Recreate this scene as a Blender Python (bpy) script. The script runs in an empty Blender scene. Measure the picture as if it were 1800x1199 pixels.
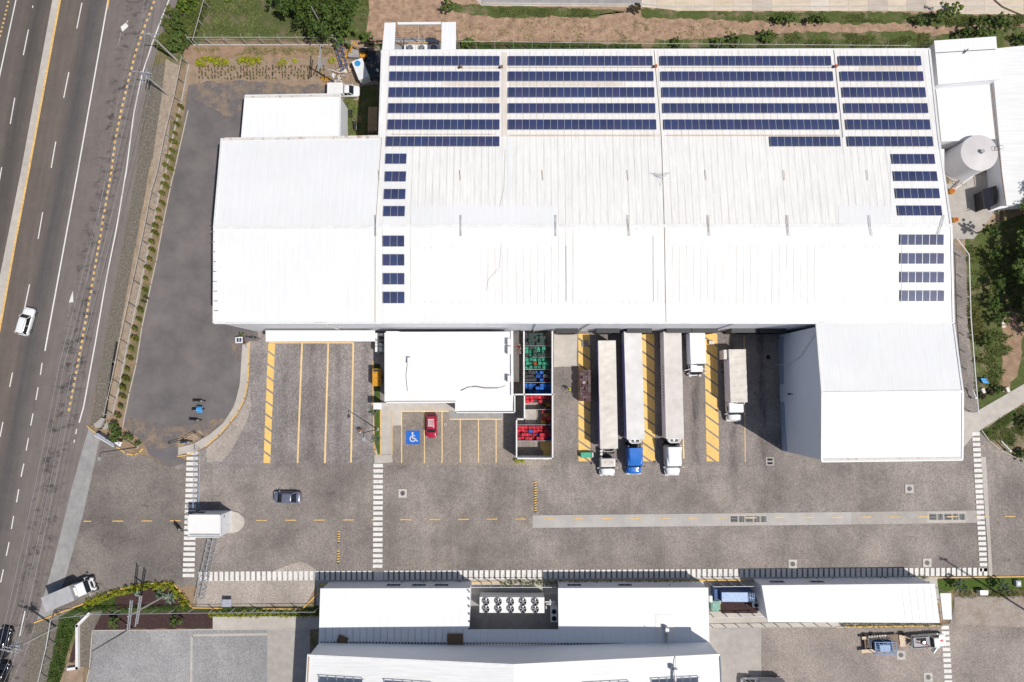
import bpy, bmesh, math, random
from mathutils import Vector, Matrix, Euler, noise
R = math.radians
random.seed(7)
S = bpy.context.scene
COL = S.collection
# ---------------------------------------------------------------- camera, sky, sun, exposure
W0, H0, FPX, CAMH = 1800.0, 1199.0, 1200.0, 107.0      # photo size, focal length in px, camera height in m
NAD = (920.0, 690.0)                                    # where the plumb line under the camera meets the picture
zc = -Vector((NAD[0]-W0/2, -(NAD[1]-H0/2), -FPX)).normalized()
xc = (Vector((1, 0, 0)) - zc*zc.x).normalized()
yc = zc.cross(xc)
RC = Matrix((xc, yc, zc))                               # camera -> world
cam_d = bpy.data.cameras.new("camera"); cam = bpy.data.objects.new("camera", cam_d); COL.objects.link(cam)
cam_d.sensor_width = 36; cam_d.lens = 36*FPX/W0; cam_d.clip_end = 3000; cam_d.clip_start = 1
cam.matrix_world = Matrix.Translation((0, 0, CAMH)) @ RC.to_4x4()
S.camera = cam
SUN_EL = 60.0; SUN_AZ = 122.2
wd = bpy.data.worlds.new("World"); S.world = wd; wd.use_nodes = True
nt = wd.node_tree; sky = nt.nodes.new('ShaderNodeTexSky'); sky.sky_type = 'NISHITA'; sky.sun_disc = False
sky.sun_elevation = R(SUN_EL); sky.sun_rotation = R(SUN_AZ); sky.air_density = 1.0; sky.dust_density = 1.5
bg = nt.nodes['Background']; bg.inputs[1].default_value = 0.072
nt.links.new(sky.outputs[0], bg.inputs[0])
sl = bpy.data.lights.new("sun", 'SUN'); sl.energy = 3.7; sl.angle = R(0.5); sl.color = (1, .965, .91)
sun = bpy.data.objects.new("sun", sl); COL.objects.link(sun)
sd = Vector((-math.sin(R(SUN_AZ))*math.cos(R(SUN_EL)), -math.cos(R(SUN_AZ))*math.cos(R(SUN_EL)), -math.sin(R(SUN_EL))))
sun.rotation_euler = sd.to_track_quat('-Z', 'Y').to_euler()
S.view_settings.view_transform = 'Standard'; S.view_settings.look = 'None'
S.view_settings.exposure = 0.10; S.view_settings.gamma = 1
S.render.resolution_x = 1024; S.render.resolution_y = 682

def P(px, py, z=0.0):
    """ground position (at height z) that the photo shows at pixel px, py"""
    v = RC @ Vector((px-W0/2, -(py-H0/2), -FPX))
    t = (CAMH-z)/-v.z
    return Vector((v.x*t, v.y*t, z))

# ---------------------------------------------------------------- materials
def lin(c): return tuple((x/255/12.92 if x/255 <= .04045 else ((x/255+.055)/1.055)**2.4) for x in c)
MATS = {}
class NB:
    def __init__(s, name):
        s.m = bpy.data.materials.new(name); s.m.use_nodes = True; s.t = s.m.node_tree
        s.b = s.t.nodes['Principled BSDF']; s.tc = s.t.nodes.new('ShaderNodeTexCoord')
    def n(s, ty, **k):
        x = s.t.nodes.new(ty)
        for a, v in k.items(): setattr(x, a, v)
        return x
    def l(s, a, b): s.t.links.new(a, b)
    def coord(s, scale=(1, 1, 1), rot=0.0):
        mp = s.n('ShaderNodeMapping'); mp.inputs['Scale'].default_value = scale; mp.inputs['Rotation'].default_value = (0, 0, rot)
        s.l(s.tc.outputs['Object'], mp.inputs[0]); return mp.outputs[0]
    def noise(s, scale, detail=5, rough=.6, vec=None, dist=0):
        x = s.n('ShaderNodeTexNoise'); x.inputs['Scale'].default_value = scale; x.inputs['Detail'].default_value = detail
        x.inputs['Roughness'].default_value = rough; x.inputs['Distortion'].default_value = dist
        s.l(vec or s.tc.outputs['Object'], x.inputs['Vector']); return x.outputs['Fac']
    def ramp(s, fac, stops, interp='LINEAR'):
        r = s.n('ShaderNodeValToRGB'); r.color_ramp.interpolation = interp
        e = r.color_ramp.elements
        while len(e) < len(stops): e.new(.5)
        for i, (p, c) in enumerate(stops):
            e[i].position = p; e[i].color = (c, c, c, 1) if not hasattr(c, '__len__') else (*c[:3], 1)
        s.l(fac, r.inputs[0]); return r.outputs[0]
    def mix(s, a, b, fac=1.0, mode='MULTIPLY'):
        x = s.n('ShaderNodeMix', data_type='RGBA', blend_type=mode)
        for sock, v in ((x.inputs[6], a), (x.inputs[7], b)):
            if hasattr(v, 'links') : s.l(v, sock)
            else: sock.default_value = (*v[:3], 1)
        if hasattr(fac, 'links'): s.l(fac, x.inputs[0])
        else: x.inputs[0].default_value = fac
        return x.outputs[2]
    def math(s, op, a, b=0.0, c=None):
        x = s.n('ShaderNodeMath', operation=op)
        for i, v in enumerate((a, b) + ((c,) if c is not None else ())):
            if hasattr(v, 'links'): s.l(v, x.inputs[i])
            else: x.inputs[i].default_value = v
        return x.outputs[0]
    def done(s, col, rough=.9, metal=0.0, bump=None, bstr=.3, bdist=.02, spec=None, coat=0):
        if hasattr(col, 'links'): s.l(col, s.b.inputs['Base Color'])
        else: s.b.inputs['Base Color'].default_value = (*col[:3], 1)
        s.b.inputs['Roughness'].default_value = rough; s.b.inputs['Metallic'].default_value = metal
        if spec is not None: s.b.inputs['Specular IOR Level'].default_value = spec
        if coat: s.b.inputs['Coat Weight'].default_value = coat; s.b.inputs['Coat Roughness'].default_value = .08
        if bump is not None:
            bn = s.n('ShaderNodeBump'); bn.inputs['Strength'].default_value = bstr; bn.inputs['Distance'].default_value = bdist
            s.l(bump, bn.inputs['Height']); s.l(bn.outputs[0], s.b.inputs['Normal'])
        MATS[s.m.name] = s.m; return s.m

def M(name, c1, c2=None, sc=1.0, big=.08, rough=.85, metal=0.0, coat=0, bump=0, lo=.35, hi=.65, vary=.18, spec=None):
    """general surface: colour c1..c2 mottled by noise, a wide slow variation and a fine grain"""
    b = NB(name)
    if c2 is None: c2 = tuple(x*.8 for x in c1)
    f = b.noise(sc, 6, .65)
    col = b.ramp(f, [(lo, c2), (hi, c1)])
    g = b.ramp(b.noise(big, 4, .6), [(.3, 1-vary), (.7, 1+vary*.3)])
    col = b.mix(col, g)
    return b.done(col, rough, metal, f if bump else None, .4, bump or .02, spec, coat)

def paver(name, ca, cb, stain=.5, cell=6.5, rot=0, lane=0, pale=.35, lanes=None, yr=None):
    b = NB(name); ca = (ca[0]*1.02, ca[1]*1.005, ca[2]*.995); cb = (cb[0]*.96, cb[1]*.945, cb[2]*.935)
    v = b.n('ShaderNodeTexVoronoi'); v.inputs['Scale'].default_value = cell; b.l(b.coord((1, 1, 1), rot), v.inputs['Vector'])
    cells = b.ramp(v.outputs['Distance'], [(.25, 1.1), (.62, .72)])
    tone = b.ramp(b.noise(.16, 7, .62), [(.34, cb), (.66, ca)])
    rnd = b.ramp(v.outputs['Color'], [(0.1, .84), (.9, 1.14)])
    col = b.mix(b.mix(tone, cells, .8), rnd)
    sp = b.ramp(b.noise(2.6, 5, .8), [(.34, .87), (.5, 1.0), (.68, 1.10)])
    col = b.mix(col, sp)
    big = b.ramp(b.noise(.045, 5, .65), [(.34, .76), (.66, 1.14)])
    col = b.mix(col, big)
    st = b.ramp(b.noise(.55, 7, .68, dist=.6), [(.60, 0.0), (.74, stain)])
    col = b.mix(col, (.045, .042, .042), st, 'MIX')
    pl = b.ramp(b.noise(.17, 8, .75, vec=b.coord((1, 1.6, 1), .7)), [(.60, 0.0), (.76, pale)])
    col = b.mix(col, (.42, .39, .365), pl, 'MIX')
    if lane:
        st = b.ramp(b.noise(1.0, 7, .7, vec=b.coord((.42, .05, 1))), [(.50, 0.0), (.70, lane)])
        col = b.mix(col, (.06, .056, .054), st, 'MIX')
    if lanes:                                                       # tyre and oil tracks where lorries stand
        sx = b.n('ShaderNodeSeparateXYZ'); b.l(b.tc.outputs['Object'], sx.inputs[0])
        x0 = P(400, 700).x; x1 = P(1400, 700).x; fx = b.math('DIVIDE', b.math('SUBTRACT', sx.outputs[0], x0), x1-x0); st = []
        for px, k in lanes: u = (px-400)/1000; st += [(u-.0095, 0.0), (u-.002, k), (u+.002, k), (u+.0095, 0.0)]
        k = b.ramp(fx, st)
        if yr:
            ya, yb = P(900, yr[0]).y, P(900, yr[1]).y; fy = b.math('DIVIDE', b.math('SUBTRACT', sx.outputs[1], yb), ya-yb)
            k = b.math('MULTIPLY', k, b.ramp(fy, [(0, 0.0), (1, 1.0)]))
        ns = b.ramp(b.noise(.55, 8, .75, vec=b.coord((1.5, .45, 1)), dist=.4), [(.40, 0.0), (.62, 1.0)])
        col = b.mix(col, (.055, .05, .05), b.math('MULTIPLY', k, ns), 'MIX')
    gr = b.ramp(b.noise(14, 3, .7), [(.3, .90), (.7, 1.08)])
    col = b.mix(col, gr)
    return b.done(col, .88, 0, v.outputs['Distance'], .25, .015, .25)

def roofmat(name, c, seam, seamc, pitch=.96, dirt=.12, blotch=(.62, .50, .36), axis='x', rib=.19):
    """trapezoidal steel sheet: fine ribs, lap seams with rusty dirt, washed-down dust"""
    b = NB(name)
    sx = b.n('ShaderNodeSeparateXYZ'); b.l(b.tc.outputs['Object'], sx.inputs[0])
    xs = sx.outputs[0 if axis == 'x' else 1]
    t = b.math('FRACT', b.math('DIVIDE', xs, pitch))
    d = b.math('ABSOLUTE', b.math('SUBTRACT', t, .5))
    line = b.math('GREATER_THAN', d, .5-.045/pitch)
    st = (1, .09, 1) if axis == 'x' else (.09, 1, 1)
    brk = b.ramp(b.noise(1.1, 5, .7, vec=b.coord(st)), [(.40, 0.05), (.58, 1.0)])
    lf = b.math('MULTIPLY', b.math('MULTIPLY', line, brk), seam)
    wide = b.math('MULTIPLY', b.ramp(d, [(.38, 0.0), (.5, 1.0)]), seam*.22)
    streak = b.ramp(b.noise(1.7, 6, .75, vec=b.coord((2.2, .12, 1) if axis == 'x' else (.12, 2.2, 1))), [(.42, 1.0), (.66, 1-dirt)])
    col = b.mix(c, streak)
    sh = b.ramp(b.noise(.13, 4, .6), [(.35, .955), (.65, 1.0)])
    col = b.mix(col, sh)
    col = b.mix(col, blotch, b.ramp(b.noise(.5, 7, .75), [(.62, 0.0), (.8, dirt*2.2)]), 'MIX')
    col = b.mix(col, seamc, wide, 'MIX')
    col = b.mix(col, seamc, lf, 'MIX')
    w = b.math('FRACT', b.math('DIVIDE', xs, rib))
    w = b.math('ABSOLUTE', b.math('SUBTRACT', w, .5))
    rb = b.ramp(w, [(.28, 1.0), (.40, .972)])
    col = b.mix(col, rb)
    return b.done(col, .55, 0, w, .12, .03, .3)

def solarmat():
    b = NB('solar_glass')
    sx = b.n('ShaderNodeSeparateXYZ'); b.l(b.tc.outputs['Object'], sx.inputs[0])
    m = None
    for o, p in ((0, .156), (1, .156)):
        t = b.math('FRACT', b.math('DIVIDE', sx.outputs[o], p))
        d = b.math('GREATER_THAN', b.math('ABSOLUTE', b.math('SUBTRACT', t, .5)), .46)
        m = d if m is None else b.math('MAXIMUM', m, d)
    oi = b.n('ShaderNodeObjectInfo')
    base = b.ramp(oi.outputs['Random'], [(0, (.016, .026, .082)), (.35, (.026, .034, .100)), (.7, (.022, .040, .122)), (1, (.038, .034, .105))])
    base = b.mix(base, (.12, .14, .24), m, 'MIX')
    dust = b.ramp(b.noise(.5, 6, .7), [(.4, 0.0), (.8, .12)])
    base = b.mix(base, (.25, .24, .24), dust, 'MIX')
    return b.done(base, .30, 0, spec=.35)

def roadmat():
    b = NB('highway_asphalt')
    a = P(137, 300); c = P(82, 600)
    ang = math.atan2((c-a).y, (c-a).x)
    mp = b.n('ShaderNodeMapping', vector_type='TEXTURE'); mp.inputs['Location'].default_value = (a.x, a.y, 0)
    mp.inputs['Rotation'].default_value = (0, 0, ang); b.l(b.tc.outputs['Object'], mp.inputs[0])
    sx = b.n('ShaderNodeSeparateXYZ'); b.l(mp.outputs[0], sx.inputs[0])
    across = sx.outputs[1]                                          # metres from the solid white line, + to the east
    f = b.math('ADD', b.math('MULTIPLY', across, 1/40.0), .5)
    def at(m, v): return (m/40+.5, v)
    G = lambda k: tuple(x*k for x in (.118, .108, .104))
    tone = b.ramp(f, [at(-16, (0.113, 0.102, 0.097)), at(-13.5, (0.128, 0.113, 0.104)), at(-11.6, (0.079, 0.074, 0.073)), at(-9.5, (0.123, 0.109, 0.100)),
                      at(-6.3, (0.134, 0.115, 0.104)), at(-4.6, (0.143, 0.124, 0.113)), at(-2.6, (0.090, 0.087, 0.091)), at(-1.4, (0.113, 0.106, 0.106)), at(.5, (0.160, 0.146, 0.141)),
                      at(4, (0.173, 0.156, 0.151)), at(8, (0.182, 0.166, 0.161)), at(12, (0.192, 0.175, 0.170))])
    mp2 = b.n('ShaderNodeMapping'); mp2.inputs['Scale'].default_value = (.05, .9, 1); b.l(mp.outputs[0], mp2.inputs[0])
    st = b.ramp(b.noise(1.3, 6, .7, vec=mp2.outputs[0]), [(.35, .90), (.65, 1.08)])
    col = b.mix(tone, st)
    col = b.mix(col, b.ramp(b.noise(.35, 8, .75), [(.35, .9), (.65, 1.08)]))
    col = b.mix(col, b.ramp(b.noise(11, 3, .7), [(.3, .84), (.7, 1.16)]))
    col = b.mix(col, (1.03, .965, .915))
    # oil spills along the slow lane
    lane = b.ramp(f, [at(1.8, 0.0), at(3.4, 1.0), at(6.2, 1.0), at(7.8, 0.0)])
    oil = b.ramp(b.noise(.62, 8, .74, vec=b.coord((.75, 1.25, 1)), dist=.5), [(.505, 0.0), (.625, .75)])
    col = b.mix(col, (.03, .028, .03), b.math('MULTIPLY', lane, oil), 'MIX')
    return b.done(col, .86, 0, b.noise(30, 2), .2, .01, .3)

def foliage(name, a, c, sc=1.2):
    b = NB(name)
    col = b.ramp(b.noise(sc, 5, .7), [(.35, c), (.65, a)])
    oi = b.n('ShaderNodeObjectInfo'); col = b.mix(col, b.ramp(oi.outputs['Random'], [(0, .8), (1, 1.15)]))
    m = b.done(col, .6, spec=.3)
    return m

def grassmat(name, g1, g2, dirt, amt=.5, sc=.5):
    b = NB(name)
    g = b.ramp(b.noise(1.6, 7, .8), [(.36, g2), (.64, g1)])
    d = b.ramp(b.noise(2.5, 5, .7), [(.3, tuple(x*.75 for x in dirt)), (.7, dirt)])
    k = b.ramp(b.noise(sc, 8, .72), [(amt-.07, 1.0), (amt+.09, 0.0)])
    col = b.mix(g, d, k, 'MIX')
    col = b.mix(col, b.ramp(b.noise(9, 3, .8), [(.3, .72), (.7, 1.25)]))
    return b.done(col, .95, 0, b.noise(6, 5, .8), .6, .08, .1)

W = (.80, .80, .80)
roofmat('roof_clean', (.785, .785, .783), .20, (.62, .60, .58), dirt=.05)
roofmat('roof_cream', (.835, .815, .785), .62, (.42, .38, .36), dirt=.14, pitch=.965)
roofmat('roof_dusty', (.76, .69, .62), .5, (.44, .38, .33), dirt=.2, pitch=.965)
roofmat('roof_cream_faint', (.84, .828, .81), .16, (.5, .46, .42), dirt=.10, pitch=.965)
roofmat('roof_south', (.84, .845, .855), .10, (.35, .36, .40), dirt=.06, pitch=1.05)
roofmat('roof_east', (.78, .78, .77), .15, (.5, .48, .46), dirt=.12, axis='y', pitch=1.0)
M('roof_membrane', (.775, .765, .745), (.76, .745, .72), .7, .2, .6, vary=.06)
M('white_wall', (.80, .81, .84), (.76, .77, .81), .6, .1, .6, vary=.06)
M('white_paint', (.80, .80, .79), (.72, .70, .68), 3, .4, .55, vary=.06)
M('white_trim', (.78, .78, .78), (.70, .68, .66), 2, .3, .5, vary=.08)
M('rusty_gutter', (.66, .62, .58), (.40, .24, .15), 1.4, .3, .7, lo=.34, hi=.46)
M('blue_band', (.34, .42, .55), (.30, .38, .50), 1, .1, .6, vary=.08)
M('dark_gap', (.02, .02, .022), (.015, .015, .015), 2, .3, .9)
M('grey_metal', (.42, .43, .45), (.33, .34, .36), 2, .3, .45, .3)
M('galvanised', (.55, .56, .58), (.42, .43, .46), 3, .5, .4, .4)
M('dark_metal', (.035, .036, .04), (.02, .02, .022), 3, .5, .5)
M('rust_steel', (.34, .20, .12), (.20, .12, .08), 3, .5, .8)
M('pole_concrete', (.52, .48, .44), (.42, .39, .36), 3, .5, .85)
M('wire_grey', (.36, .36, .38), (.28, .28, .30), 1, .3, .4, .2)
M('rubber', (.018, .018, .019), (.012, .012, .012), 6, 1, .8)
M('rim_metal', (.45, .45, .47), (.3, .3, .32), 6, 1, .35, .6)
M('car_white', (.80, .80, .80), (.76, .76, .76), 2, .5, .3, coat=.6, vary=.04)
M('car_red', (.42, .010, .045), (.36, .008, .035), 2, .5, .25, coat=.8, vary=.06)
M('car_silver', (.21, .225, .30), (.17, .18, .24), 2, .5, .26, .35, coat=.6, vary=.06)
M('car_black', (.012, .013, .018), (.008, .008, .01), 2, .5, .2, coat=.9)
M('truck_blue', (.02, .17, .58), (.015, .13, .48), 1.5, .5, .28, coat=.6, vary=.08)
M('glass_dark', (.012, .016, .022), (.008, .010, .014), 2, .5, .08, spec=.6)
M('lamp_lens', (.75, .76, .78), (.6, .6, .62), 5, 1, .12)
M('tail_lens', (.42, .01, .01), (.3, .01, .01), 5, 1, .2)
M('cover_square', (.60, .55, .50), (.50, .455, .41), 2, .5, .9)
M('iron_cover', (.10, .095, .10), (.06, .058, .06), 5, 1, .6)
M('trailer_roof', (.63, .58, .54), (.53, .49, .455), .9, .25, .6, vary=.12, lo=.3, hi=.6)
M('trailer_roof_white', (.68, .66, .64), (.59, .57, .55), .8, .25, .55, vary=.10)
M('trailer_side', (.80, .78, .86), (.72, .70, .78), .8, .2, .45, vary=.08)
M('trailer_side_blue', (.06, .07, .30), (.05, .055, .22), 1.2, .3, .45)
M('tarp_cream', (.71, .655, .59), (.60, .55, .495), 1.1, .3, .8, vary=.08)
M('tarp_grey', (.43, .42, .43), (.36, .355, .36), 1.0, .3, .8, vary=.12)
M('cab_cream', (.68, .62, .55), (.6, .54, .48), 2, .5, .4)
M('yellow_paint', (.80, .52, .16), (.68, .45, .17), 2.6, .3, .75, lo=.33, hi=.5, vary=.12)
M('line_yellow', (.80, .56, .27), (.64, .45, .24), 3.2, .3, .75, lo=.33, hi=.5, vary=.12)
M('line_orange', (.80, .50, .16), (.50, .34, .16), 3.0, .4, .75, lo=.35, hi=.52)
M('line_white', (.74, .71, .67), (.48, .45, .42), 3.4, .3, .75, lo=.30, hi=.45, vary=.12)
M('line_worn', (.34, .32, .305), (.17, .16, .155), 2.2, .3, .8, lo=.38, hi=.6)
M('kerb_yellow', (.74, .46, .14), (.60, .38, .13), 2.4, .3, .75, lo=.33, hi=.5)
M('sign_blue', (.0, .13, .56), (.0, .11, .48), 3, .4, .7, vary=.06)
M('concrete_strip', (.47, .44, .415), (.40, .375, .355), .5, .12, .9, vary=.12)
M('tank_lid', (.60, .565, .56), (.56, .52, .515), .6, .2, .6, vary=.05)
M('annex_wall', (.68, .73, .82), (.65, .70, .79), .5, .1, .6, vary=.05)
M('concrete', (.44, .40, .36), (.36, .33, .30), 1.0, .12, .9, vary=.16)
M('concrete_pale', (.52, .475, .42), (.44, .40, .355), .9, .12, .9, vary=.15)
M('concrete_grey', (.36, .345, .335), (.28, .27, .265), .9, .15, .9, vary=.18)
paver('paver_lot', (.375, .37, .372), (.325, .32, .322), stain=.10, cell=7, pale=.35)
M('concrete_lot', (.34, .33, .335), (.27, .265, .27), .7, .1, .9, vary=.14)
M('stone_kerb', (.36, .32, .28), (.24, .21, .19), 2.4, .3, .95)
b = NB('canal_slabs')
sx = b.n('ShaderNodeSeparateXYZ'); b.l(b.tc.outputs['Object'], sx.inputs[0])
ff = b.math('FRACT', b.math('DIVIDE', sx.outputs[0], 3.1)); fl = b.math('FLOOR', b.math('DIVIDE', sx.outputs[0], 3.1))
wn = b.n('ShaderNodeTexWhiteNoise', noise_dimensions='1D'); b.l(fl, wn.inputs['W'])
cc = b.ramp(wn.outputs['Value'], [(0, (.50, .43, .36)), (.4, (.62, .52, .42)), (.75, (.60, .50, .36)), (1, (.66, .58, .50))])
cc = b.mix(cc, b.ramp(b.noise(.7, 7, .75, vec=b.coord((.5, 1.5, 1))), [(.35, .82), (.65, 1.08)]))
b.done(b.mix(cc, (.3, .25, .2), b.math('MULTIPLY', b.math('LESS_THAN', ff, .02), .7), 'MIX'), .9)
roadmat(); solarmat()
paver('paver_yard', (.36, .315, .285), (.235, .207, .19), stain=.45, lane=.22, lanes=[(1068, .3), (1115, .3), (1183, .4), (1224, .8), (1288, .75), (1340, .6)], yr=(815, 880))
paver('paver_dock', (.31, .272, .25), (.23, .203, .188), stain=.5, lane=.3, pale=.15, lanes=[(990, .25), (1068, .35), (1115, .35), (1183, .4), (1224, .85), (1288, .8), (1340, .85)])
paver('paver_park', (.37, .318, .272), (.285, .245, .212), stain=.35, pale=.2)
paver('paver_cobble', (.36, .325, .312), (.255, .232, .222), stain=.35, cell=4.2, lane=.10, lanes=[(500, .4), (551, .5), (597, .5), (643, .45)])
paver('paver_gate', (.285, .25, .225), (.185, .163, .15), stain=.6, pale=.18)
paver('paver_pale', (.50, .44, .39), (.40, .35, .31), stain=.3, pale=.5)
paver('paver_south', (.38, .33, .295), (.30, .26, .235), stain=.3, pale=.2)
M('lot_asphalt', (.182, .160, .154), (.128, .114, .114), .28, .06, .92, vary=.22, lo=.32, hi=.62)
M('lot_patch', (.155, .142, .145), (.125, .115, .12), .4, .1, .92)
def dirtmat(name, a, c, d, sc=.6):
    b = NB(name)
    col = b.ramp(b.noise(sc, 9, .75, dist=.4), [(.3, d), (.48, c), (.66, a)])
    col = b.mix(col, b.ramp(b.noise(7, 4, .8), [(.3, .78), (.7, 1.18)]))
    b.done(col, .96, 0, b.noise(2.5, 8, .8), .7, .12, .1)
dirtmat('red_soil', (.48, .33, .23), (.34, .225, .155), (.17, .12, .088), .9)
dirtmat('bare_dirt', (.40, .27, .18), (.30, .20, .135), (.20, .14, .10))
dirtmat('dry_dirt', (.44, .32, .22), (.33, .25, .175), (.24, .185, .13))
dirtmat('dirt_plot', (.38, .28, .20), (.30, .22, .155), (.22, .165, .115), .9)
dirtmat('sand_edge', (.42, .34, .26), (.34, .27, .21), (.22, .18, .14), 1.2)
dirtmat('cobble_verge', (.25, .22, .18), (.16, .14, .115), (.09, .08, .068), 3.2)
dirtmat('mulch', (.085, .052, .048), (.060, .036, .034), (.035, .022, .022), 3)
grassmat('lawn_dry', (.105, .125, .045), (.06, .085, .028), (.20, .155, .10), .43, .4)
grassmat('lawn_green', (.095, .135, .03), (.05, .085, .018), (.16, .13, .07), .33, .6)
grassmat('turf_dark', (.06, .095, .02), (.025, .045, .012), (.13, .095, .06), .40, .45)
grassmat('verge_mix', (.10, .12, .045), (.05, .075, .025), (.34, .25, .17), .50, .35)
grassmat('gravel_pale', (.40, .345, .30), (.33, .28, .245), (.34, .27, .22), .45, .5)
grassmat('verge_green', (.115, .135, .045), (.06, .085, .025), (.30, .22, .15), .40, .3)
grassmat('dusty_lot', (.18, .158, .152), (.13, .116, .115), (.30, .225, .165), .47, .5)
grassmat('earth_ground', (.12, .13, .05), (.07, .09, .03), (.34, .24, .16), .52, .12)
foliage('leaf_mid', (.115, .165, .030), (.045, .085, .015))
foliage('leaf_lime', (.30, .31, .015), (.15, .17, .012), 2)
foliage('leaf_dark', (.080, .125, .018), (.032, .060, .010))
foliage('leaf_bright', (.17, .24, .018), (.08, .13, .012))
foliage('leaf_yellow', (.42, .42, .012), (.28, .30, .012), 3)
foliage('leaf_olive', (.15, .155, .012), (.08, .09, .010), 2)
foliage('leaf_grey', (.12, .17, .09), (.06, .09, .045))
foliage('leaf_pale', (.30, .38, .30), (.18, .25, .18))
foliage('leaf_agave', (.17, .21, .16), (.09, .12, .09))
foliage('leaf_brown', (.10, .08, .035), (.05, .04, .02), 3)
foliage('grass_blade', (.17, .185, .055), (.075, .105, .028), .5)
foliage('grass_dry', (.30, .27, .10), (.16, .17, .05), .8)
M('bark', (.16, .12, .09), (.09, .07, .05), 6, 1, .9)
for n_, c_ in (('crate_dark_green', (.015, .14, .10)), ('crate_green', (.05, .40, .24)), ('crate_orange', (.62, .12, .03)), ('crate_blue', (.015, .18, .68)),
               ('crate_red', (.80, .03, .07)), ('crate_maroon', (.26, .06, .07)), ('crate_brown', (.36, .23, .215)), ('crate_white', (.72, .70, .68)),
               ('crate_grey', (.10, .10, .12)), ('crate_yellow', (.72, .42, .02)), ('bin_green', (.03, .26, .15)), ('machine_orange', (.72, .33, .015)),
               ('machine_blue', (.03, .09, .24)), ('genset_roof', (.42, .56, .82)), ('genset_blue', (.02, .07, .22)), ('box_green', (.20, .40, .32)),
               ('skin', (.30, .17, .10)), ('vest_yellow', (.62, .68, .05)), ('vest_orange', (.80, .30, .08)), ('trousers', (.03, .035, .06)), ('hair', (.015, .012, .010)),
               ('tarp_sky', (.06, .36, .72)), ('lid_blue', (.02, .34, .72)), ('wood', (.46, .30, .15)), ('wood_pale', (.66, .50, .34)), ('wood_brown', (.17, .10, .05)),
               ('steel_blue_pale', (.30, .42, .62)), ('sign_grey', (.42, .43, .50)), ('print_dark', (.05, .05, .09)), ('copper_tan', (.52, .40, .30))):
    M(n_, c_, tuple(x*.72 for x in c_), 3, .6, .6, vary=.12)

for n_ in [k for k in MATS if k.startswith('crate_')]:              # every crate a little faded or dirty in its own way
    m_ = MATS[n_]; t_ = m_.node_tree; pb = t_.nodes['Principled BSDF']; src = pb.inputs['Base Color'].links[0].from_socket
    oi = t_.nodes.new('ShaderNodeObjectInfo'); rp = t_.nodes.new('ShaderNodeValToRGB'); rp.color_ramp.elements[0].color = (.55, .55, .58, 1); rp.color_ramp.elements[1].color = (1.25, 1.2, 1.2, 1)
    mx = t_.nodes.new('ShaderNodeMix'); mx.data_type = 'RGBA'; mx.blend_type = 'MULTIPLY'; mx.inputs[0].default_value = 1
    t_.links.new(oi.outputs['Random'], rp.inputs[0]); t_.links.new(src, mx.inputs[6]); t_.links.new(rp.outputs[0], mx.inputs[7]); t_.links.new(mx.outputs[2], pb.inputs['Base Color'])
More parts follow.
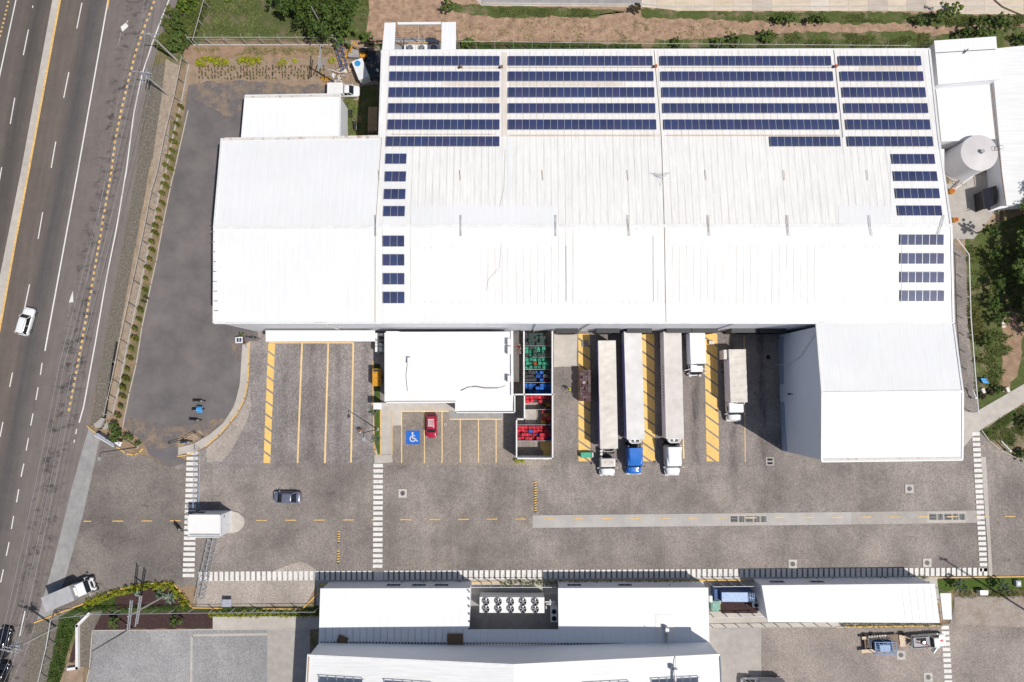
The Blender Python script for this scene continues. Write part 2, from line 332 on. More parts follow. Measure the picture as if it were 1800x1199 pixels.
# ---------------------------------------------------------------- mesh helpers
class MB:
    def __init__(s): s.v = []; s.f = []
    def add(s, vs, fs):
        o = len(s.v); s.v += [tuple(v) for v in vs]; s.f += [tuple(i+o for i in f) for f in fs]; return s
    def box(s, c, d, rz=0.0, M4=None, taper=1.0):
        x, y, z = (q/2 for q in d); ca, sa = math.cos(rz), math.sin(rz); vs = []
        for k in (-1, 1):
            t = taper if k > 0 else 1.0
            for i, j in ((-1, -1), (1, -1), (1, 1), (-1, 1)):
                a, bb = i*x*t, j*y*t
                p = Vector((c[0]+a*ca-bb*sa, c[1]+a*sa+bb*ca, c[2]+k*z)); vs.append(M4 @ p if M4 else p)
        return s.add(vs, [(3, 2, 1, 0), (4, 5, 6, 7), (0, 1, 5, 4), (1, 2, 6, 5), (2, 3, 7, 6), (3, 0, 4, 7)])
    def prism(s, pts, z0, z1):
        """vertical prism over ground outline; z1 number or list"""
        n = len(pts); a = sum(pts[i][0]*pts[(i+1) % n][1]-pts[(i+1) % n][0]*pts[i][1] for i in range(n))
        if a < 0: pts = pts[::-1]
        vs = [(p[0], p[1], z0) for p in pts] + [(p[0], p[1], z1) for p in pts]
        return s.add(vs, [tuple(range(n))[::-1], tuple(range(n, 2*n))] + [(i, (i+1) % n, n+(i+1) % n, n+i) for i in range(n)])
    def slab(s, pts, t):
        """tilted sheet: top outline in 3D, thickness t downwards"""
        n = len(pts); a = sum(pts[i][0]*pts[(i+1) % n][1]-pts[(i+1) % n][0]*pts[i][1] for i in range(n))
        if a < 0: pts = pts[::-1]
        vs = [(p[0], p[1], p[2]-t) for p in pts] + [tuple(p) for p in pts]
        return s.add(vs, [tuple(range(n))[::-1], tuple(range(n, 2*n))] + [(i, (i+1) % n, n+(i+1) % n, n+i) for i in range(n)])
    def sheet(s, pts):
        n = len(pts); a = sum(pts[i][0]*pts[(i+1) % n][1]-pts[(i+1) % n][0]*pts[i][1] for i in range(n))
        if a < 0: pts = pts[::-1]
        return s.add(pts, [tuple(range(n))])
    def tube(s, a, b, r0, r1=None, n=8, cap=True):
        a, b = Vector(a), Vector(b); r1 = r0 if r1 is None else r1
        d = b-a
        if d.length < 1e-6: return s
        q = d.to_track_quat('Z', 'Y'); vs = []
        for c, r in ((a, r0), (b, r1)):
            for i in range(n):
                t = 2*math.pi*i/n; vs.append(c + q @ Vector((r*math.cos(t), r*math.sin(t), 0)))
        fs = [(i, (i+1) % n, n+(i+1) % n, n+i) for i in range(n)]
        if cap: fs += [tuple(range(n))[::-1], tuple(range(n, 2*n))]
        return s.add(vs, fs)
    def path(s, pts, r, n=6):
        for i in range(len(pts)-1): s.tube(pts[i], pts[i+1], r, r, n)
        return s
    def loft(s, secs, cap=True):
        n = len(secs[0]); vs = [p for q in secs for p in q]; fs = []
        for k in range(len(secs)-1):
            for i in range(n): fs.append((k*n+i, k*n+(i+1) % n, (k+1)*n+(i+1) % n, (k+1)*n+i))
        if cap: fs += [tuple(range(n))[::-1], tuple(range((len(secs)-1)*n, len(secs)*n))]
        return s.add(vs, fs)
    def disc(s, c, r, n=24, z=None):
        return s.sheet([(c[0]+r*math.cos(2*math.pi*i/n), c[1]+r*math.sin(2*math.pi*i/n), c[2]) for i in range(n)])
    def ring(s, c, r0, r1, n=24):
        vs = []
        for r in (r0, r1): vs += [(c[0]+r*math.cos(2*math.pi*i/n), c[1]+r*math.sin(2*math.pi*i/n), c[2]) for i in range(n)]
        return s.add(vs, [(i, n+i, n+(i+1) % n, (i+1) % n) for i in range(n)])
    def build(s, name, mat, parent=None, smooth=False, bevel=0, label=None, local=False):
        me = bpy.data.meshes.new(name); me.from_pydata(s.v, [], s.f); me.validate()
        bmn = bmesh.new(); bmn.from_mesh(me); bmesh.ops.recalc_face_normals(bmn, faces=bmn.faces) if smooth or bevel else None
        bmn.to_mesh(me); bmn.free()
        me.materials.append(MATS[mat])
        if smooth:
            for p in me.polygons: p.use_smooth = True
        o = bpy.data.objects.new(name, me); COL.objects.link(o)
        if parent is not None:
            o.parent = parent
            if not local and parent.name in LOC: o.matrix_parent_inverse = Matrix.Translation(-LOC[parent.name])
        if bevel:
            bv = o.modifiers.new('bevel', 'BEVEL'); bv.width = bevel; bv.segments = 2; bv.limit_method = 'ANGLE'
        if label: o['label'] = label
        return o
LOC = {}
def tag(o, label=None, cat=None, group=None, kind=None):
    if label: o['label'] = label
    if cat: o['category'] = cat
    if group: o['group'] = group
    if kind: o['kind'] = kind
    return o
def thing(name, label, cat, loc=(0, 0, 0), rz=0.0, group=None):
    o = bpy.data.objects.new(name, None); COL.objects.link(o); o.location = loc; o.rotation_euler = (0, 0, rz); o.empty_display_size = .2
    LOC[o.name] = Vector(loc)
    return tag(o, label, cat, group)
def dup(src, loc, rz=0.0, label=None, group=None, scale=None):
    def cp(o, par):
        c = o.copy(); COL.objects.link(c); c.parent = par
        for ch in o.children: cp(ch, c)
        return c
    c = cp(src, None); c.location = loc; c.rotation_euler = (0, 0, rz)
    if scale: c.scale = (scale,)*3 if not hasattr(scale, '__len__') else scale
    if label: c['label'] = label
    if group: c['group'] = group
    return c
def jit(pts, amp, step=12):
    out = []
    n = len(pts)
    for i in range(n):
        a, b = pts[i], pts[(i+1) % n]; L = math.hypot(b[0]-a[0], b[1]-a[1]); k = max(1, int(L/step))
        for j in range(k):
            t = j/k; out.append((a[0]+(b[0]-a[0])*t+random.uniform(-amp, amp), a[1]+(b[1]-a[1])*t+random.uniform(-amp, amp)))
    return out
def flat(name, mat, pts, z, kind='structure', rough=0, step=12, label=None, cat=None):
    if rough: pts = jit(pts, rough, step)
    o = MB().sheet([P(x, y, z) for x, y in pts]).build(name, mat)
    return tag(o, label, cat, None, kind)
def band(mb, pts, w, z, close=False):
    """painted line of width w metres along pixel polyline"""
    q = [P(x, y, z) for x, y in pts]
    for i in range(len(q)-1):
        d = (q[i+1]-q[i]); d.z = 0; d.normalize(); n = Vector((-d.y, d.x, 0))*w/2
        mb.sheet([q[i]-n, q[i+1]-n, q[i+1]+n, q[i]+n])
    return mb
def wallrun(mb, pts, w, z0, z1, zp=0.0):
    q = [P(x, y, zp) for x, y in pts]
    for i in range(len(q)-1):
        d = q[i+1]-q[i]; L = d.length; c = (q[i]+q[i+1])/2
        mb.box((c.x, c.y, (z0+z1)/2), (L+w*.98, w, z1-z0), math.atan2(d.y, d.x))
    return mb
def inpoly(p, poly):
    r = False; n = len(poly)
    for i in range(n):
        a, b = poly[i], poly[i-1]
        if (a[1] > p[1]) != (b[1] > p[1]) and p[0] < (b[0]-a[0])*(p[1]-a[1])/(b[1]-a[1])+a[0]: r = not r
    return r
def tufts(name, mat, poly, n, size=.25, h=.25, label=None, cat=None, z=.02):
    """ground cover of small bent blades, one uncountable mass"""
    mb = MB(); xs = [p[0] for p in poly]; ys = [p[1] for p in poly]; k = 0; tries = 0
    while k < n and tries < n*12:
        tries += 1; px = random.uniform(min(xs), max(xs)); py = random.uniform(min(ys), max(ys))
        if not inpoly((px, py), poly): continue
        if noise.noise(Vector((px*.035, py*.06, 1.3))) + .35*noise.noise(Vector((px*.15, py*.2, 5))) < .02: continue
        k += 1; c = P(px, py, z)
        for _ in range(5):
            a = random.uniform(0, 6.28); s = size*random.uniform(.5, 1.3); d = Vector((math.cos(a), math.sin(a), 0)); e = Vector((-d.y, d.x, 0))*s*.28
            q = c+d*s*.2+Vector((random.uniform(-s, s), random.uniform(-s, s), 0))*.7
            hh = h*random.uniform(.4, 1.2)
            mb.add([q-e, q+e, q+d*s*.6+e*.7+Vector((0, 0, hh)), q+d*s*.6-e*.7+Vector((0, 0, hh))], [(0, 1, 2, 3)])
    return tag(mb.build(name, mat), label, cat, None, 'stuff')
def leaves(mb, c, rad, n, s, clump=.28, nclump=None):
    """leaf faces gathered in clumps through an ellipsoid's volume"""
    nclump = nclump or max(4, n//14); cl = []
    for i in range(nclump):
        v = Vector((random.gauss(0, 1), random.gauss(0, 1), random.gauss(0, 1))).normalized()*random.uniform(.35, 1.0)**.55
        cl.append((Vector((c[0]+v.x*rad[0], c[1]+v.y*rad[1], c[2]+v.z*rad[2])), random.uniform(.6, 1.3)))
    for i in range(n):
        cc, k = cl[i % nclump]
        v = Vector((random.gauss(0, 1), random.gauss(0, 1), random.gauss(0, 1))); v = v.normalized()*random.random()**.4*clump*k*min(rad[0], rad[1])
        q = cc+v; q.z = max(q.z, .03)
        nrm = (v.normalized()+Vector((0, 0, .5))+Vector((random.uniform(-.7, .7), random.uniform(-.7, .7), random.uniform(-.3, .5)))).normalized()
        t = nrm.cross(Vector((random.uniform(-1, 1), random.uniform(-1, 1), .3))).normalized(); u = nrm.cross(t)
        a = s*random.uniform(.6, 1.35); w = a*.55
        mb.add([q-t*a*.5, q+u*w*.5, q+t*a*.5, q-u*w*.5], [(0, 1, 2, 3)])
    return mb
def tree(label, px, py, rad, h, mat='leaf_mid', n=3000, s=.35, cat='tree', group=None, name='tree', lobes=5, loc=None):
    c = Vector(loc) if loc else P(px, py, 0)
    t = thing(name, label, cat, c, 0, group)
    tr = MB(); tr.tube(c, c+Vector((.1, .05, h*.55)), .16*h/6, .09*h/6, 8); L = []
    for i in range(lobes):
        a = 6.28*i/lobes+random.uniform(-.4, .4); rr = rad*random.uniform(.42, .62)
        e = c+Vector((math.cos(a)*rr, math.sin(a)*rr, h*random.uniform(.55, .8)))
        tr.tube(c+Vector((0, 0, h*.35)), e, .07*h/6, .025*h/6, 6); L.append((e, rad*random.uniform(.38, .6)))
    L.append((c+Vector((0, 0, h*.8)), rad*.55))
    tr.build('trunk', 'bark', t)
    cr = MB()
    for e, r in L: leaves(cr, e, (r, r, r*.62), n//len(L), s, .27, max(5, n//len(L)//42))
    cr.build('crown', mat, t)
    return t
# ================================================================ ground, roads, pavements
def G(x0, y0, x1, y1): return [(x0, y0), (x1, y0), (x1, y1), (x0, y1)]
tag(MB().sheet([(-420, -400, 0), (420, -400, 0), (420, 400, 0), (-420, 400, 0)]).build('ground', 'earth_ground'), kind='structure')
flat('soil', 'red_soil', [(640, -60), (1900, -60), (1900, 64), (1640, 66), (1400, 60), (1160, 72), (800, 74), (676, 100), (600, 90), (640, 30)], .01, rough=3)
flat('canal', 'canal_slabs', [(845, -80), (1900, -80), (1900, 26), (1800, 25), (1700, 25), (1640, 20), (1500, 19), (1190, 19), (1180, 17), (1130, 12), (846, 10), (835, -2)], .03)
flat('canal_ledge', 'concrete_pale', [(850, 7), (1130, 9), (1180, 13), (1500, 12), (1640, 12), (1900, 14), (1900, 12), (1640, 10), (1500, 10), (1180, 10), (1130, 6), (850, 4)], .045)
flat('canal_grey_slab', 'concrete_grey', [(846, 8), (1128, 10), (1126, -50), (846, -50)], .04)  # darker grey concrete section on the west part of the canal
for i, g in enumerate(([(780, 6), (850, 10), (960, 13), (1030, 14), (1100, 20), (1040, 31), (960, 29), (870, 32), (800, 22)],
                       [(1128, 14), (1200, 19), (1500, 21), (1600, 22), (1600, 40), (1500, 42), (1330, 38), (1250, 34), (1130, 32)],
                       [(1600, 22), (1700, 26), (1830, 26), (1830, 42), (1700, 40), (1640, 48), (1590, 38)],
                       [(1330, 60), (1400, 56), (1500, 58), (1600, 54), (1640, 64), (1830, 44), (1830, 92), (1330, 86)],
                       [(1150, 70), (1260, 66), (1330, 60), (1345, 90), (1140, 92)])):
    flat('grass_verge', 'verge_green', g, .015+.003*i, rough=2.5, step=9)
flat('grass_verge', 'turf_dark', [(650, 76), (900, 72), (1130, 78), (1130, 95), (650, 95)], .015, rough=3)
flat('lawn', 'lawn_dry', [(372, -40), (650, -60), (648, 30), (640, 70), (330, 68), (345, 40)], .015, rough=1.5)
flat('lawn', 'turf_dark', [(308, -40), (375, -40), (350, 60), (330, 82), (296, 100), (272, 84), (290, 40)], .018, rough=3)
flat('bare_plot', 'dirt_plot', [(330, 82), (668, 80), (668, 250), (600, 250), (600, 165), (430, 165), (322, 160)], .02, rough=2)
flat('bare_plot', 'bare_dirt', [(322, 80), (600, 76), (600, 100), (322, 104)], .024, rough=2)
flat('bare_plot', 'lawn_dry', [(600, 178), (640, 150), (668, 150), (668, 250), (600, 250)], .028, rough=2)
# highway
hw_r = [(318, -40), (312, 0), (300, 38), (282, 75), (265, 120), (252, 175), (240, 300), (212, 450), (184, 600), (156, 752), (128, 850), (96, 980), (65, 1090), (52, 1150), (40, 1199), (24, 1290)]
flat('highway', 'highway_asphalt', [(-260, -60)]+hw_r+[(-260, 1290)], .03)
def cut(pts, dx): return [(x+dx, y) for x, y in pts]
flat('verge', 'cobble_verge', [(265, 118), (290, 108), (284, 175), (274, 240), (265, 300), (238, 440), (208, 600), (182, 737), (158, 750), (184, 600), (212, 450), (240, 300), (252, 175)], .034, rough=.7)
flat('verge', 'sand_edge', [(292, 104), (316, 116), (300, 210), (289, 300), (268, 400), (247, 520), (228, 600), (199, 728), (182, 737), (208, 600), (238, 440), (265, 300), (284, 175)], .036, rough=.8)
flat('verge', 'dry_dirt', [(266, 280), (271, 280), (246, 440), (217, 600), (192, 735), (182, 740), (208, 600), (237, 440)], .040, rough=.6)
flat('verge', 'cobble_verge', [(40, 1199), (52, 1150), (60, 1096), (104, 1084), (96, 1140), (78, 1215), (36, 1225)], .036, rough=.6)
flat('verge', 'turf_dark', [(104, 1084), (140, 1080), (120, 1140), (104, 1215), (78, 1215), (94, 1140)], .040, rough=1)
flat('median', 'concrete_pale', [(99, -50), (92, 0), (37, 300), (0, 484), (-40, 680), (-12, 680), (0, 585), (50, 300), (104, 0), (112, -50)], .05)
ln = MB()
for pts, w in (([(190, 0), (137, 300), (82, 600), (79, 617)], .22), ([(304, -30), (297, 0), (285, 30), (268, 75), (250, 130), (235, 200), (222, 300), (205, 400), (185, 500), (168, 600), (157, 660), (147, 715), (139, 743)], .2),
               ([(32, -20), (28, 0), (0, 130), (-12, 190)], .2)): band(ln, pts, w, .042)
def dash(mb, pts, w, z):
    for a, c in pts: band(mb, [a, c], w, z)
dash(ln, [((50, 52), (41, 97)), ((26, 172), (18, 218)), ((3, 294), (-5, 340)), ((58, 10), (57, 14)), ((144, 5), (135, 50)), ((121, 127), (112, 172)), ((98, 249), (90, 295)), ((75, 373), (67, 420)),
          ((52, 500), (43, 543)), ((22, 655), (17, 680)), ((5, 742), (0, 768)), ((74, 638), (71, 659)), ((67, 681), (63, 703)), ((58, 727), (54, 748)), ((50, 770), (46, 792)), ((42, 815), (37, 838)),
          ((33, 860), (29, 883)), ((24, 907), (20, 930)), ((16, 953), (11, 977)), ((6, 1001), (1, 1024)), ((135, 754), (133, 763)), ((131, 773), (130, 778)), ((44, 1074), (34, 1120))], .17, .042)
ln.sheet([P(212, 47, .042), P(221, 40, .042), P(226, 46, .042), P(215, 56, .042)])
ln.sheet([P(128, 511, .042), P(129, 531, .042), P(121, 532, .042)]); band(ln, [(223, 40), (225, 36)], .1, .042)
tag(ln.build('road_marking', 'line_white'), kind='structure')
wn_ = MB(); band(wn_, [(213, 56), (208, 80)], .12, .042); band(wn_, [(124, 532), (120, 556)], .12, .042)
band(wn_, [(35, 1118), (14, 1199)], .14, .042); band(wn_, [(61, 1100), (44, 1150), (20, 1199)], .12, .042)
tag(wn_.build('road_marking', 'line_worn'), kind='structure')
ly = MB(); band(ly, [(112, -40), (105.5, 0), (78, 150), (50.5, 300), (24, 440), (0, 575), (-20, 680)], .34, .058)
band(ly, [(188.5, 17), (192, -10)], .25, .044)
rp = [(276, -20), (272, 0), (253, 50), (239, 90), (228, 132), (214, 190), (202, 250), (196, 300), (182, 380), (167, 470), (145, 595), (133, 660), (121, 722)]
acc = 0; nxt = 0
for i in range(len(rp)-1):
    a, c = rp[i], rp[i+1]; L = math.hypot(c[0]-a[0], c[1]-a[1])
    while nxt < acc+L:
        t = (nxt-acc)/L; t2 = min(1.2, t+5.4/L)
        band(ly, [(a[0]+(c[0]-a[0])*t, a[1]+(c[1]-a[1])*t), (a[0]+(c[0]-a[0])*t2, a[1]+(c[1]-a[1])*t2)], .34, .044); nxt += 11.1
    acc += L
for k in range(9): band(ly, [(15-k*1.8, 2+7.4*k), (14.3-k*1.8, 5+7.4*k)], .3, .044)
tag(ly.build('road_marking', 'line_orange'), kind='structure')
tj = MB()
for dx in (-9, 3): band(tj, [(x+dx, y) for x, y in rp], .06, .041)
band(tj, [(248, 120), (236, 200), (216, 330), (190, 480), (160, 640)], .05, .041)
tag(tj.build('tar_joint', 'line_worn'), kind='structure')
# asphalt lot west of the warehouse, its kerb and the curved pavement
lot = [(331, 150), (380, 150), (420, 140), (500, 152), (600, 158), (600, 200), (440, 250), (450, 560), (455, 600), (440, 600), (426, 606), (424, 640), (421, 675), (414, 707), (403, 730), (390, 746), (370, 764), (345, 779), (318, 786), (312, 802), (330, 812), (300, 822), (262, 800), (250, 775), (225, 752), (216, 752), (228, 690), (240, 640), (247, 590), (266, 500), (275, 460), (287, 395), (300, 330), (309, 292), (320, 240)]
flat('asphalt_lot', 'lot_asphalt', lot, .045, rough=.8, step=10)
flat('bare_plot', 'dusty_lot', [(334, 146), (420, 142), (520, 150), (600, 150), (600, 166), (470, 166), (430, 166), (425, 195), (400, 205), (370, 190), (338, 172)], .052, rough=3, step=7)
flat('asphalt_patch', 'lot_patch', [(262, 790), (312, 786), (311, 806), (303, 812), (266, 801)], .062, rough=1.2)
flat('bare_plot', 'dusty_lot', [(219, 752), (226, 735), (255, 738), (300, 750), (345, 745), (385, 735), (400, 735), (372, 762), (345, 778), (318, 785), (312, 801), (290, 806), (262, 798), (250, 776)], .058, rough=1.5, step=8)
flat('bare_plot', 'dusty_lot', [(405, 605), (424, 602), (420, 640), (414, 628)], .06, rough=2, step=6)
flat('bare_plot', 'dry_dirt', [(312, 768), (352, 757), (358, 765), (336, 780), (314, 786)], .06, rough=1.5, step=6)
# yard paving
flat('yard', 'paver_yard', [(420, 560), (1700, 560), (1720, 720), (1830, 720), (1830, 1015), (1740, 1018), (350, 1030), (330, 1030), (90, 1085), (116, 1013), (147, 900), (177, 762), (205, 778), (226, 796), (250, 800), (300, 822), (330, 812), (352, 795), (395, 752), (428, 705), (438, 640)], .02)
flat('yard', 'paver_gate', [(179, 766), (205, 780), (228, 798), (262, 802), (300, 824), (330, 826), (327, 1018), (300, 1022), (250, 1024), (150, 1058), (96, 1080), (116, 1013), (147, 900)], .064)
flat('yard', 'paver_cobble', [(441, 601), (668, 596), (668, 812), (640, 815), (430, 815), (362, 815), (356, 795), (388, 765), (420, 728), (437, 680)], .064)
flat('yard', 'paver_pale', [(362, 790), (388, 766), (415, 734), (432, 704), (440, 680), (440, 720), (428, 752), (408, 790), (390, 812), (364, 812)], .07, rough=1.2)
flat('yard', 'paver_park', [(672, 726), (905, 720), (905, 806), (972, 808), (972, 818), (676, 818)], .064)
flat('yard', 'paver_dock', [(972, 570), (1380, 570), (1378, 806), (1374, 822), (975, 812)], .064, rough=.5)
flat('yard', 'paver_pale', [(347, 1020), (556, 1018), (556, 1030), (536, 1066), (346, 1066)], .066, rough=.4)
flat('yard', 'paver_pale', [(450, 1016), (530, 985), (556, 1000), (556, 1016)], .07, rough=2)
flat('pavement', 'concrete_grey', [(156, 752), (177, 763), (147, 900), (116, 1013), (92, 1080), (65, 1090), (96, 980), (128, 850)], .068)
flat('pavement', 'concrete_pale', [(426, 606), (438, 602), (437, 640), (435, 672), (429, 700), (419, 722), (404, 742), (384, 765), (361, 785), (347, 792), (313, 800), (314, 787), (340, 780), (367, 765), (393, 743), (411, 715), (421, 680), (424, 640)], .12, rough=.3)
flat('pavement', 'concrete_pale', [(652, 708), (690, 708), (690, 798), (660, 800), (668, 740)], .10)
flat('pavement', 'concrete_pale', [(668, 708), (905, 708), (905, 724), (706, 724), (706, 748), (668, 748)], .105)
flat('pavement', 'concrete_pale', [(658, 800), (690, 799), (690, 813), (658, 815)], .11, rough=.5)
flat('pavement', 'concrete_grey', [(789, 722), (884, 724), (884, 737), (789, 736)], .12)
flat('pavement', 'concrete_pale', [(974, 588), (1014, 588), (1014, 645), (974, 645)], .072, rough=1)
# concrete strip with grates
flat('pavement', 'concrete_strip', [(936, 906), (1496, 900), (1496, 922), (936, 928)], .074)
flat('pavement', 'concrete', [(1496, 900), (1724, 897), (1724, 919), (1496, 922)], .076)
for x0 in (1282, 1630):
    flat('pavement', 'concrete_pale', [(x0, 904-(x0-1282)*.011), (x0+(68 if x0 > 1500 else 64), 903-(x0-1282)*.011), (x0+(68 if x0 > 1500 else 64), 922-(x0-1282)*.011), (x0, 923-(x0-1282)*.011)], .079)
# roads and paths to the east
flat('lane', 'paver_yard', [(1672, 422), (1698, 450), (1701, 560), (1710, 690), (1712, 730), (1690, 730), (1660, 600)], .05)
flat('lane', 'concrete', [(1640, 330), (1750, 300), (1750, 372), (1712, 420), (1672, 420)], .045)
flat('bare_plot', 'dry_dirt', [(1668, 300), (1760, 300), (1760, 440), (1668, 430)], .012, rough=4)
flat('woodland_floor', 'verge_green', [(1698, 420), (1900, 330), (1900, 690), (1800, 676), (1714, 724), (1704, 560)], .016, rough=2)
flat('bare_plot', 'bare_dirt', [(1760, 520), (1790, 500), (1800, 560), (1796, 620), (1786, 660), (1770, 690), (1758, 690), (1764, 640), (1762, 600)], .024, rough=3, step=8)
flat('path', 'concrete_pale', [(1690, 722), (1712, 726), (1812, 668), (1830, 690), (1725, 755), (1708, 770), (1692, 788)], .08)
flat('lawn', 'verge_mix', [(1725, 757), (1830, 688), (1830, 806), (1786, 804), (1758, 790), (1738, 773)], .085, rough=.8)
flat('lawn', 'turf_dark', [(1725, 757), (1780, 722), (1800, 730), (1760, 752), (1735, 768)], .09, rough=2)
flat('pavement', 'concrete_pale', [(1724, 803), (1733, 803), (1742, 960), (1745, 1014), (1738, 1014), (1736, 960)], .084)
# south side
flat('lawn', 'turf_dark', [(100, 1088), (150, 1058), (255, 1025), (305, 1023), (337, 1068), (560, 1066), (560, 1086), (110, 1090)], .072)
flat('garden_bed', 'mulch', [(205, 1045), (300, 1027), (330, 1062), (200, 1070)], .08, rough=2)
flat('garden_bed', 'mulch', [(140, 1082), (375, 1074), (375, 1104), (165, 1107), (142, 1150), (120, 1172)], .078, rough=1)
flat('bare_plot', 'dirt_plot', [(118, 1165), (150, 1170), (146, 1215), (100, 1215)], .08, rough=2)
flat('pavement', 'cobble_verge', [(140, 1082), (172, 1074), (180, 1076), (164, 1108), (160, 1175), (140, 1172)], .086)
flat('car_park', 'paver_lot', [(164, 1109), (375, 1105), (545, 1103), (545, 1260), (140, 1260), (160, 1170)], .084)
flat('car_park', 'concrete', [(470, 1105), (545, 1104), (545, 1260), (470, 1260)], .088)
tag(band(MB(), [(335, 1262), (337, 1117), (470, 1115)], .35, .092).build('paving_joint', 'concrete_pale'), kind='structure')
flat('pavement', 'concrete_pale', [(374, 1084), (560, 1083), (560, 1106), (374, 1106)], .09)
flat('car_park', 'paver_south', [(1180, 1100), (1420, 1096), (1670, 1096), (1680, 1048), (1830, 1048), (1830, 1290), (1180, 1290)], .072)
flat('car_park', 'concrete', [(1240, 1096), (1338, 1096), (1338, 1290), (1240, 1290)], .08)
flat('lawn', 'lawn_green', [(1648, 1018), (1830, 1015), (1830, 1036), (1676, 1036), (1650, 1046)], .088)
flat('bare_plot', 'gravel_pale', [(1678, 1050), (1830, 1050), (1830, 1104), (1680, 1098)], .078, rough=1)
flat('pavement', 'concrete_pale', [(556, 1020), (1650, 1012), (1650, 1060), (556, 1064)], .05)
flat('pavement', 'concrete_pale', [(1245, 1075), (1480, 1070), (1480, 1102), (1245, 1104)], .084)
flat('pavement', 'concrete_grey', [(826, 1045), (985, 1045), (985, 1110), (826, 1110)], .06)
flat('bare_plot', 'mulch', [(1268, 1058), (1330, 1058), (1332, 1078), (1268, 1078)], .086)

# kerbs (real steps)
def kerb(pts, mat='kerb_yellow', w=.17, h=.15):
    return tag(wallrun(MB(), pts, w, 0, h+.02).build('kerb', mat), kind='structure')
kerb([(439, 601), (438, 640), (436, 672), (430, 700), (420, 722), (405, 742), (385, 765), (362, 784)])
kerb([(313, 802), (330, 800), (346, 793)]); kerb([(155, 750), (178, 768), (205, 785), (222, 797), (236, 800), (245, 796), (251, 789)])
kerb([(62, 1094), (95, 1081), (150, 1060), (200, 1038), (255, 1026), (304, 1024), (314, 1035), (337, 1068), (390, 1069)]); kerb([(464, 1070), (532, 1070), (562, 1040), (562, 1028), (574, 1026)])
kerb([(331, 195), (309, 292), (300, 330), (287, 395), (275, 460), (266, 500), (250, 575), (240, 640), (228, 690), (216, 752)], 'concrete_pale', .14, .1)
kerb([(1650, 1015), (1830, 1013)]); kerb([(826, 1023), (880, 1022)]); kerb([(1228, 1020), (1310, 1019)])
kerb([(1310, 1019), (1650, 1014)], w=.1); kerb([(574, 1026), (826, 1023)], w=.1); kerb([(880, 1022), (1228, 1020)], w=.1)
kerb([(656, 635), (656, 700), (658, 790), (663, 800)], w=.14); kerb([(669, 716), (669, 800)], w=.14); kerb([(689, 724), (689, 798)], w=.14)
kerb([(1725, 757), (1738, 775), (1758, 791), (1786, 805), (1830, 807)], 'concrete_pale', .12)
kerb([(1470, 1102), (1655, 1099)], w=.2); kerb([(164, 1108), (545, 1105)], 'concrete_pale', .14, .1)
kerb([(163, 1108), (158, 1175), (150, 1210)], 'concrete_pale', .14, .1)

# painted markings in the yard
yl = MB(); Z = .092
for p in (([(531, 603), (523, 814)]), ([(577, 603), (571, 814)]), ([(621, 603), (617, 813)])): band(yl, p, .27, Z)
band(yl, [(472, 602.5), (622, 602.5)], .2, Z+.004); band(yl, [(1308, 590), (1310, 812)], .12, Z)
for x, y in ((706, 814), (746, 814), (777, 814), (809, 813), (841, 813), (872, 813)): band(yl, [(x, 723 if x < 800 else 735), (x, y)], .16, .118)
band(yl, [(705, 723), (789, 723)], .2, .124); band(yl, [(790, 737), (883, 737)], .16, .124)
band(yl, [(1201, 771), (1202, 806)], .2, Z)
tag(yl.build('parking_line', 'line_yellow'), kind='structure')
cd = MB()
for k in range(33):
    x = 147+50.6*k
    if 320 < x < 425: continue
    y = 916.3-(x-147)*.0053; band(cd, [(x, y), (x+(13 if k == 0 else 19), y)], .15, .098)
tag(cd.build('centre_line', 'line_orange'), kind='structure')
hs = MB()
def hatched(x0, x1, xb0, xb1, y0, y1, pitch=22.0, slope=.72):
    q = lambda u, y: ((x0+(xb0-x0)*(y-y0)/(y1-y0))*(1-u)+(x1+(xb1-x1)*(y-y0)/(y1-y0))*u, y)
    dy = (x1-x0)*slope; y = y0-dy; g = 1.7
    while y < y1+dy:
        a, bq = y+g, y+pitch-g
        pl = [(0, a), (1, a+dy), (1, bq+dy), (0, bq)]
        # clip to y0..y1
        out = []
        for i in range(4):
            for lo, sgn in ((None, 0),): pass
        poly = [(u, v) for u, v in pl]
        for lim, keep in ((y0, 1), (y1, -1)):
            nw = []
            for i in range(len(poly)):
                A, B = poly[i], poly[(i+1) % len(poly)]
                ia, ib = keep*(A[1]-lim) >= 0, keep*(B[1]-lim) >= 0
                if ia: nw.append(A)
                if ia != ib:
                    t = (lim-A[1])/(B[1]-A[1]); nw.append((A[0]+(B[0]-A[0])*t, lim))
            poly = nw
            if len(poly) < 3: break
        if len(poly) >= 3:
            pts = [P(*q(u, v), .094) for u, v in poly]
            hs.sheet(pts)
        y += pitch
hatched(471.5, 483.5, 463, 475, 604, 814, 22); hatched(1016.5, 1037, 1017, 1038, 587, 811, 22.5); hatched(1128, 1150, 1130, 1152, 587, 811, 23); hatched(1238, 1261, 1242, 1264, 586, 811, 23)
hatched(958, 970, 955, 972, 590, 808, 22)
tag(hs.build('hatched_marking', 'yellow_paint'), kind='structure')
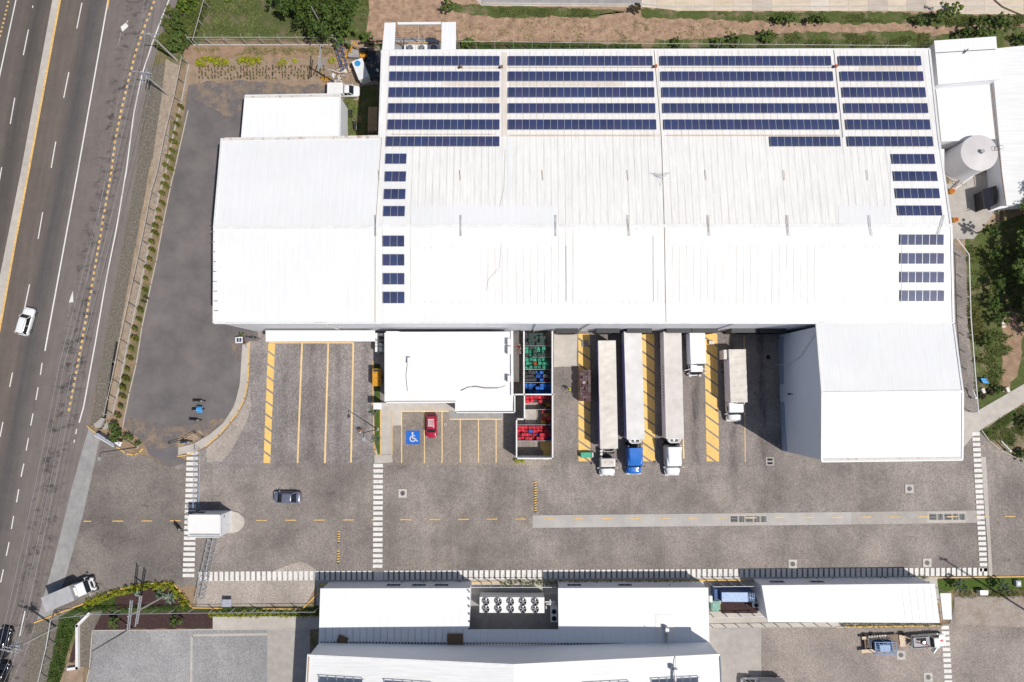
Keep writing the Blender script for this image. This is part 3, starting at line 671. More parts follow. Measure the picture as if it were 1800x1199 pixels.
# crossings: white bars
cw = [MB() for _ in range(6)]
for k in range(24):
    y = 793.5+9.35*k; x = 328.2-.033*(y-793)
    if 882 < y < 942: 
        if y < 938: cw[0].sheet([P(x, y, .1), P(x+19.5, y, .1), P(x+19.5, y+6, .1), P(x, y+6, .1)])
        continue
    cw[0].sheet([P(x, y, .1), P(x+20.5, y, .1), P(x+20.5, y+6, .1), P(x, y+6, .1)])
for k in range(20):
    y = 815.5+9.3*k; x = 656.5-.006*(y-815); cw[1].sheet([P(x, y, .116), P(x+16.7, y, .116), P(x+16.7, y+6.1, .116), P(x, y+6.1, .116)])
for k in range(27):
    y = 760+9.18*k; x = 1708.6+.058*(y-760); cw[2].sheet([P(x, y, .1), P(x+13.5, y-.2, .1), P(x+13.8, y+5.8, .1), P(x+.3, y+6, .1)])
for k in range(149):
    x = 348.5+9.33*k
    if 652 < x < 660: cw[3].sheet([P(657, 1005, .1), P(674, 1005, .1), P(674, 1020, .1), P(657, 1020, .1)]); continue
    if 660 < x < 672: continue
    y = 1005-(x-350)*.0052; hgt = 16.5-(x-350)*.0016; w = 6.4
    if x+w > 1737: break
    cw[3].sheet([P(x, y, .1), P(x+w, y, .1), P(x+w, y+hgt, .1), P(x, y+hgt, .1)])
for k in range(12):
    y = 1100+9.6*k; x = 1654.5+.06*(y-1100); cw[4].sheet([P(x, y, .1), P(x+13.5, y, .1), P(x+13.7, y+6.3, .1), P(x+.3, y+6.3, .1)])
for m_ in cw[:5]: tag(m_.build('crosswalk', 'line_white'), kind='structure')
# wheelchair bay
flat('parking_symbol_field', 'sign_blue', [(714, 757), (738, 757), (738, 781), (714, 781)], .118)
ws = MB(); c0 = P(725.2, 769.5, .123); u = 1/11.25
def w2(dx, dy): return Vector((c0.x+dx*u, c0.y-dy*u, .123))
def stroke(a, c, w):
    a, c = w2(*a), w2(*c); d = (c-a).normalized(); n_ = Vector((-d.y, d.x, 0))*w*u/2; ws.sheet([a-n_, c-n_, c+n_, a+n_])
for i in range(15):
    a0 = R(95+i*17); a1 = R(95+(i+1)*17)
    ws.sheet([w2(.3+r_*math.cos(t), 1.8-r_*math.sin(t)) for r_, t in ((5.4, a0), (5.4, a1), (3.9, a1), (3.9, a0))])
ws.disc(w2(-.2, -8.2), 1.55*u, 14); stroke((-.1, -6.6), (.2, 1.6), 2.1); stroke((.1, -3.4), (4.2, -3.4), 1.4); stroke((0, 1.3), (5.2, 1.3), 1.7); stroke((4.8, 1), (7.2, 6.4), 1.7); stroke((6.5, 6.3), (9.4, 5.2), 1.6)
tag(ws.build('parking_symbol', 'line_white'), kind='structure')

# ---------------------------------------------------------------- street fittings in the paving
for i, (x, y, lb) in enumerate(((708, 867, 'round iron manhole cover in a pale concrete square near the middle crossing'), (1598, 859, 'round manhole cover in a concrete square south of the big warehouse annex'),
        (1393, 991, 'round manhole cover in a concrete square beside the long south crossing, left of two'), (1629, 989, 'round manhole cover in a concrete square beside the long south crossing, right of two'),
        (1583, 1151, 'manhole in a worn concrete square below the flatbed trailer'), (1631, 1190, 'manhole in a worn concrete square left of the lower right crossing'))):
    c = P(x, y, 0); t = thing('manhole', lb, 'manhole', c, 0, 'manholes in the yard')
    MB().box((c.x, c.y, .095), (1.3, 1.3, .03)).build('surround', 'cover_square', t); MB().tube((c.x, c.y, .105), (c.x, c.y, .122), .36, .36, 20).build('cover', 'iron_cover', t)
for x0, y0, lb in ((1284, 912.5, 'row of dark drain grates in the concrete strip, left of two rows'), (1633, 908.5, 'row of dark drain grates in the concrete strip beside the right crossing')):
    t = thing('drain_grate', lb, 'drain', P(x0, y0, 0), 0, 'drain grates in the concrete strip'); xx = x0
    for w in (12.5, 9.5, 12.5, 9.5, 9.5):
        a = P(xx, y0, 0); e = P(xx+w, y0, 0); g = MB(); L = e.x-a.x; g.box((a.x+L/2, a.y, .085), (L, .9, .014))
        g.build('pit', 'dark_gap', t); s_ = MB()
        for k in range(4):
            if w > 10: s_.box((a.x+L/2, a.y-.33+.22*k, .097), (L, .028, .010))
            else: s_.box((a.x+L*(k+.5)/4, a.y, .097), (.028, .9, .010))
        s_.build('bars', 'grey_metal', t); xx += w+2.3
c = P(1353, 811, 0); t = thing('drain_grate', 'double slot drain in a concrete square below the dark blue annex wall', 'drain', c)
MB().box((c.x, c.y, .095), (1.25, 1.25, .03)).build('surround', 'concrete', t); g = MB()
for dy in (-.28, .28): g.box((c.x, c.y+dy, .113), (.8, .34, .01))
g.build('pit', 'dark_gap', t)
c = P(1350, 628, 0); t = thing('drain_grate', 'small square drain in the shaded dock yard', 'drain', c)
MB().box((c.x, c.y, .095), (.95, .95, .03)).build('surround', 'concrete_grey', t); MB().box((c.x, c.y, .113), (.7, .7, .01)).build('pit', 'dark_gap', t)
c = P(783, 746, 0); t = thing('valve_cover', 'small pale valve cover right of the parked red car', 'valve cover', c)
MB().box((c.x, c.y, .13), (.42, .42, .03)).build('surround', 'concrete_pale', t); MB().box((c.x, c.y, .147), (.15, .15, .01)).build('lid', 'dark_metal', t)
for x, y0, y1, lb in ((941, 848, 901, 'yellow and black speed bump above the start of the concrete strip'), (595.5, 934, 955, 'upper short yellow and black speed bump west of the middle crossing'), (595, 968, 991, 'lower short yellow and black speed bump west of the middle crossing')):
    a, e = P(x, y0, 0), P(x, y1, 0); t = thing('speed_bump', lb, 'speed bump', (a+e)/2, 0, 'speed bumps'); n_ = max(4, int((y1-y0)/4.2)); L = (a.y-e.y)/n_
    k1 = MB(); k2 = MB()
    for i in range(n_):
        for q_, off in ((k1, 0), (k2, .5)):
            yy = e.y+L*(i+off); q_.add([(a.x-.19, yy, .09), (a.x+.19, yy+L*.3, .09), (a.x+.19, yy+L*.8, .09), (a.x-.19, yy+L*.5, .09), (a.x-.12, yy+L*.06, .14), (a.x+.12, yy+L*.24, .14), (a.x+.12, yy+L*.74, .14), (a.x-.12, yy+L*.56, .14)],
                       [(0, 3, 2, 1), (4, 5, 6, 7), (0, 1, 5, 4), (1, 2, 6, 5), (2, 3, 7, 6), (3, 0, 4, 7)])
    k1.build('black_block', 'rubber', t); k2.build('yellow_block', 'yellow_paint', t)
# ================================================================ main warehouse
def zr(py):                                                        # roof height along the photo's rows
    pts = ((40, 11.6), (88, 12.0), (242, 13.6), (397, 15.3), (568, 14.0), (620, 13.6))
    for (a, za), (c, zb) in zip(pts, pts[1:]):
        if py <= c: return za+(zb-za)*(py-a)/(c-a)
    return pts[-1][1]
def lerp(pts, y):
    for (a, va), (c, vb) in zip(pts, pts[1:]):
        if y <= c: return va+(vb-va)*(y-a)/(c-a)
    return pts[-1][1]
LE = [(88, 672), (242, 667)]; LW = [(243, 390), (397, 377), (568, 376)]; RE = [(86, 1633), (242, 1650), (397, 1672), (568, 1676)]
def roofgrid(mb, yy, lf, rf, dz=0.0, t=.12):
    """roof strip following the slope"""
    top = []
    for y in yy:
        z = zr(y)+dz; top.append((P(lf(y), y, z), P(rf(y), y, z)))
    for (a, c), (a2, c2) in zip(top, top[1:]): mb.add([a, c, c2, a2, a-Vector((0, 0, t)), c-Vector((0, 0, t)), c2-Vector((0, 0, t)), a2-Vector((0, 0, t))],
                                                     [(3, 2, 1, 0), (4, 5, 6, 7), (0, 1, 5, 4), (2, 3, 7, 6), (3, 0, 4, 7), (1, 2, 6, 5)])
    return mb
def ys(a, c, n): return [a+(c-a)*i/n for i in range(n+1)]
base = P(1100, 400, 0); wh = thing('warehouse', 'huge white warehouse with low gable roof carrying rows of solar panels', 'warehouse', base)
def gr(y0, y1, lf, rf, mat, dz=0, t=.12, name='roof'):
    yy = [y for y in (y0, 242, 397, y1) if y0 <= y <= y1]; yy = sorted(set(yy))
    return roofgrid(MB(), yy, lf, rf, dz, t).build(name, mat, wh)
gr(87, 242, lambda y: lerp(LE, y), lambda y: lerp(RE, y), 'roof_cream')
gr(242, 568, lambda y: 671.0-(y-242)*.06, lambda y: lerp(RE, y), 'roof_cream')
gr(243, 568, lambda y: lerp(LW, y), lambda y: 671.0-(y-242)*.06, 'roof_clean')
def patch(x0, y0, x1, y1, mat, dz=.03, t=.02): 
    gr(y0, y1, lambda y: x0, lambda y: x1, mat, dz, t, 'roof_sheet')
patch(892, 236, 899, 530, 'roof_clean'); patch(880.5, 92, 891.5, 240, 'roof_dusty'); [patch(*q_, 'roof_dusty', .034) for q_ in ((780, 144, 877, 151.5), (895, 144, 1100, 151.5), (1511, 116.5, 1612, 124), (850, 172.5, 877, 180), (893, 236, 1160, 240.5), (1175, 236, 1478, 240))]; patch(722, 362, 978, 394, 'roof_clean'); patch(725, 400, 980, 434, 'roof_clean'); patch(1176, 400, 1585, 431, 'roof_clean'); patch(1474, 362, 1575, 394, 'roof_clean')
patch(672, 533, 1430, 567, 'roof_clean'); patch(1585, 400, 1670, 567, 'roof_cream_faint', .034); patch(1430, 532, 1585, 567, 'roof_cream_faint', .036)
patch(722, 437, 840, 529, 'roof_cream_faint'); patch(1008, 405, 1148, 529, 'roof_cream_faint'); patch(1432, 436, 1583, 529, 'roof_cream_faint')
patch(672, 262, 718, 560, 'roof_clean', .04); patch(1565, 262, 1660, 395, 'roof_cream_faint', .04)
# ridge, joints, gutters
rc = MB()
for x0, x1, yy, dy in ((378, 668, 400, 2.6), (668, 1672, 397, 2.0)):
    a, c = P(x0, yy, 15.42), P(x1, yy-1, 15.42); rc.box(((a.x+c.x)/2, (a.y+c.y)/2, 15.36), ((c-a).length, .42, .06), math.atan2(c.y-a.y, c.x-a.x))
rc.build('ridge_cap', 'white_trim', wh)
for pts in ([(1150, 88), (1163, 242), (1168, 397), (1171, 567)], [(1466, 88), (1482, 242)], [(671, 243), (660, 397), (659, 567)], [(995, 432), (995.5, 530)], [(1148, 415), (1148.5, 530)]):
    jt = MB(); jt.path([P(x, y, zr(y)+.07) for x, y in pts], .03, 5); jt.build('expansion_joint', 'grey_metal' if len(pts) < 3 else 'copper_tan', wh)
ct = MB(); xp = [(1145, 300), (1155, 308), (1162, 314), (1163, 330)]
for pl in ([(878, 360), (881, 430), (878, 470), (858, 492), (855, 512)], [(888, 262), (886, 330), (878, 362)]):
    ct.path([P(x, y, zr(y)+.04) for x, y in pl], .018, 5)
ct.build('roof_cable', 'grey_metal', wh)
cd_ = MB()
for x0, x1, y in ((808, 878, 119.5), (893, 1148, 118.5), (1163, 1462, 119), (688, 870, 236), (895, 1150, 238), (1170, 1475, 238)): cd_.tube(P(x0, y, zr(y)+.12), P(x1, y, zr(y)+.12), .035, n=5)
cd_.build('conduit', 'copper_tan', wh)
gt = MB()
for pts in ([(671, 88.5), (1634, 86)], [(376, 568), (668, 568)], [(668, 567.5), (1676, 568)]): 
    a, c = (P(x, y, zr(y)+.08) for x, y in pts); gt.slab([a+Vector((0, .12, 0)), c+Vector((0, .12, 0)), c-Vector((0, .12, 0)), a-Vector((0, .12, 0))], .2)
for pts in ([(1634, 86), (1650.5, 242), (1672.5, 397), (1676.5, 568)], [(389.5, 243), (376.5, 397), (375.5, 568)], [(671.5, 88), (666.5, 242)]):
    for a, c in zip(pts, pts[1:]):
        a, c = P(*a, zr(a[1])+.09), P(*c, zr(c[1])+.09); gt.slab([a-Vector((.14, 0, 0)), c-Vector((.14, 0, 0)), c+Vector((.14, 0, 0)), a+Vector((.14, 0, 0))], .22)
gt.build('flashing', 'white_trim', wh)
rg = MB(); a, c = P(392, 244.5, zr(244)+.1), P(668, 240, zr(244)+.1); rg.slab([a+Vector((0, .2, 0)), c+Vector((0, .2, 0)), c-Vector((0, .2, 0)), a-Vector((0, .2, 0))], .1); rg.build('gutter', 'rusty_gutter', wh)
for x0, x1, y in ((554, 575, 567), (396, 412, 568), (1440, 1450, 567)): MB().slab([P(x0, y-.6, 14.16), P(x1, y-.6, 14.16), P(x1, y+.3, 14.14), P(x0, y+.3, 14.14)], .03).build('rust_patch', 'rusty_gutter', wh)
for k in range(9): q = P(378.5, 410+17*k, 14.5); MB().box((q.x, q.y, zr(410+17*k)+.1), (.5, .1, .06)).build('gutter_strap', 'rust_steel', wh)
# walls (world outline of the roof, pulled in a little)
def gp(x, y): p = P(x, y, zr(y)); return (p.x, p.y, p.z)
outl = [gp(671.5, 88), gp(1633, 86.5), gp(1650, 242), gp(1672, 397), gp(1676, 567.5), gp(376, 567.5), gp(377, 397), gp(390, 243), gp(666.5, 242)]
cx = sum(p[0] for p in outl)/9; cy = sum(p[1] for p in outl)/9
inn = [Vector((p[0]+(.12 if p[0] < cx else -.12), p[1]+(.12 if p[1] < cy else -.12), p[2]-.13)) for p in outl]
wm = MB(); n_ = len(inn)
for i in range(n_):
    a, c = inn[i], inn[(i+1) % n_]
    wm.add([(a.x, a.y, 0), (c.x, c.y, 0), c, a], [(3, 2, 1, 0)])
wm.build('wall', 'white_wall', wh)
sw = (inn[4].y+inn[5].y)/2                                          # y of the south wall
def X(px, z=0.0): return P(px, 584, z).x
dk = 0
for x0, x1, shut in ((975, 1012, 0), (1043, 1082, 1), (1094, 1136, 1), (1161, 1203, 1), (1202, 1247, 1), (1270, 1314, 0), (1316, 1362, 0)):
    a, c = X(x0), X(x1); w = c-a
    d = MB(); d.box(((a+c)/2, sw-.05, 2.9), (w-.7, .08, 3.0)); dd = d.build('dock_door', 'grey_metal', wh)
    d = MB(); d.box(((a+c)/2, sw-.35, 4.55), (w, .7, .3)); d.box((a+.15, sw-.3, 2.9), (.3, .6, 3.0)); d.box((c-.15, sw-.3, 2.9), (.3, .6, 3.0)); d.build('dock_shelter', 'dark_metal', dd)
    d = MB(); d.box(((a+c)/2, sw-.3, .65), (w-.5, .5, 1.2)); d.build('dock_leveller', 'dark_gap', dd)
for xt, xb in ((568, 610), (1041, 1018), (943, 938), (1297, 1248)):
    dp = MB(); a = P(xt, 569, 13.8); e = Vector((X(xb, .0), sw-.12, 5.5)); dp.path([Vector((a.x, sw-.12, 13.8)), e, Vector((e.x, sw-.12, .2))], .09, 8); dp.build('downpipe', 'white_trim', wh)
# lean-to canopy over the west parking bays
cn = MB(); cz = 5.2
cn.slab([P(467, 581, cz+.4), P(659, 581, cz+.4), P(659, 600, cz), P(467, 600.5, cz)], .18); cn.build('canopy', 'roof_clean', wh)
for x in (470, 532, 595, 656): q = P(x, 599, cz); MB().tube((q.x, q.y+.3, 0), (q.x, q.y+.3, cz-.1), .09).build('canopy_post', 'white_trim', wh)
# small roof fittings: straddle brackets on the ridge and lower strips
for i, x in enumerate((660, 810, 977, 1105, 1246, 1385, 1530, 1655)):
    tilt = (0, 0, 0, 2, 2, 2, 5, -12)[i]
    b_ = MB(); a, m, c = P(x-tilt*.4, 378, zr(378)+.22), P(x, 396.5, 15.62), P(x+tilt*.6, 415, zr(415)+.22)
    off = Vector((.09, 0, 0))
    for s_ in (-1, 1): b_.path([a+off*s_, m+off*s_*.4, c+off*s_], .026, 5)
    c0 = P(x, 396, 0)
    o = b_.build('ridge_bracket', 'rust_steel' if i in (3, 4, 5) else 'grey_metal'); tag(o, ('slim steel bracket straddling the warehouse roof ridge, number %s from the west' % ('one', 'two', 'three', 'four', 'five', 'six', 'seven', 'eight')[i]) if 0 else
        ('westernmost', 'second', 'third', 'fourth', 'fifth', 'sixth', 'seventh', 'easternmost')[i]+' slim steel bracket from the west along the warehouse ridge', 'bracket', 'brackets along the warehouse ridge')
for i, x in enumerate((665, 808, 953, 1103, 1240, 1378, 1524)):
    a, c = P(x, 299, zr(299)+.2), P(x+1.5, 317, zr(317)+.2)
    o = MB().tube(a, c, .035, n=5).build('roof_strap', 'copper_tan'); tag(o, 'short rusty steel strap on the north slope, %s from the west' % ('first', 'second', 'third', 'fourth', 'fifth', 'sixth', 'seventh')[i], 'roof strap', 'straps on the north roof slope')
an = thing('roof_antenna', 'thin branching antenna with guy wires near the middle of the warehouse roof', 'antenna', P(1162, 312, zr(312)))
q = P(1162, 314, zr(314)); MB().tube(q, q+Vector((0, 0, 1.6)), .04).build('mast', 'galvanised', an)
g = MB()
for dx, dy in ((-1.5, .8), (1.3, .8), (-.2, -1.2)): g.tube(q+Vector((0, 0, 1.3)), q+Vector((dx, dy, .05)), .02, n=4)
g.build('guy_wire', 'grey_metal', an); g = MB()
for k in range(4): g.tube(q+Vector((-.5, .1*k, 1.0+.18*k)), q+Vector((.5, .1*k, 1.0+.18*k)), .02, n=4)
g.build('aerial', 'grey_metal', an)
for x, y, lb in ((811, 119, 'rusty brown junction box on conduit left of the first roof walkway'), (882, 119, 'brown junction box with loose cables in the roof walkway'), (1152, 118, 'red and dark disconnect box between the second and third solar blocks'), (1468, 118, 'orange disconnect box between the third and fourth solar blocks')):
    c = P(x, y, zr(y)); t = thing('junction_box', lb, 'junction box', c, 0, 'electrical boxes on the roof')
    MB().box((c.x, c.y, c.z+.3), (.34, .3, .5)).build('box_body', 'crate_orange' if 'orange' in lb or 'red' in lb else 'rust_steel', t)
    MB().box((c.x-.32, c.y-.1, c.z+.2), (.2, .22, .3)).build('side_box', 'dark_metal', t)

# ---------------------------------------------------------------- solar arrays: rows of panels on rails
def array(x0, x1, yt, yb, n, lb):
    """pixel x0..x1 (given at mid row), rows yt..yb, n panels"""
    ym = (yt+yb)/2; z = zr(ym)+.28; A = P(x0, ym, z); B = P(x1, ym, z); T = P((x0+x1)/2, yt, zr(yt)+.28); Bm = P((x0+x1)/2, yb, zr(yb)+.28)
    up = T-Bm; L = up.length; slope = math.atan2(T.z-Bm.z, math.hypot(T.x-Bm.x, T.y-Bm.y))
    t = thing('solar_array', lb, 'solar panels', A, math.atan2(B.y-A.y, B.x-A.x), 'rows of solar panels on the warehouse roof')
    w = (B-A).length/n; me = None
    for i in range(n):
        if me is None:
            hw = (w-.055)/2; hl = L/2-.02
            o = MB().box((0, 0, 0), (hw*2, hl*2, .05)).build('solar_panel', 'solar_glass', t, local=True)
            fm = MB()
            for s_ in (-1, 1): fm.box((s_*(hw+.012), 0, 0), (.030, hl*2+.04, .06)); fm.box((0, s_*(hl+.01), 0), (hw*2, .02, .06))
            f = fm.build('panel_frame', 'galvanised', o, local=True); me = (o, f)
        else:
            o = me[0].copy(); COL.objects.link(o); o.parent = t; f = me[1].copy(); COL.objects.link(f); f.parent = o
        o.location = (w*(i+.5), 0, 0); o.rotation_euler = (slope, 0, 0)
    r = MB()
    for yy in (-.3, .3): r.box((w*n/2, L*yy, -.12+math.sin(slope)*L*yy), (w*n+.1, .05, .05))
    r.build('mounting_rail', 'galvanised', t, local=True)
blocks = (('first', lambda y: 685.5-(y-107)*.036, lambda y: 878.2, 16), ('second', lambda y: 893.4, lambda y: 1147.3+(y-107)*.058, 21), ('third', lambda y: 1160.5+(y-107)*.062, lambda y: 1461+(y-107)*.124, 25), ('fourth', lambda y: 1475+(y-107)*.119, lambda y: 1619.3+(y-107)*.142, 12))
ords = ('topmost', 'second', 'third', 'fourth', 'fifth', 'sixth')
RW = [(98.5, 115.2), (125.6, 142.5), (153.5, 171), (181.5, 198.8), (210, 227.8), (239.8, 257.3)]
for nm, lf, rf, n in blocks:
    for r_, (a, c) in enumerate(RW):
        m = (a+c)/2
        if r_ == 5:
            if nm == 'second': continue
            if nm == 'third': array(1354.5, 1477.5, a+.3, c, 10, 'short row of ten solar panels under the right end of the third roof block'); continue
            if nm == 'first': array(678.5, 878, a, c, 16, 'sixth row of dark blue solar panels in the first block from the west'); continue
            array(1490.8, 1640, a, c, 12, 'sixth row of dark blue solar panels in the fourth block from the west'); continue
        array(lf(m), rf(m), a, c, n, '%s row of dark blue solar panels in the %s block from the west' % (ords[r_], nm))
for i, (a, c, x0, x1) in enumerate(((270, 288, 677.5, 714.5), (301.3, 319.2, 676.5, 713.7), (332.2, 350.2, 675, 712.7), (362.2, 380.3, 674, 711.7), (414.2, 433.6, 673, 710.7), (447, 467, 673, 710.9), (480.3, 500.2, 673.2, 711), (513.2, 533.2, 673.2, 711.1))):
    array(x0, x1, a, c, 3, '%s three panel solar block of the west column, counted from the north' % ('first', 'second', 'third', 'fourth', 'fifth', 'sixth', 'seventh', 'eighth')[i])
for i, (a, c, x0, x1) in enumerate(((270.8, 288.2, 1569, 1643.2), (301.2, 318.4, 1572, 1647.5), (331.2, 348.7, 1575.3, 1651.5), (361.4, 379, 1579, 1655.5), (412.2, 430.8, 1583.3, 1659), (445, 464, 1583.5, 1659.3), (478, 497, 1583.7, 1659.5), (510.6, 529.8, 1583.8, 1659.7))):
    array(x0, x1, a, c, 6, '%s six panel solar block of the east column, counted from the north' % ('first', 'second', 'third', 'fourth', 'fifth', 'sixth', 'seventh', 'eighth')[i])

# ---------------------------------------------------------------- other buildings
def building(name, label, cat, roofs, rmat, z0=0.0, inset=.15, wmat='white_wall', t=.15, outline=None, group=None):
    """roofs: list of outlines [(px,py,z)...]; walls hang from the given outline (default first roof)"""
    R3 = [[P(*p) for p in r] for r in roofs]; c = sum((Vector(p) for p in R3[0]), Vector())/len(R3[0]); c.z = z0
    b_ = thing(name, label, cat, c, 0, group)
    m = MB()
    for r in R3: m.slab(r, t)
    m.build('roof', rmat, b_)
    ol = [P(*p) for p in outline] if outline else R3[0]
    cc = sum(ol, Vector())/len(ol); wm = MB(); pts = []
    for p in ol: pts.append(Vector((p.x+(inset if p.x < cc.x else -inset), p.y+(inset if p.y < cc.y else -inset), p.z-t+.01)))
    for a, e in zip(pts, pts[1:]+pts[:1]): wm.add([(a.x, a.y, z0), (e.x, e.y, z0), e, a], [(0, 1, 2, 3)])
    wm.build('wall', wmat, b_)
    return b_
# east annex (gable)
ea = building('annex', 'white gabled annex on the warehouse south side with a tall shaded west wall', 'warehouse annex',
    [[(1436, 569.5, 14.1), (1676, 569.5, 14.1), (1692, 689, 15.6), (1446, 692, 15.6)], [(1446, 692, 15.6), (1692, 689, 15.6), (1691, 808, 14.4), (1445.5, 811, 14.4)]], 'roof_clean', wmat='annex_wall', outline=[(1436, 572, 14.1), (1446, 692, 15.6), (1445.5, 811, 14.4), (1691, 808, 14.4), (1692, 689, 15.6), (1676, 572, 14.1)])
q = MB(); a, c = P(1446, 691.5, 15.68), P(1692, 688.5, 15.68); q.box(((a.x+c.x)/2, (a.y+c.y)/2, 15.66), ((c-a).length, .4, .06), math.atan2(c.y-a.y, c.x-a.x)); q.build('ridge_cap', 'white_trim', ea)
q = MB(); a, c = P(1446, 808.5, 14.5), P(1691, 805.5, 14.5); q.slab([a+Vector((0, .18, 0)), c+Vector((0, .18, 0)), c-Vector((0, .05, 0)), a-Vector((0, .05, 0))], .06); q.build('gutter', 'rusty_gutter', ea)
q = MB()
for pts in ([(1435.5, 569.5, 14.2), (1445.5, 692, 15.7), (1445, 811.5, 14.5)], [(1677, 569.5, 14.2), (1693, 689, 15.7), (1692, 808, 14.5)]):
    for a, c in zip(pts, pts[1:]): a, c = P(*a), P(*c); q.slab([a-Vector((.12, 0, 0)), c-Vector((.12, 0, 0)), c+Vector((.12, 0, 0)), a+Vector((.12, 0, 0))], .3)
a, c = P(1445, 811.6, 14.5), P(1692, 808.6, 14.5); q.slab([a+Vector((0, .1, 0)), c+Vector((0, .1, 0)), c-Vector((0, .1, 0)), a-Vector((0, .1, 0))], .3); q.build('flashing', 'white_trim', ea)
wx = P(1436, 572, 14.1).x; yA = P(1436, 575, 14.1).y-.4; yB = P(1445.5, 810.5, 14.4).y+.2
q = MB(); q.box((wx+.02, (yA+yB)/2, .9), (.08, yA-yB, 1.8)); q.build('wall_plinth', 'blue_band', ea)
q = MB()
for k in range(26): q.box((wx-.05, yA-.5-(yA-yB-1)*k/25, 1.1), (.04, .08, .08))
q.build('bolt', 'galvanised', ea)
q = MB(); q.path([(wx-.12, yA-.3, 13.6), (wx-.12, yA-3.2, 8.5), (wx-.12, yA-4.2, 4), (wx-.12, yA-4.2, .3)], .08); q.build('downpipe', 'white_trim', ea)
q = MB(); q.tube((wx, (yA+yB)/2, 5.2), (wx-.5, (yA+yB)/2, 5.3), .05); q.box((wx-.6, (yA+yB)/2, 5.25), (.35, .3, .12)); q.build('wall_lamp', 'dark_metal', ea)
# north west outbuilding
nb = building('outbuilding', 'small white mono-pitch outbuilding north of the warehouse west end', 'outbuilding', [[(430, 168, 5.2), (598, 165.5, 5.2), (597, 248, 5.6), (423, 248, 5.6)]], 'roof_south')
q = MB(); a, c = P(430, 170.5, 5.3), P(598, 168, 5.3); q.slab([a+Vector((0, .16, 0)), c+Vector((0, .16, 0)), c-Vector((0, .16, 0)), a-Vector((0, .16, 0))], .06); q.build('gutter', 'rusty_gutter', nb)
q = MB()
for a, c in (([(430, 167.6, 5.3), (598, 165, 5.3)]), ([(598.3, 165.5, 5.3), (597.3, 243, 5.7)])):
    a, c = P(*a), P(*c); d = (c-a).normalized(); nn = Vector((-d.y, d.x, 0))*.09; q.slab([a-nn, c-nn, c+nn, a+nn], .25)
q.build('flashing', 'white_trim', nb)
# office block, parapet roof, terrace wing
of = building('office_building', 'flat white roofed office with parapet beside the parking bays', 'office', [[(678, 583.5, 6.0), (901, 583, 6.0), (902, 706, 6.0), (678, 708, 6.0)]], 'roof_membrane')
def parapet(b_, pts, z, h=.35, w=.22, mat='white_trim', nm='parapet'):
    m = MB(); q = [P(*p, z) for p in pts]
    for a, c in zip(q, q[1:]):
        d = c-a; mm = (a+c)/2; m.box((mm.x, mm.y, z+h/2-.1), (d.length+w*.98, w, h+.2), math.atan2(d.y, d.x))
    return m.build(nm, mat, b_)
parapet(of, [(678, 707), (678, 584), (701, 584)], 6.0); parapet(of, [(900, 584), (900.5, 693)], 6.0, w=.35); parapet(of, [(678, 707.5), (801, 707)], 6.0)
wing = [(801, 707, 5.4), (858, 707, 5.4), (858, 694, 5.4), (905, 694, 5.4), (905, 725.5, 5.4), (801, 725.5, 5.4)]
R3 = [P(*p) for p in wing]; MB().slab(R3, .15).build('terrace_roof', 'roof_membrane', of)
wm = MB()
for a, e in zip(R3, R3[1:]+R3[:1]): wm.add([(a.x, a.y, 0), (e.x, e.y, 0), e, a], [(0, 1, 2, 3)])
wm.build('wall', 'white_wall', of); parapet(of, [(801.5, 707), (801.5, 725), (905, 725), (905, 694), (858, 694), (858, 706.5), (803, 706.5)], 5.4, .45, .16)
q = MB()
for pts in ([(716, 640), (713.5, 660), (716, 687)], [(810, 687), (822, 681), (835, 678.5), (850, 681), (880, 681), (888, 678)], [(810, 686), (823, 680), (838, 680), (852, 682.5), (876, 682.5)]): q.path([P(x, y, 6.04) for x, y in pts], .035, 5)
q.build('roof_cable', 'dark_metal', of)
q = MB(); c = P(850, 585.5, 6.02)
q.build('stain', 'rusty_gutter', of) if 0 else None
def ac_unit(px, py, z, lb, sx=.45, sy=1.0, h=.9, cat='air conditioner', group='air conditioners on the office roof'):
    c = P(px, py, z); t = thing('air_conditioner', lb, cat, c, 0, group)
    MB().box((c.x, c.y, z+h/2+.06), (sx, sy, h)).build('casing', 'white_trim', t, bevel=.02)
    m = MB(); m.tube((c.x-sx/2-.01, c.y, z+h/2+.06), (c.x-sx/2-.03, c.y, z+h/2+.06), min(sy, h)*.38, n=16); m.build('fan_grille', 'dark_metal', t)
    m = MB(); m.box((c.x, c.y-sy*.35, z+.03), (sx, .08, .06)); m.box((c.x, c.y+sy*.35, z+.03), (sx, .08, .06)); m.build('foot', 'grey_metal', t)
ac_unit(720.5, 634.5, 6.05, 'white air conditioner alone on the west part of the office roof', .5, .95, .7)
ac_unit(895, 602, 6.05, 'northern white air conditioner against the east office parapet', .45, .95); ac_unit(895, 616.5, 6.05, 'second white air conditioner against the east office parapet', .45, 1.15); ac_unit(895, 666, 6.05, 'southern white air conditioner against the east office parapet', .45, .95)
c = P(670, 712, 0); t = thing('entrance_canopy', 'small white box canopy at the south west corner of the office', 'canopy', c)
MB().box((c.x+.2, c.y-.1, 3.4), (1.25, 1.0, .35)).build('canopy_roof', 'white_trim', t); MB().box((c.x+.5, c.y+.1, 1.65), (.2, .6, 3.2)).build('post', 'white_wall', t)
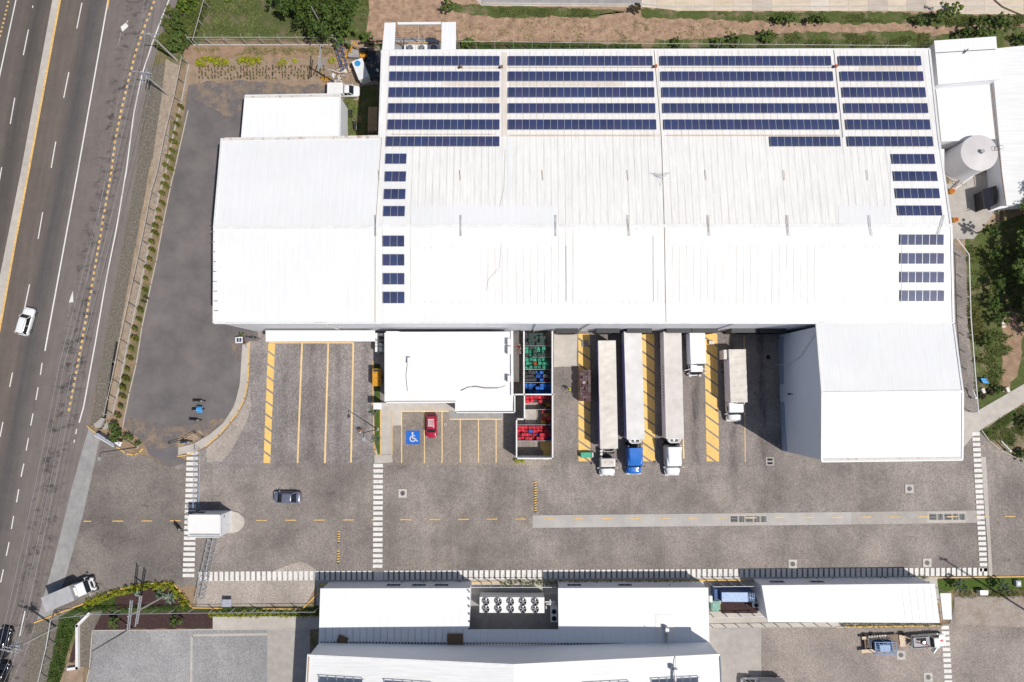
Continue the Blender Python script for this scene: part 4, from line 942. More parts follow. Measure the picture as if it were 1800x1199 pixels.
# equipment rack between canopy and office
c = P(666, 600, 0); t = thing('equipment_rack', 'white pipe and cabinet rack in the shaded gap beside the office', 'equipment rack', c)
m = MB()
for x_, y_, w_, l_, z_ in ((661.5, 594, .35, 1.5, 2.4), (661.5, 611, .35, 1.3, 2.4), (669, 588, .8, .35, 2.6), (668, 606, .5, .5, 2.3), (668.5, 614, .45, .7, 2.2)): p = P(x_, y_, z_); m.box((p.x, p.y, z_/2+.1), (w_, l_, z_))
m.build('cabinet', 'white_trim', t); m = MB()
for y_ in (600, 609): m.tube(P(659, y_, 2.7), P(676, y_-2, 2.7), .04)
m.tube(P(665, 590, 2.7), P(665, 622, 2.7), .05); m.build('pipe_frame', 'grey_metal', t)
# air-conditioning loft on the north edge
lf_ = thing('plant_canopy', 'white open-topped steel canopy round outdoor units on the warehouse north edge', 'canopy', P(738, 70, 0)); zt = 11.8
m = MB(); m.slab([P(676, 40, zt), P(695.5, 39.5, zt), P(693, 89, zt), P(671.5, 89, zt)], .15); m.slab([P(776.5, 39, zt), P(801.5, 38.5, zt), P(801.5, 88, zt), P(775.5, 88.5, zt)], .15)
m.slab([P(699, 39, zt), P(775, 38.5, zt), P(775, 42.5, zt), P(699, 43, zt)], .15); m.build('canopy_roof', 'roof_clean', lf_)
m = MB()
for x, y in ((678, 41), (694, 41), (735, 41), (778, 41), (800, 41), (675, 86), (693, 86), (777, 86), (800, 86)): q = P(x, y, zt-.15); m.tube((q.x, q.y, 0), (q.x, q.y, zt-.2), .08)
m.tube(P(735, 42, zt-.1), P(735, 88, zt-.1), .07); m.tube(P(696, 56, zt-3), P(776, 54.5, zt-3), .06); m.build('frame', 'copper_tan', lf_)
zp = 5.0; m = MB(); m.slab([P(690, 66, zp), P(762, 66, zp), P(775, 73, zp), P(775, 92, zp), P(690, 92, zp)], .15); m.build('platform', 'grey_metal', lf_)
m = MB(); m.slab([P(690, 75, zp+.04), P(775, 75, zp+.04), P(775, 79, zp+.04), P(690, 79, zp+.04)], .03); m.build('walkway', 'dry_dirt', lf_)
m = MB()
for y in (67, 74.5): m.tube(P(692, y, zp+1), P(765, y, zp+1), .04)
for k in range(8): q = P(692+10.5*k, 67, zp); m.tube(q, q+Vector((0, 0, 1)), .03)
m.build('railing', 'rust_steel', lf_)
m = MB(); m.tube(P(718, 76, zp+1.2), P(752, 75.5, zp+1.2), .06); m.build('pipe', 'yellow_paint', lf_)
for i, (x, lb) in enumerate(((720.5, 'left'), (741, 'middle'), (762.5, 'right'))):
    c = P(x, 84.5, zp+1.2); t = thing('condenser', lb+' white condenser with round fan inside the open-topped plant canopy', 'condenser', (c.x, c.y, zp), 0, 'condensers inside the plant canopy')
    MB().box((c.x, c.y, zp+.6), (1.75, 1.15, 1.15)).build('casing', 'white_trim', t); m = MB().tube((c.x, c.y, zp+1.18), (c.x, c.y, zp+1.25), .47, n=20); m.build('fan_well', 'dark_metal', t)
    m = MB()
    for k in range(4): m.box((c.x, c.y, zp+1.262), (.8, .08, .02), R(45*k))
    m.build('fan_blade', 'galvanised', t)
# three roofs to the east
building('east_building', 'long pale warehouse at the right edge of the photo, beyond the tank', 'warehouse', [[(1742, 86, 3.6), (1900, 70, 3.6), (1900, 352, 3.6), (1767, 362, 3.6)]], 'roof_east')
q = MB()
e2 = building('east_building', 'low white flat roofed building between the solar warehouse and the tank', 'building', [[(1645, 150, 4.0), (1741, 142.5, 4.0), (1752, 244, 4.0), (1655, 249, 4.0)]], 'roof_membrane')
q = MB(); 
for a, c in (((1742, 144, 4.15), (1753, 246, 4.15)), ((1753, 246, 3.75), (1768.5, 362, 3.75))):
    a, c = P(*a), P(*c); q.tube(a, c, .07, n=6)
q.build('gutter', 'rust_steel', e2)
e3 = building('east_building', 'bright white metal box building near the top right corner', 'building', [[(1642, 71.5, 6.2), (1751, 64, 6.2), (1757, 139.5, 6.2), (1649.5, 148.5, 6.2)]], 'roof_clean')
q = MB(); q.tube(P(1645, 93, 6.25), P(1750, 86.5, 6.25), .05, n=6); q.tube(P(1694, 94, 6.35), P(1702, 86, 6.6), .08); q.build('roof_cable', 'dark_metal', e3)
q = MB(); c = P(1636, 115, 3); q.box((c.x, c.y, 2.6), (.8, 1.2, 1.0)); q.box((c.x, c.y-1.6, 1.5), (.8, 1.5, 3)); q.build('service_box', 'dark_metal', e3)
# black box added for the shaded opening and dark ground below the tank
sd_ = building('opening_shade', 'low black box added for the shaded opening beside the right edge building, below the tank', 'shed', [[(1727, 333, 2.4), (1752, 326, 2.4), (1753, 358, 2.4), (1731, 368, 2.4)]], 'car_black', wmat='dark_metal')
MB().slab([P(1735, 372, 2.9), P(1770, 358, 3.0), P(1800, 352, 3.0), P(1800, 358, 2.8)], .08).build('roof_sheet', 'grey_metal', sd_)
# water tank
tc = P(1690.5, 291.5, 0); TZ = 4.9; tr_ = (P(1721.6+32.3, 268.8, TZ)-P(1721.6, 268.8, TZ)).x
wt = thing('water_tank', 'big round white steel water tank with a conical lid and ladder', 'water tank', tc); top = P(1721.6, 268.8, TZ); tc = Vector((top.x, top.y, 0))
m = MB(); m.tube((tc.x, tc.y, .15), (tc.x, tc.y, TZ), tr_, tr_, 56, cap=False); m.build('shell', 'white_wall', wt, smooth=True)
m = MB()
n_ = 56; ring = [(tc.x+(tr_+.03)*math.cos(6.2832*i/n_), tc.y+(tr_+.03)*math.sin(6.2832*i/n_), TZ) for i in range(n_)]; rin = [(tc.x+.32*math.cos(6.2832*i/n_), tc.y+.32*math.sin(6.2832*i/n_), TZ+.42) for i in range(n_)]
m.add(ring+rin, [(i, (i+1) % n_, n_+(i+1) % n_, n_+i) for i in range(n_)]); m.build('lid', 'tank_lid', wt)
m = MB(); m.tube((tc.x, tc.y, TZ+.35), (tc.x, tc.y, TZ+.85), .3, .3, 16); m.build('vent', 'grey_metal', wt)
m = MB(); m.tube((tc.x, tc.y, 0), (tc.x, tc.y, .18), tr_+.25, tr_+.25, 40); m.build('foundation', 'concrete', wt)
m = MB(); a0 = R(12); ex, ey = math.cos(a0), math.sin(a0); lx, ly_ = tc.x+ex*(tr_+.1), tc.y+ey*(tr_+.1)
for s_ in (-.22, .22): m.tube((lx-ey*s_, ly_+ex*s_, .2), (lx-ey*s_, ly_+ex*s_, TZ+1), .03)
for k in range(16): m.tube((lx-ey*.22, ly_+ex*.22, .4+.33*k), (lx+ey*.22, ly_-ex*.22, .4+.33*k), .02, n=5)
for k in range(5):
    zz = 1.8+k*.9
    for i in range(8): t0, t1 = a0+R(-100+25*i), a0+R(-100+25*(i+1)); m.tube((lx+.4*math.cos(t0)+ex*.2, ly_+.4*math.sin(t0)+ey*.2, zz), (lx+.4*math.cos(t1)+ex*.2, ly_+.4*math.sin(t1)+ey*.2, zz), .02, n=4)
m.build('ladder', 'grey_metal', wt)
m = MB()
for i in range(10): t0, t1 = a0+R(36*i), a0+R(36*(i+1)); hx, hy = tc.x+ex*(tr_-.45), tc.y+ey*(tr_-.45); m.tube((hx+.33*math.cos(t0), hy+.33*math.sin(t0), TZ+.55), (hx+.33*math.cos(t1), hy+.33*math.sin(t1), TZ+.55), .04, n=5)
m.build('handrail', 'dark_metal', wt)

# ---------------------------------------------------------------- buildings south of the yard
sa = building('store_building', 'white metal roofed store, left one of the low pair south of the long crossing', 'building', [[(563, 1034.5, 4.3), (827, 1034, 4.3), (825, 1107, 4.8), (560, 1131, 4.9)]], 'roof_south')
sb_ = building('store_building', 'white metal roofed store, right one of the low pair south of the long crossing', 'building', [[(981, 1034, 4.3), (1245, 1033, 4.3), (1247, 1131, 4.9), (982, 1131, 4.9)]], 'roof_south')
m = MB(); m.slab([P(560, 1131, 4.9), P(825, 1107, 4.8), P(984, 1107, 4.8), P(984, 1131, 4.9)], .15); m.build('link_roof', 'roof_south', sa)
tb = building('hall_building', 'tall white gabled hall cut off by the bottom edge of the photo', 'building', [[(540, 1152, 10.2), (903, 1169, 12.4), (903, 1330, 12.4), (530, 1330, 10.2)], [(903, 1169, 12.4), (1266, 1151, 10.2), (1276, 1330, 10.2), (903, 1330, 12.4)]], 'roof_east',
    outline=[(540, 1152, 10.2), (903, 1169, 12.4), (1266, 1151, 10.2), (1276, 1330, 10.2), (903, 1330, 12.4), (530, 1330, 10.2)])
m = MB()
for a, c in (((540, 1152.5, 10.3), (903, 1169.5, 12.5)), ((903, 1169.5, 12.5), (1266, 1151.5, 10.3))):
    a, c = P(*a), P(*c); m.slab([a+Vector((0, .15, 0)), c+Vector((0, .15, 0)), c-Vector((0, .15, 0)), a-Vector((0, .15, 0))], .3)
m.build('flashing', 'white_trim', tb)
m = MB(); m.tube(P(1266, 1153, 10.3), P(1275, 1330, 10.3), .12); m.build('gutter', 'grey_metal', tb)
m = MB(); m.tube(P(543, 1156, 10.35), P(534, 1330, 10.35), .09); m.build('cable_tray', 'copper_tan', tb)
m = MB(); gy = P(900, 1131, 4.95).y
for k in range(120): x = P(565+5.7*k, 1131, 4.95).x; m.box((x, gy, 5.0), (.22, .16, .1))
m.build('gutter_clip', 'dark_metal', sa)
for k in range(21): x = P(572+12.1*k, 1131, 4.95).x; MB().box((x, gy+1.1, 4.99), (.05, 1.9, .04)).build('roof_seam', 'grey_metal', sa)
m = MB()
for k in range(6): q = P(824.5, 1040+13*k, 4.7); m.box((q.x, q.y, 4.75), (.16, .16, .3))
m.build('gutter_bolt', 'dark_metal', sa)
for x, y, w_, l_, r_, lb in ((602, 1125, 1.5, 1.1, -.35, 'brown weathered board lying crooked at the store roof gutter'), (800, 1123.5, 2.3, 1.5, 0, 'brown rectangular board lying flat on the store roof gutter')):
    c = P(x, y, 5.0); o = MB().box((c.x, c.y, 5.04), (w_, l_, .06), r_).build('roof_board', 'wood_brown'); tag(o, lb, 'board', 'boards on the store roof')
for x, y, z, lb in ((1171, 1105, 4.9, 'white roof vent on a duct at the patched part of the right store roof'), (1186, 1177, 11.2, 'white roof vent above the solar panels of the gabled hall')):
    c = P(x, y, z); t = thing('roof_vent', lb, 'vent', c, 0, 'vents joined by a duct'); MB().box((c.x, c.y, z+.45), (.5, .6, .9)).build('vent_box', 'white_trim', t); MB().box((c.x-.3, c.y+.25, z+.2), (.3, .35, .4)).build('side_box', 'grey_metal', t)
m = MB(); m.slab([P(1152, 1080, 4.63), P(1186, 1080, 4.63), P(1186, 1130.5, 4.95), P(1152, 1130.5, 4.95)], .02); m.build('roof_sheet', 'roof_cream_faint', sb_)
d0 = MB(); d0.path([P(1171, 1112, 5.25), P(1171, 1129, 5.3)], .2, 6); d0.build('duct', 'grey_metal', sb_)
d0 = MB(); d0.path([P(1187, 1152, 10.9), P(1187, 1172, 11.1)], .06, 6); d0.path([P(1187, 1183, 11.4), P(1187, 1199, 11.4)], .2, 6); d0.build('duct', 'grey_metal', tb)
for i, (x0, x1, n, lb) in enumerate(((565, 641, 5, 'left tilted row of solar panels on the gabled hall roof'), (680, 762, 5, 'second tilted row of solar panels on the gabled hall roof'), (1030, 1112, 5, 'third tilted row of solar panels on the gabled hall roof'), (1152, 1240, 6, 'right tilted row of solar panels on the gabled hall roof'))):
    z = 11.6 if i in (0, 3) else 12.0; A = P(x0, 1201+(4 if i in (1, 2) else 0), z); B = P(x1, 1201+(4 if i in (1, 2) else 0), z); t = thing('solar_array', lb, 'solar panels', A, 0, 'solar rows on the hall roof'); w = (B.x-A.x)/n; tl = R(12)
    for k in range(n): o = MB().box((0, 0, 0), (w-.12, 1.95, .05)).build('solar_panel', 'solar_glass', t, local=True); o.location = (w*(k+.5), -1.0, .4); o.rotation_euler = (-tl, 0, 0)
    m = MB()
    for k in range(n+1): m.box((w*k, 0, .25), (.06, .06, .9)); m.box((w*k, -1.0, .35), (.09, 2.0, .05), M4=None)
    m.box((w*n/2, .05, .62), (w*n+.1, .08, .1)); m.build('support_frame', 'galvanised', t, local=True)
rb = building('long_building', 'long narrow white roofed block right of the blue generator', 'building', [[(1339, 1029, 4.3), (1643, 1026, 4.3), (1652, 1095, 4.3), (1350, 1093.5, 4.3)]], 'roof_clean')
m = MB(); m.slab([P(1653, 1043, 3.0), P(1672, 1043, 3.0), P(1673, 1089, 3.0), P(1658, 1089, 3.0)], .15); m.build('porch_roof', 'roof_membrane', rb)
m = MB()
for x, y in ((1671, 1045), (1672, 1066), (1672, 1087)): q = P(x, y, 3.0); m.tube((q.x, q.y, 0), (q.x, q.y, 2.9), .06)
m.build('porch_post', 'grey_metal', rb)
for k in range(6): a, c = P(1585+12.7*k, 1032, 4.31), P(1592+12.7*k, 1091, 4.31); MB().tube(a, c, .025, n=5).build('roof_seam', 'white_trim', rb)
# windows on the shaded north walls of the low stores
for b_, xs in ((sa, (690, 735, 775)), (sb_, (1010, 1100, 1190)), (rb, (1370, 1440, 1520, 1600))):
    for x in xs:
        q = P(x, 1030, 3.0); yw = P(x, 1034 if b_ is not rb else 1028, 4.3).y-.15; m = MB().box((q.x, yw+.0, 2.2), (2.2, .08, 1.0)); f = m.build('window', 'white_trim', b_); MB().box((q.x, yw+.03, 2.2), (2.0, .06, .84)).build('pane', 'glass_dark', f)
# gatehouse and its island
gi = [(352, 936), (338, 932), (330, 922), (330, 912), (340, 901), (352, 898), (408, 898), (420, 901), (429, 909), (431, 917), (428, 926), (420, 934), (408, 937)]
tag(MB().prism([P(x, y) for x, y in gi], 0, .22).build('island', 'concrete_pale'), kind='structure')
gh = building('gatehouse', 'white box gatehouse on a rounded concrete island between the gates', 'gatehouse', [[(332, 904.5, 3.9), (389, 904.5, 3.9), (389, 943, 3.9), (332, 943, 3.9)]], 'roof_membrane', inset=.05)
parapet(gh, [(332.5, 905), (388.5, 905), (388.5, 943.5), (332.5, 943.5), (332.5, 905)], 3.9, .25, .14)
q0 = P(389, 920, 3.9).x; m = MB(); f = m.box((q0-.03, P(0, 925, 3.9).y-.6, 1.15), (.08, .9, 2.1)).build('door', 'white_paint', gh); m = MB(); m.box((q0-.02, P(0, 909, 3.9).y, 2.9), (.08, .3, .3)); m.build('vent', 'grey_metal', gh)
yn = P(360, 904.5, 3.9).y; m = MB(); m.box((P(358, 0, 3.9).x, yn-.03, 1.9), (1.4, .08, .9)); m.box((P(374, 0, 3.9).x, yn-.03, 1.9), (1.1, .08, .9)); m.build('window', 'glass_dark', gh)
yss = P(360, 943, 3.9).y; m = MB(); m.box((P(360, 940, 3.9).x, yss+.3, 3.96), (4.6, .14, .05)); m.build('gutter', 'grey_metal', gh)
# ================================================================ vehicles
def carbody(mb, L, Wd, zs, nose=.75, tail=.8, hood=.82, belt=.95, boot=None, ws=None, rear=None, n=18):
    """lofted lower body; front is +Y"""
    secs = []
    for i in range(n+1):
        t = i/n; y = -L/2+L*t; e = min(1, (t/.09))**.5 if t < .09 else (min(1, (1-t)/.12)**.5 if t > .88 else 1)
        w = Wd/2*((tail+(1-tail)*e) if t < .5 else (nose+(1-nose)*e))
        top = hood if t > .68 else (belt if t > .12 else (boot or belt))
        if .62 < t <= .68: top = belt+(hood-belt)*(t-.62)/.06
        top -= .18*(1-e) if t > .5 else .12*(1-e)
        z0 = zs+.10*(1-e)
        secs.append([(x*w, y, z) for x, z in ((-.86, z0), (-1, z0+.16), (-1, top-.22), (-.95, top-.06), (-.80, top), (-.4, top+.025), (.4, top+.025), (.80, top), (.95, top-.06), (1, top-.22), (1, z0+.16), (.86, z0))])
    return mb.loft(secs)
def wheel(t, x, y, r, w, dual=False):
    o = MB().tube((x-w/2, y, r), (x+w/2, y, r), r, r, 20).build('wheel', 'rubber', t, local=True)
    s = 1 if x > 0 else -1
    m = MB().tube((x+s*w/2, y, r), (x+s*(w/2+.012), y, r), r*.62, r*.56, 14); m.build('rim', 'rim_metal', o, local=True)
def mirrors(t, x, y, z, mat):
    for s in (-1, 1): MB().box((s*(x+.09), y, z), (.20, .10, .13)).build('mirror', mat, t, local=True, bevel=.02)
def make_car(name, label, cat, loc, rz, paint, L=4.3, Wd=1.78, hgt=1.55, a=-.40, b=-.33, c=.10, d=.24, belt=.95, hood=.86, rails=False, hatch=True, group=None):
    """a,b,c,d: rear glass foot, roof rear edge, roof front edge, windscreen foot as fractions of length"""
    t = thing(name, label, cat, loc, rz, group)
    carbody(MB(), L, Wd, .22, hood=hood, belt=belt).build('body', paint, t, smooth=True, local=True)
    A, B, C, D = a*L, b*L, c*L, d*L; wb = Wd/2*.90; wt = Wd/2*.74; zb = belt+.005; zt = hgt
    g = MB(); g.add([(-wb, A, zb), (wb, A, zb), (wb*.94, D, zb-.04), (-wb*.94, D, zb-.04), (-wt, B, zt-.05), (wt, B, zt-.05), (wt, C, zt-.05), (-wt, C, zt-.05)],
                    [(3, 2, 1, 0), (4, 5, 6, 7), (0, 1, 5, 4), (1, 2, 6, 5), (2, 3, 7, 6), (3, 0, 4, 7)]); g.build('windows', 'glass_dark', t, local=True)
    secs = []
    for i in range(9):
        u = i/8; y = B-.04+(C-B+.06)*u; e = 1-.10*abs(2*u-1)**3; w = (wt+.03)*e; z = zt-.03*abs(2*u-1)**2
        secs.append([(x*w, y, z+dz) for x, dz in ((-1, -.07), (-.96, -.02), (-.6, .02), (0, .032), (.6, .02), (.96, -.02), (1, -.07), (0, -.08))])
    MB().loft(secs).build('roof', paint, t, smooth=True, local=True)
    p = MB()
    for s in (-1, 1):
        p.tube((s*wt, C, zt-.05), (s*wb*.95, D, zb-.02), .045, .055, 6); p.tube((s*wt, B, zt-.05), (s*wb, A, zb), .06, .08, 6); p.tube((s*(wt+.005), (B+C)/2, zt-.05), (s*(wb-.0), (A+D)/2-.05, zb), .04, .04, 6)
    p.build('pillar', paint, t, local=True)
    for x in (-Wd/2+.10, Wd/2-.10):
        for y in (-L*.31, L*.32): wheel(t, x, y, .33, .22)
    mirrors(t, Wd/2, D-.30, belt+.02, paint)
    for s in (-1, 1):
        MB().box((s*Wd*.36, L/2-.20, hood-.20), (.34, .24, .12), -s*.35).build('headlight', 'lamp_lens', t, local=True, bevel=.02)
        MB().box((s*Wd*.38, -L/2+.10, belt-.16), (.26, .12, .16), s*.2).build('tail_light', 'tail_lens', t, local=True, bevel=.02)
    MB().box((0, L/2-.05, .42), (Wd*.62, .06, .12)).build('grille', 'dark_metal', t, local=True)
    MB().box((0, -L/2+.03, .60), (.44, .03, .13)).build('plate', 'white_trim', t, local=True)
    if rails:
        r = MB()
        for s in (-1, 1): r.tube((s*wt*.84, B+.1, zt+.07), (s*wt*.84, C-.15, zt+.07), .022, n=6)
        r.build('roof_rail', 'dark_metal', t, local=True)
    return t
def ang(x0, y0, x1, y1):
    """heading of an object whose tail is at pixel 0 and nose at pixel 1"""
    d = P(x1, y1)-P(x0, y0); return math.atan2(d.y, d.x)-math.pi/2
make_car('parked_car', 'dark red hatchback with white roof rack in the bay beside the wheelchair bay', 'car', P(759.5, 748), math.pi, 'car_red', 3.75, 1.7, 1.5, -.47, -.38, .13, .27, .93, .82)
rk = bpy.data.objects['parked_car']; m = MB()
for k in range(5): m.box((-.36+.18*k, -.50, 1.60), (.07, 1.1, .04))
for y in (-1.02, .02): m.box((0, y, 1.585), (.9, .07, .04))
m.build('roof_rack', 'white_trim', rk, local=True)
make_car('moving_car', 'silver grey hatchback driving west in the yard', 'car', P(507.5, 873), math.pi/2-.02, 'car_silver', 4.25, 1.78, 1.5, -.36, -.20, .14, .335)
make_car('moving_car', 'white sport utility vehicle driving on the highway', 'car', P(52, 566), ang(44, 594, 60, 540), 'car_white', 4.45, 1.82, 1.72, -.47, -.42, .12, .24, 1.05, 1.0, rails=True)
make_car('moving_car', 'black car half out of the photo at the lower left corner of the highway', 'car', P(13, 1126), ang(6, 1150, 16, 1100), 'car_black', 4.4, 1.85, 1.7, -.47, -.42, .10, .24, 1.02, .98)

def box_truck_parts(t, cabmat, L, Wd, boxz0, boxh, boxL, boxmat, roofmat_, cabL, cabh, front_hood=0.0, axle=(.30,), wr=.48, flatbed=False, wframe='dark_metal'):
    """front +Y; cargo from y=-L/2, cab at the front"""
    y0 = -L/2; y1 = y0+boxL
    MB().box((-.42, 0, .62), (.14, L*.94, .22)).box((.42, 0, .62), (.14, L*.94, .22)).build('chassis', wframe, t, local=True)
    if flatbed: MB().box((0, (y0+y1)/2, boxz0), (Wd, boxL, .16)).build('flat_bed', boxmat, t, local=True)
    else:
        MB().box((0, (y0+y1)/2, boxz0+boxh/2), (Wd, boxL, boxh)).build('cargo_box', boxmat, t, local=True, bevel=.03)
        MB().box((0, (y0+y1)/2, boxz0+boxh+.012), (Wd-.04, boxL-.04, .03)).build('box_roof', roofmat_, t, local=True)
    for s in (-1, 1):
        for ay in axle: wheel(t, s*(Wd/2-.22), y0+ay*L, wr, .5 if wr > .4 else .24)
        wheel(t, s*(Wd/2-.18), L/2-.95 if front_hood > .5 else L/2-.75, wr, .28 if wr > .4 else .22)
def make_cab(t, mat, y1, cabL, cabh, cw, hoodL, hoodh, z0=.55, fair=0.0, fairL=0.0, roofm=None):
    """conventional cab: sleeper/cab block starting at y1, then windscreen and bonnet"""
    ye = y1+cabL; secs = []
    for u in (0, .04, .5, .9, 1.0):
        y = y1+cabL*u; w = cw/2*(.97 if u in (0, 1.0) else 1); zt = cabh-(.10 if u == 1.0 else 0)-(.05 if u == 0 else 0)
        secs.append([(-w, y, z0), (-w, y, zt-.22), (-w*.90, y, zt-.04), (-w*.5, y, zt), (w*.5, y, zt), (w*.90, y, zt-.04), (w, y, zt-.22), (w, y, z0)])
    MB().loft(secs).build('cab', mat, t, smooth=False, local=True, bevel=.03)
    if roofm: MB().box((0, y1+cabL*.48, cabh+.012), (cw*.84, cabL*.8, .02)).build('cab_roof', roofm, t, local=True)
    if fair:
        s = []
        for u in (0, .25, .6, 1.0):
            y = y1+fairL*u; w = cw/2*(.96-.22*u); zt = cabh+fair*(1-u)**.8
            s.append([(-w, y, cabh-.15), (-w, y, zt-.15), (-w*.86, y, zt), (w*.86, y, zt), (w, y, zt-.15), (w, y, cabh-.15)])
        MB().loft(s).build('roof_fairing', mat, t, local=True, bevel=.04)
    # windscreen as a sloping dark band in front of the cab
    wz0 = hoodh+.02; g = MB(); w = cw/2*.93
    g.add([(-w, ye-.02, cabh-.16), (w, ye-.02, cabh-.16), (w*.95, ye+.38, wz0), (-w*.95, ye+.38, wz0), (-w, ye-.02, wz0), (w, ye-.02, wz0)], [(0, 3, 2, 1), (0, 4, 3), (1, 2, 5), (3, 4, 5, 2), (0, 1, 5, 4)])
    g.build('windscreen', 'glass_dark', t, local=True)
    for s in (-1, 1): MB().box((s*(cw/2+.005), ye-.55, cabh-.55), (.03, .8, .5)).build('side_window', 'glass_dark', t, local=True)
    if hoodL:
        secs = []
        for u in (0, .3, .7, .92, 1.0):
            y = ye+.02+hoodL*u; k = 1-.16*u-(.12 if u == 1.0 else 0); w = cw/2*k*.92; zt = hoodh-.10*u-(.16 if u == 1.0 else 0)
            secs.append([(-w, y, z0), (-w, y, zt-.25), (-w*.80, y, zt-.05), (-w*.4, y, zt), (w*.4, y, zt), (w*.80, y, zt-.05), (w, y, zt-.25), (w, y, z0)])
        MB().loft(secs).build('bonnet', mat, t, smooth=True, local=True)
        for s in (-1, 1):
            f = []
            for u in (0, .2, .6, 1.0):
                y = ye+.45+hoodL*.72*u; hz = .95+.2*math.sin(3.14*min(1, u*.9+.1)); x0, x1 = s*cw*.33, s*cw*(.5 if u < 1 else .44)
                f.append([(x0, y, .6), (x0, y, hz), (x1, y, hz-.05), (x1, y, .6)])
            MB().loft(f).build('mudguard', mat, t, local=True)
            MB().box((s*cw*.40, ye+hoodL+.02, .95), (.30, .16, .22)).build('headlight', 'lamp_lens', t, local=True, bevel=.02)
        MB().box((0, ye+hoodL+.08, .60), (cw*.94, .22, .32)).build('bumper', 'white_trim' if mat != 'car_black' else mat, t, local=True, bevel=.04)
        MB().box((0, ye+hoodL+.04, 1.05), (cw*.42, .06, .5)).build('grille', 'dark_metal', t, local=True)
    for s in (-1, 1):
        m = MB(); m.tube((s*cw/2, ye+.15, cabh-.5), (s*(cw/2+.32), ye+.22, cabh-.5), .025); m.box((s*(cw/2+.32), ye+.22, cabh-.75), (.09, .2, .6)); m.build('mirror', 'dark_metal' if mat != 'car_white' else 'white_trim', t, local=True)
# semi trailers
def semi_trailer(label, back, front, z, w, sidemat, roofm, reefer, ribs=0, script=False):
    b0 = P(*back, z); f0 = P(*front, z); d = f0-b0; L = d.length; c = (b0+f0)/2
    t = thing('semi_trailer', label, 'trailer', (c.x, c.y, 0), math.atan2(d.y, d.x)-math.pi/2, 'semi trailers docked at the warehouse')
    MB().box((0, 0, (1.15+z)/2), (w, L, z-1.15)).build('trailer_box', sidemat, t, local=True)
    MB().box((0, 0, z+.012), (w-.02, L-.02, .02)).build('trailer_roof', roofm, t, local=True)
    tr = MB()
    for s in (-1, 1): tr.box((s*w/2, 0, z-.02), (.06, L+.02, .10))
    for s in (-1, 1): tr.box((0, s*L/2, z-.02), (w, .06, .10))
    tr.build('roof_rail', 'trailer_roof_white', t, local=True)
    if ribs:
        m = MB()
        for k in range(ribs): m.box((0, -L/2+L*(k+.5)/ribs, z+.028), (w-.16, .04, .012))
        m.build('roof_bow', 'trailer_roof', t, local=True)
    if not reefer:
        m = MB(); ny_ = 90; nx_ = 8; vs = []
        for i in range(ny_+1):
            for j in range(nx_+1):
                y = -L/2+.04+(L-.08)*i/ny_; x = -w/2+.03+(w-.06)*j/nx_
                vs.append((x, y, z+.06+.035*math.sin(i*.9+math.sin(j*.8)*1.2)*math.sin(3.14*j/nx_)+.05*noise.noise(Vector((x*1.1, y*.6, 2)))))
        m.add(vs, [(i*(nx_+1)+j, i*(nx_+1)+j+1, (i+1)*(nx_+1)+j+1, (i+1)*(nx_+1)+j) for i in range(ny_) for j in range(nx_)]); m.build('tarpaulin', 'tarp_cream', t, smooth=True, local=True)
    MB().box((0, 0, 1.05), (1.0, L*.96, .2)).build('underframe', 'dark_metal', t, local=True)
    for s in (-1, 1):
        for y in (-L/2+1.3, -L/2+2.55): wheel(t, s*(w/2-.32), y, .5, .56)
        MB().box((s*.75, L/2-3.0, .55), (.14, .14, 1.0)).build('landing_leg', 'grey_metal', t, local=True)
    if reefer:
        m = MB(); secs = []
        for (x, y) in ((-.98, 0), (-.86, .42), (-.55, .62), (.55, .62), (.86, .42), (.98, 0)): secs.append((x, L/2+y))
        for a, b_ in zip(secs, secs[1:]): m.tube((a[0], a[1], z-.55), (b_[0], b_[1], z-.55), .09, n=8)
        m.build('unit_frame', 'white_trim', t, local=True)
        MB().box((0, L/2+.24, z-1.35), (1.5, .48, 1.7)).build('cooling_unit', 'white_trim', t, local=True, bevel=.05)
        MB().box((-.35, L/2+.28, z-.49), (.5, .3, .03)).box((.38, L/2+.28, z-.49), (.4, .3, .03)).build('cooling_grille', 'dark_metal', t, local=True)
    else:
        m = MB()
        for a, b_ in (((-1, .05), (-.6, .5)), ((-.6, .5), (.6, .5)), ((.6, .5), (1, .05))): m.tube((a[0], L/2+a[1], z-.6), (b_[0], L/2+b_[1], z-.6), .05, n=6)
        m.build('front_frame', 'tarp_cream', t, local=True)
    if script:                                                     # dark vertical lettering on the long side, too small to read in the photo
        m = MB()
        for k, (l_, hh) in enumerate(((.5, .6), (.35, .45), (.12, .6), (.40, .55), (.45, .6), (.5, .5), (.3, .6), (.4, .45), (.35, .6), (.45, .5), (.15, .6), (.4, .6), (.45, .5))):
            y = -L/2+5.3+k*.48; s = 1
            m.box((w/2+.012, y, 3.1), (.02, l_*.8, .09)); m.box((w/2+.012, y-l_*.3, 2.9), (.02, .08, hh)); m.box((w/2+.012, y, 2.68), (.02, l_*.7, .08))
        m.build('lettering', 'print_dark', t, local=True)
    return t, L
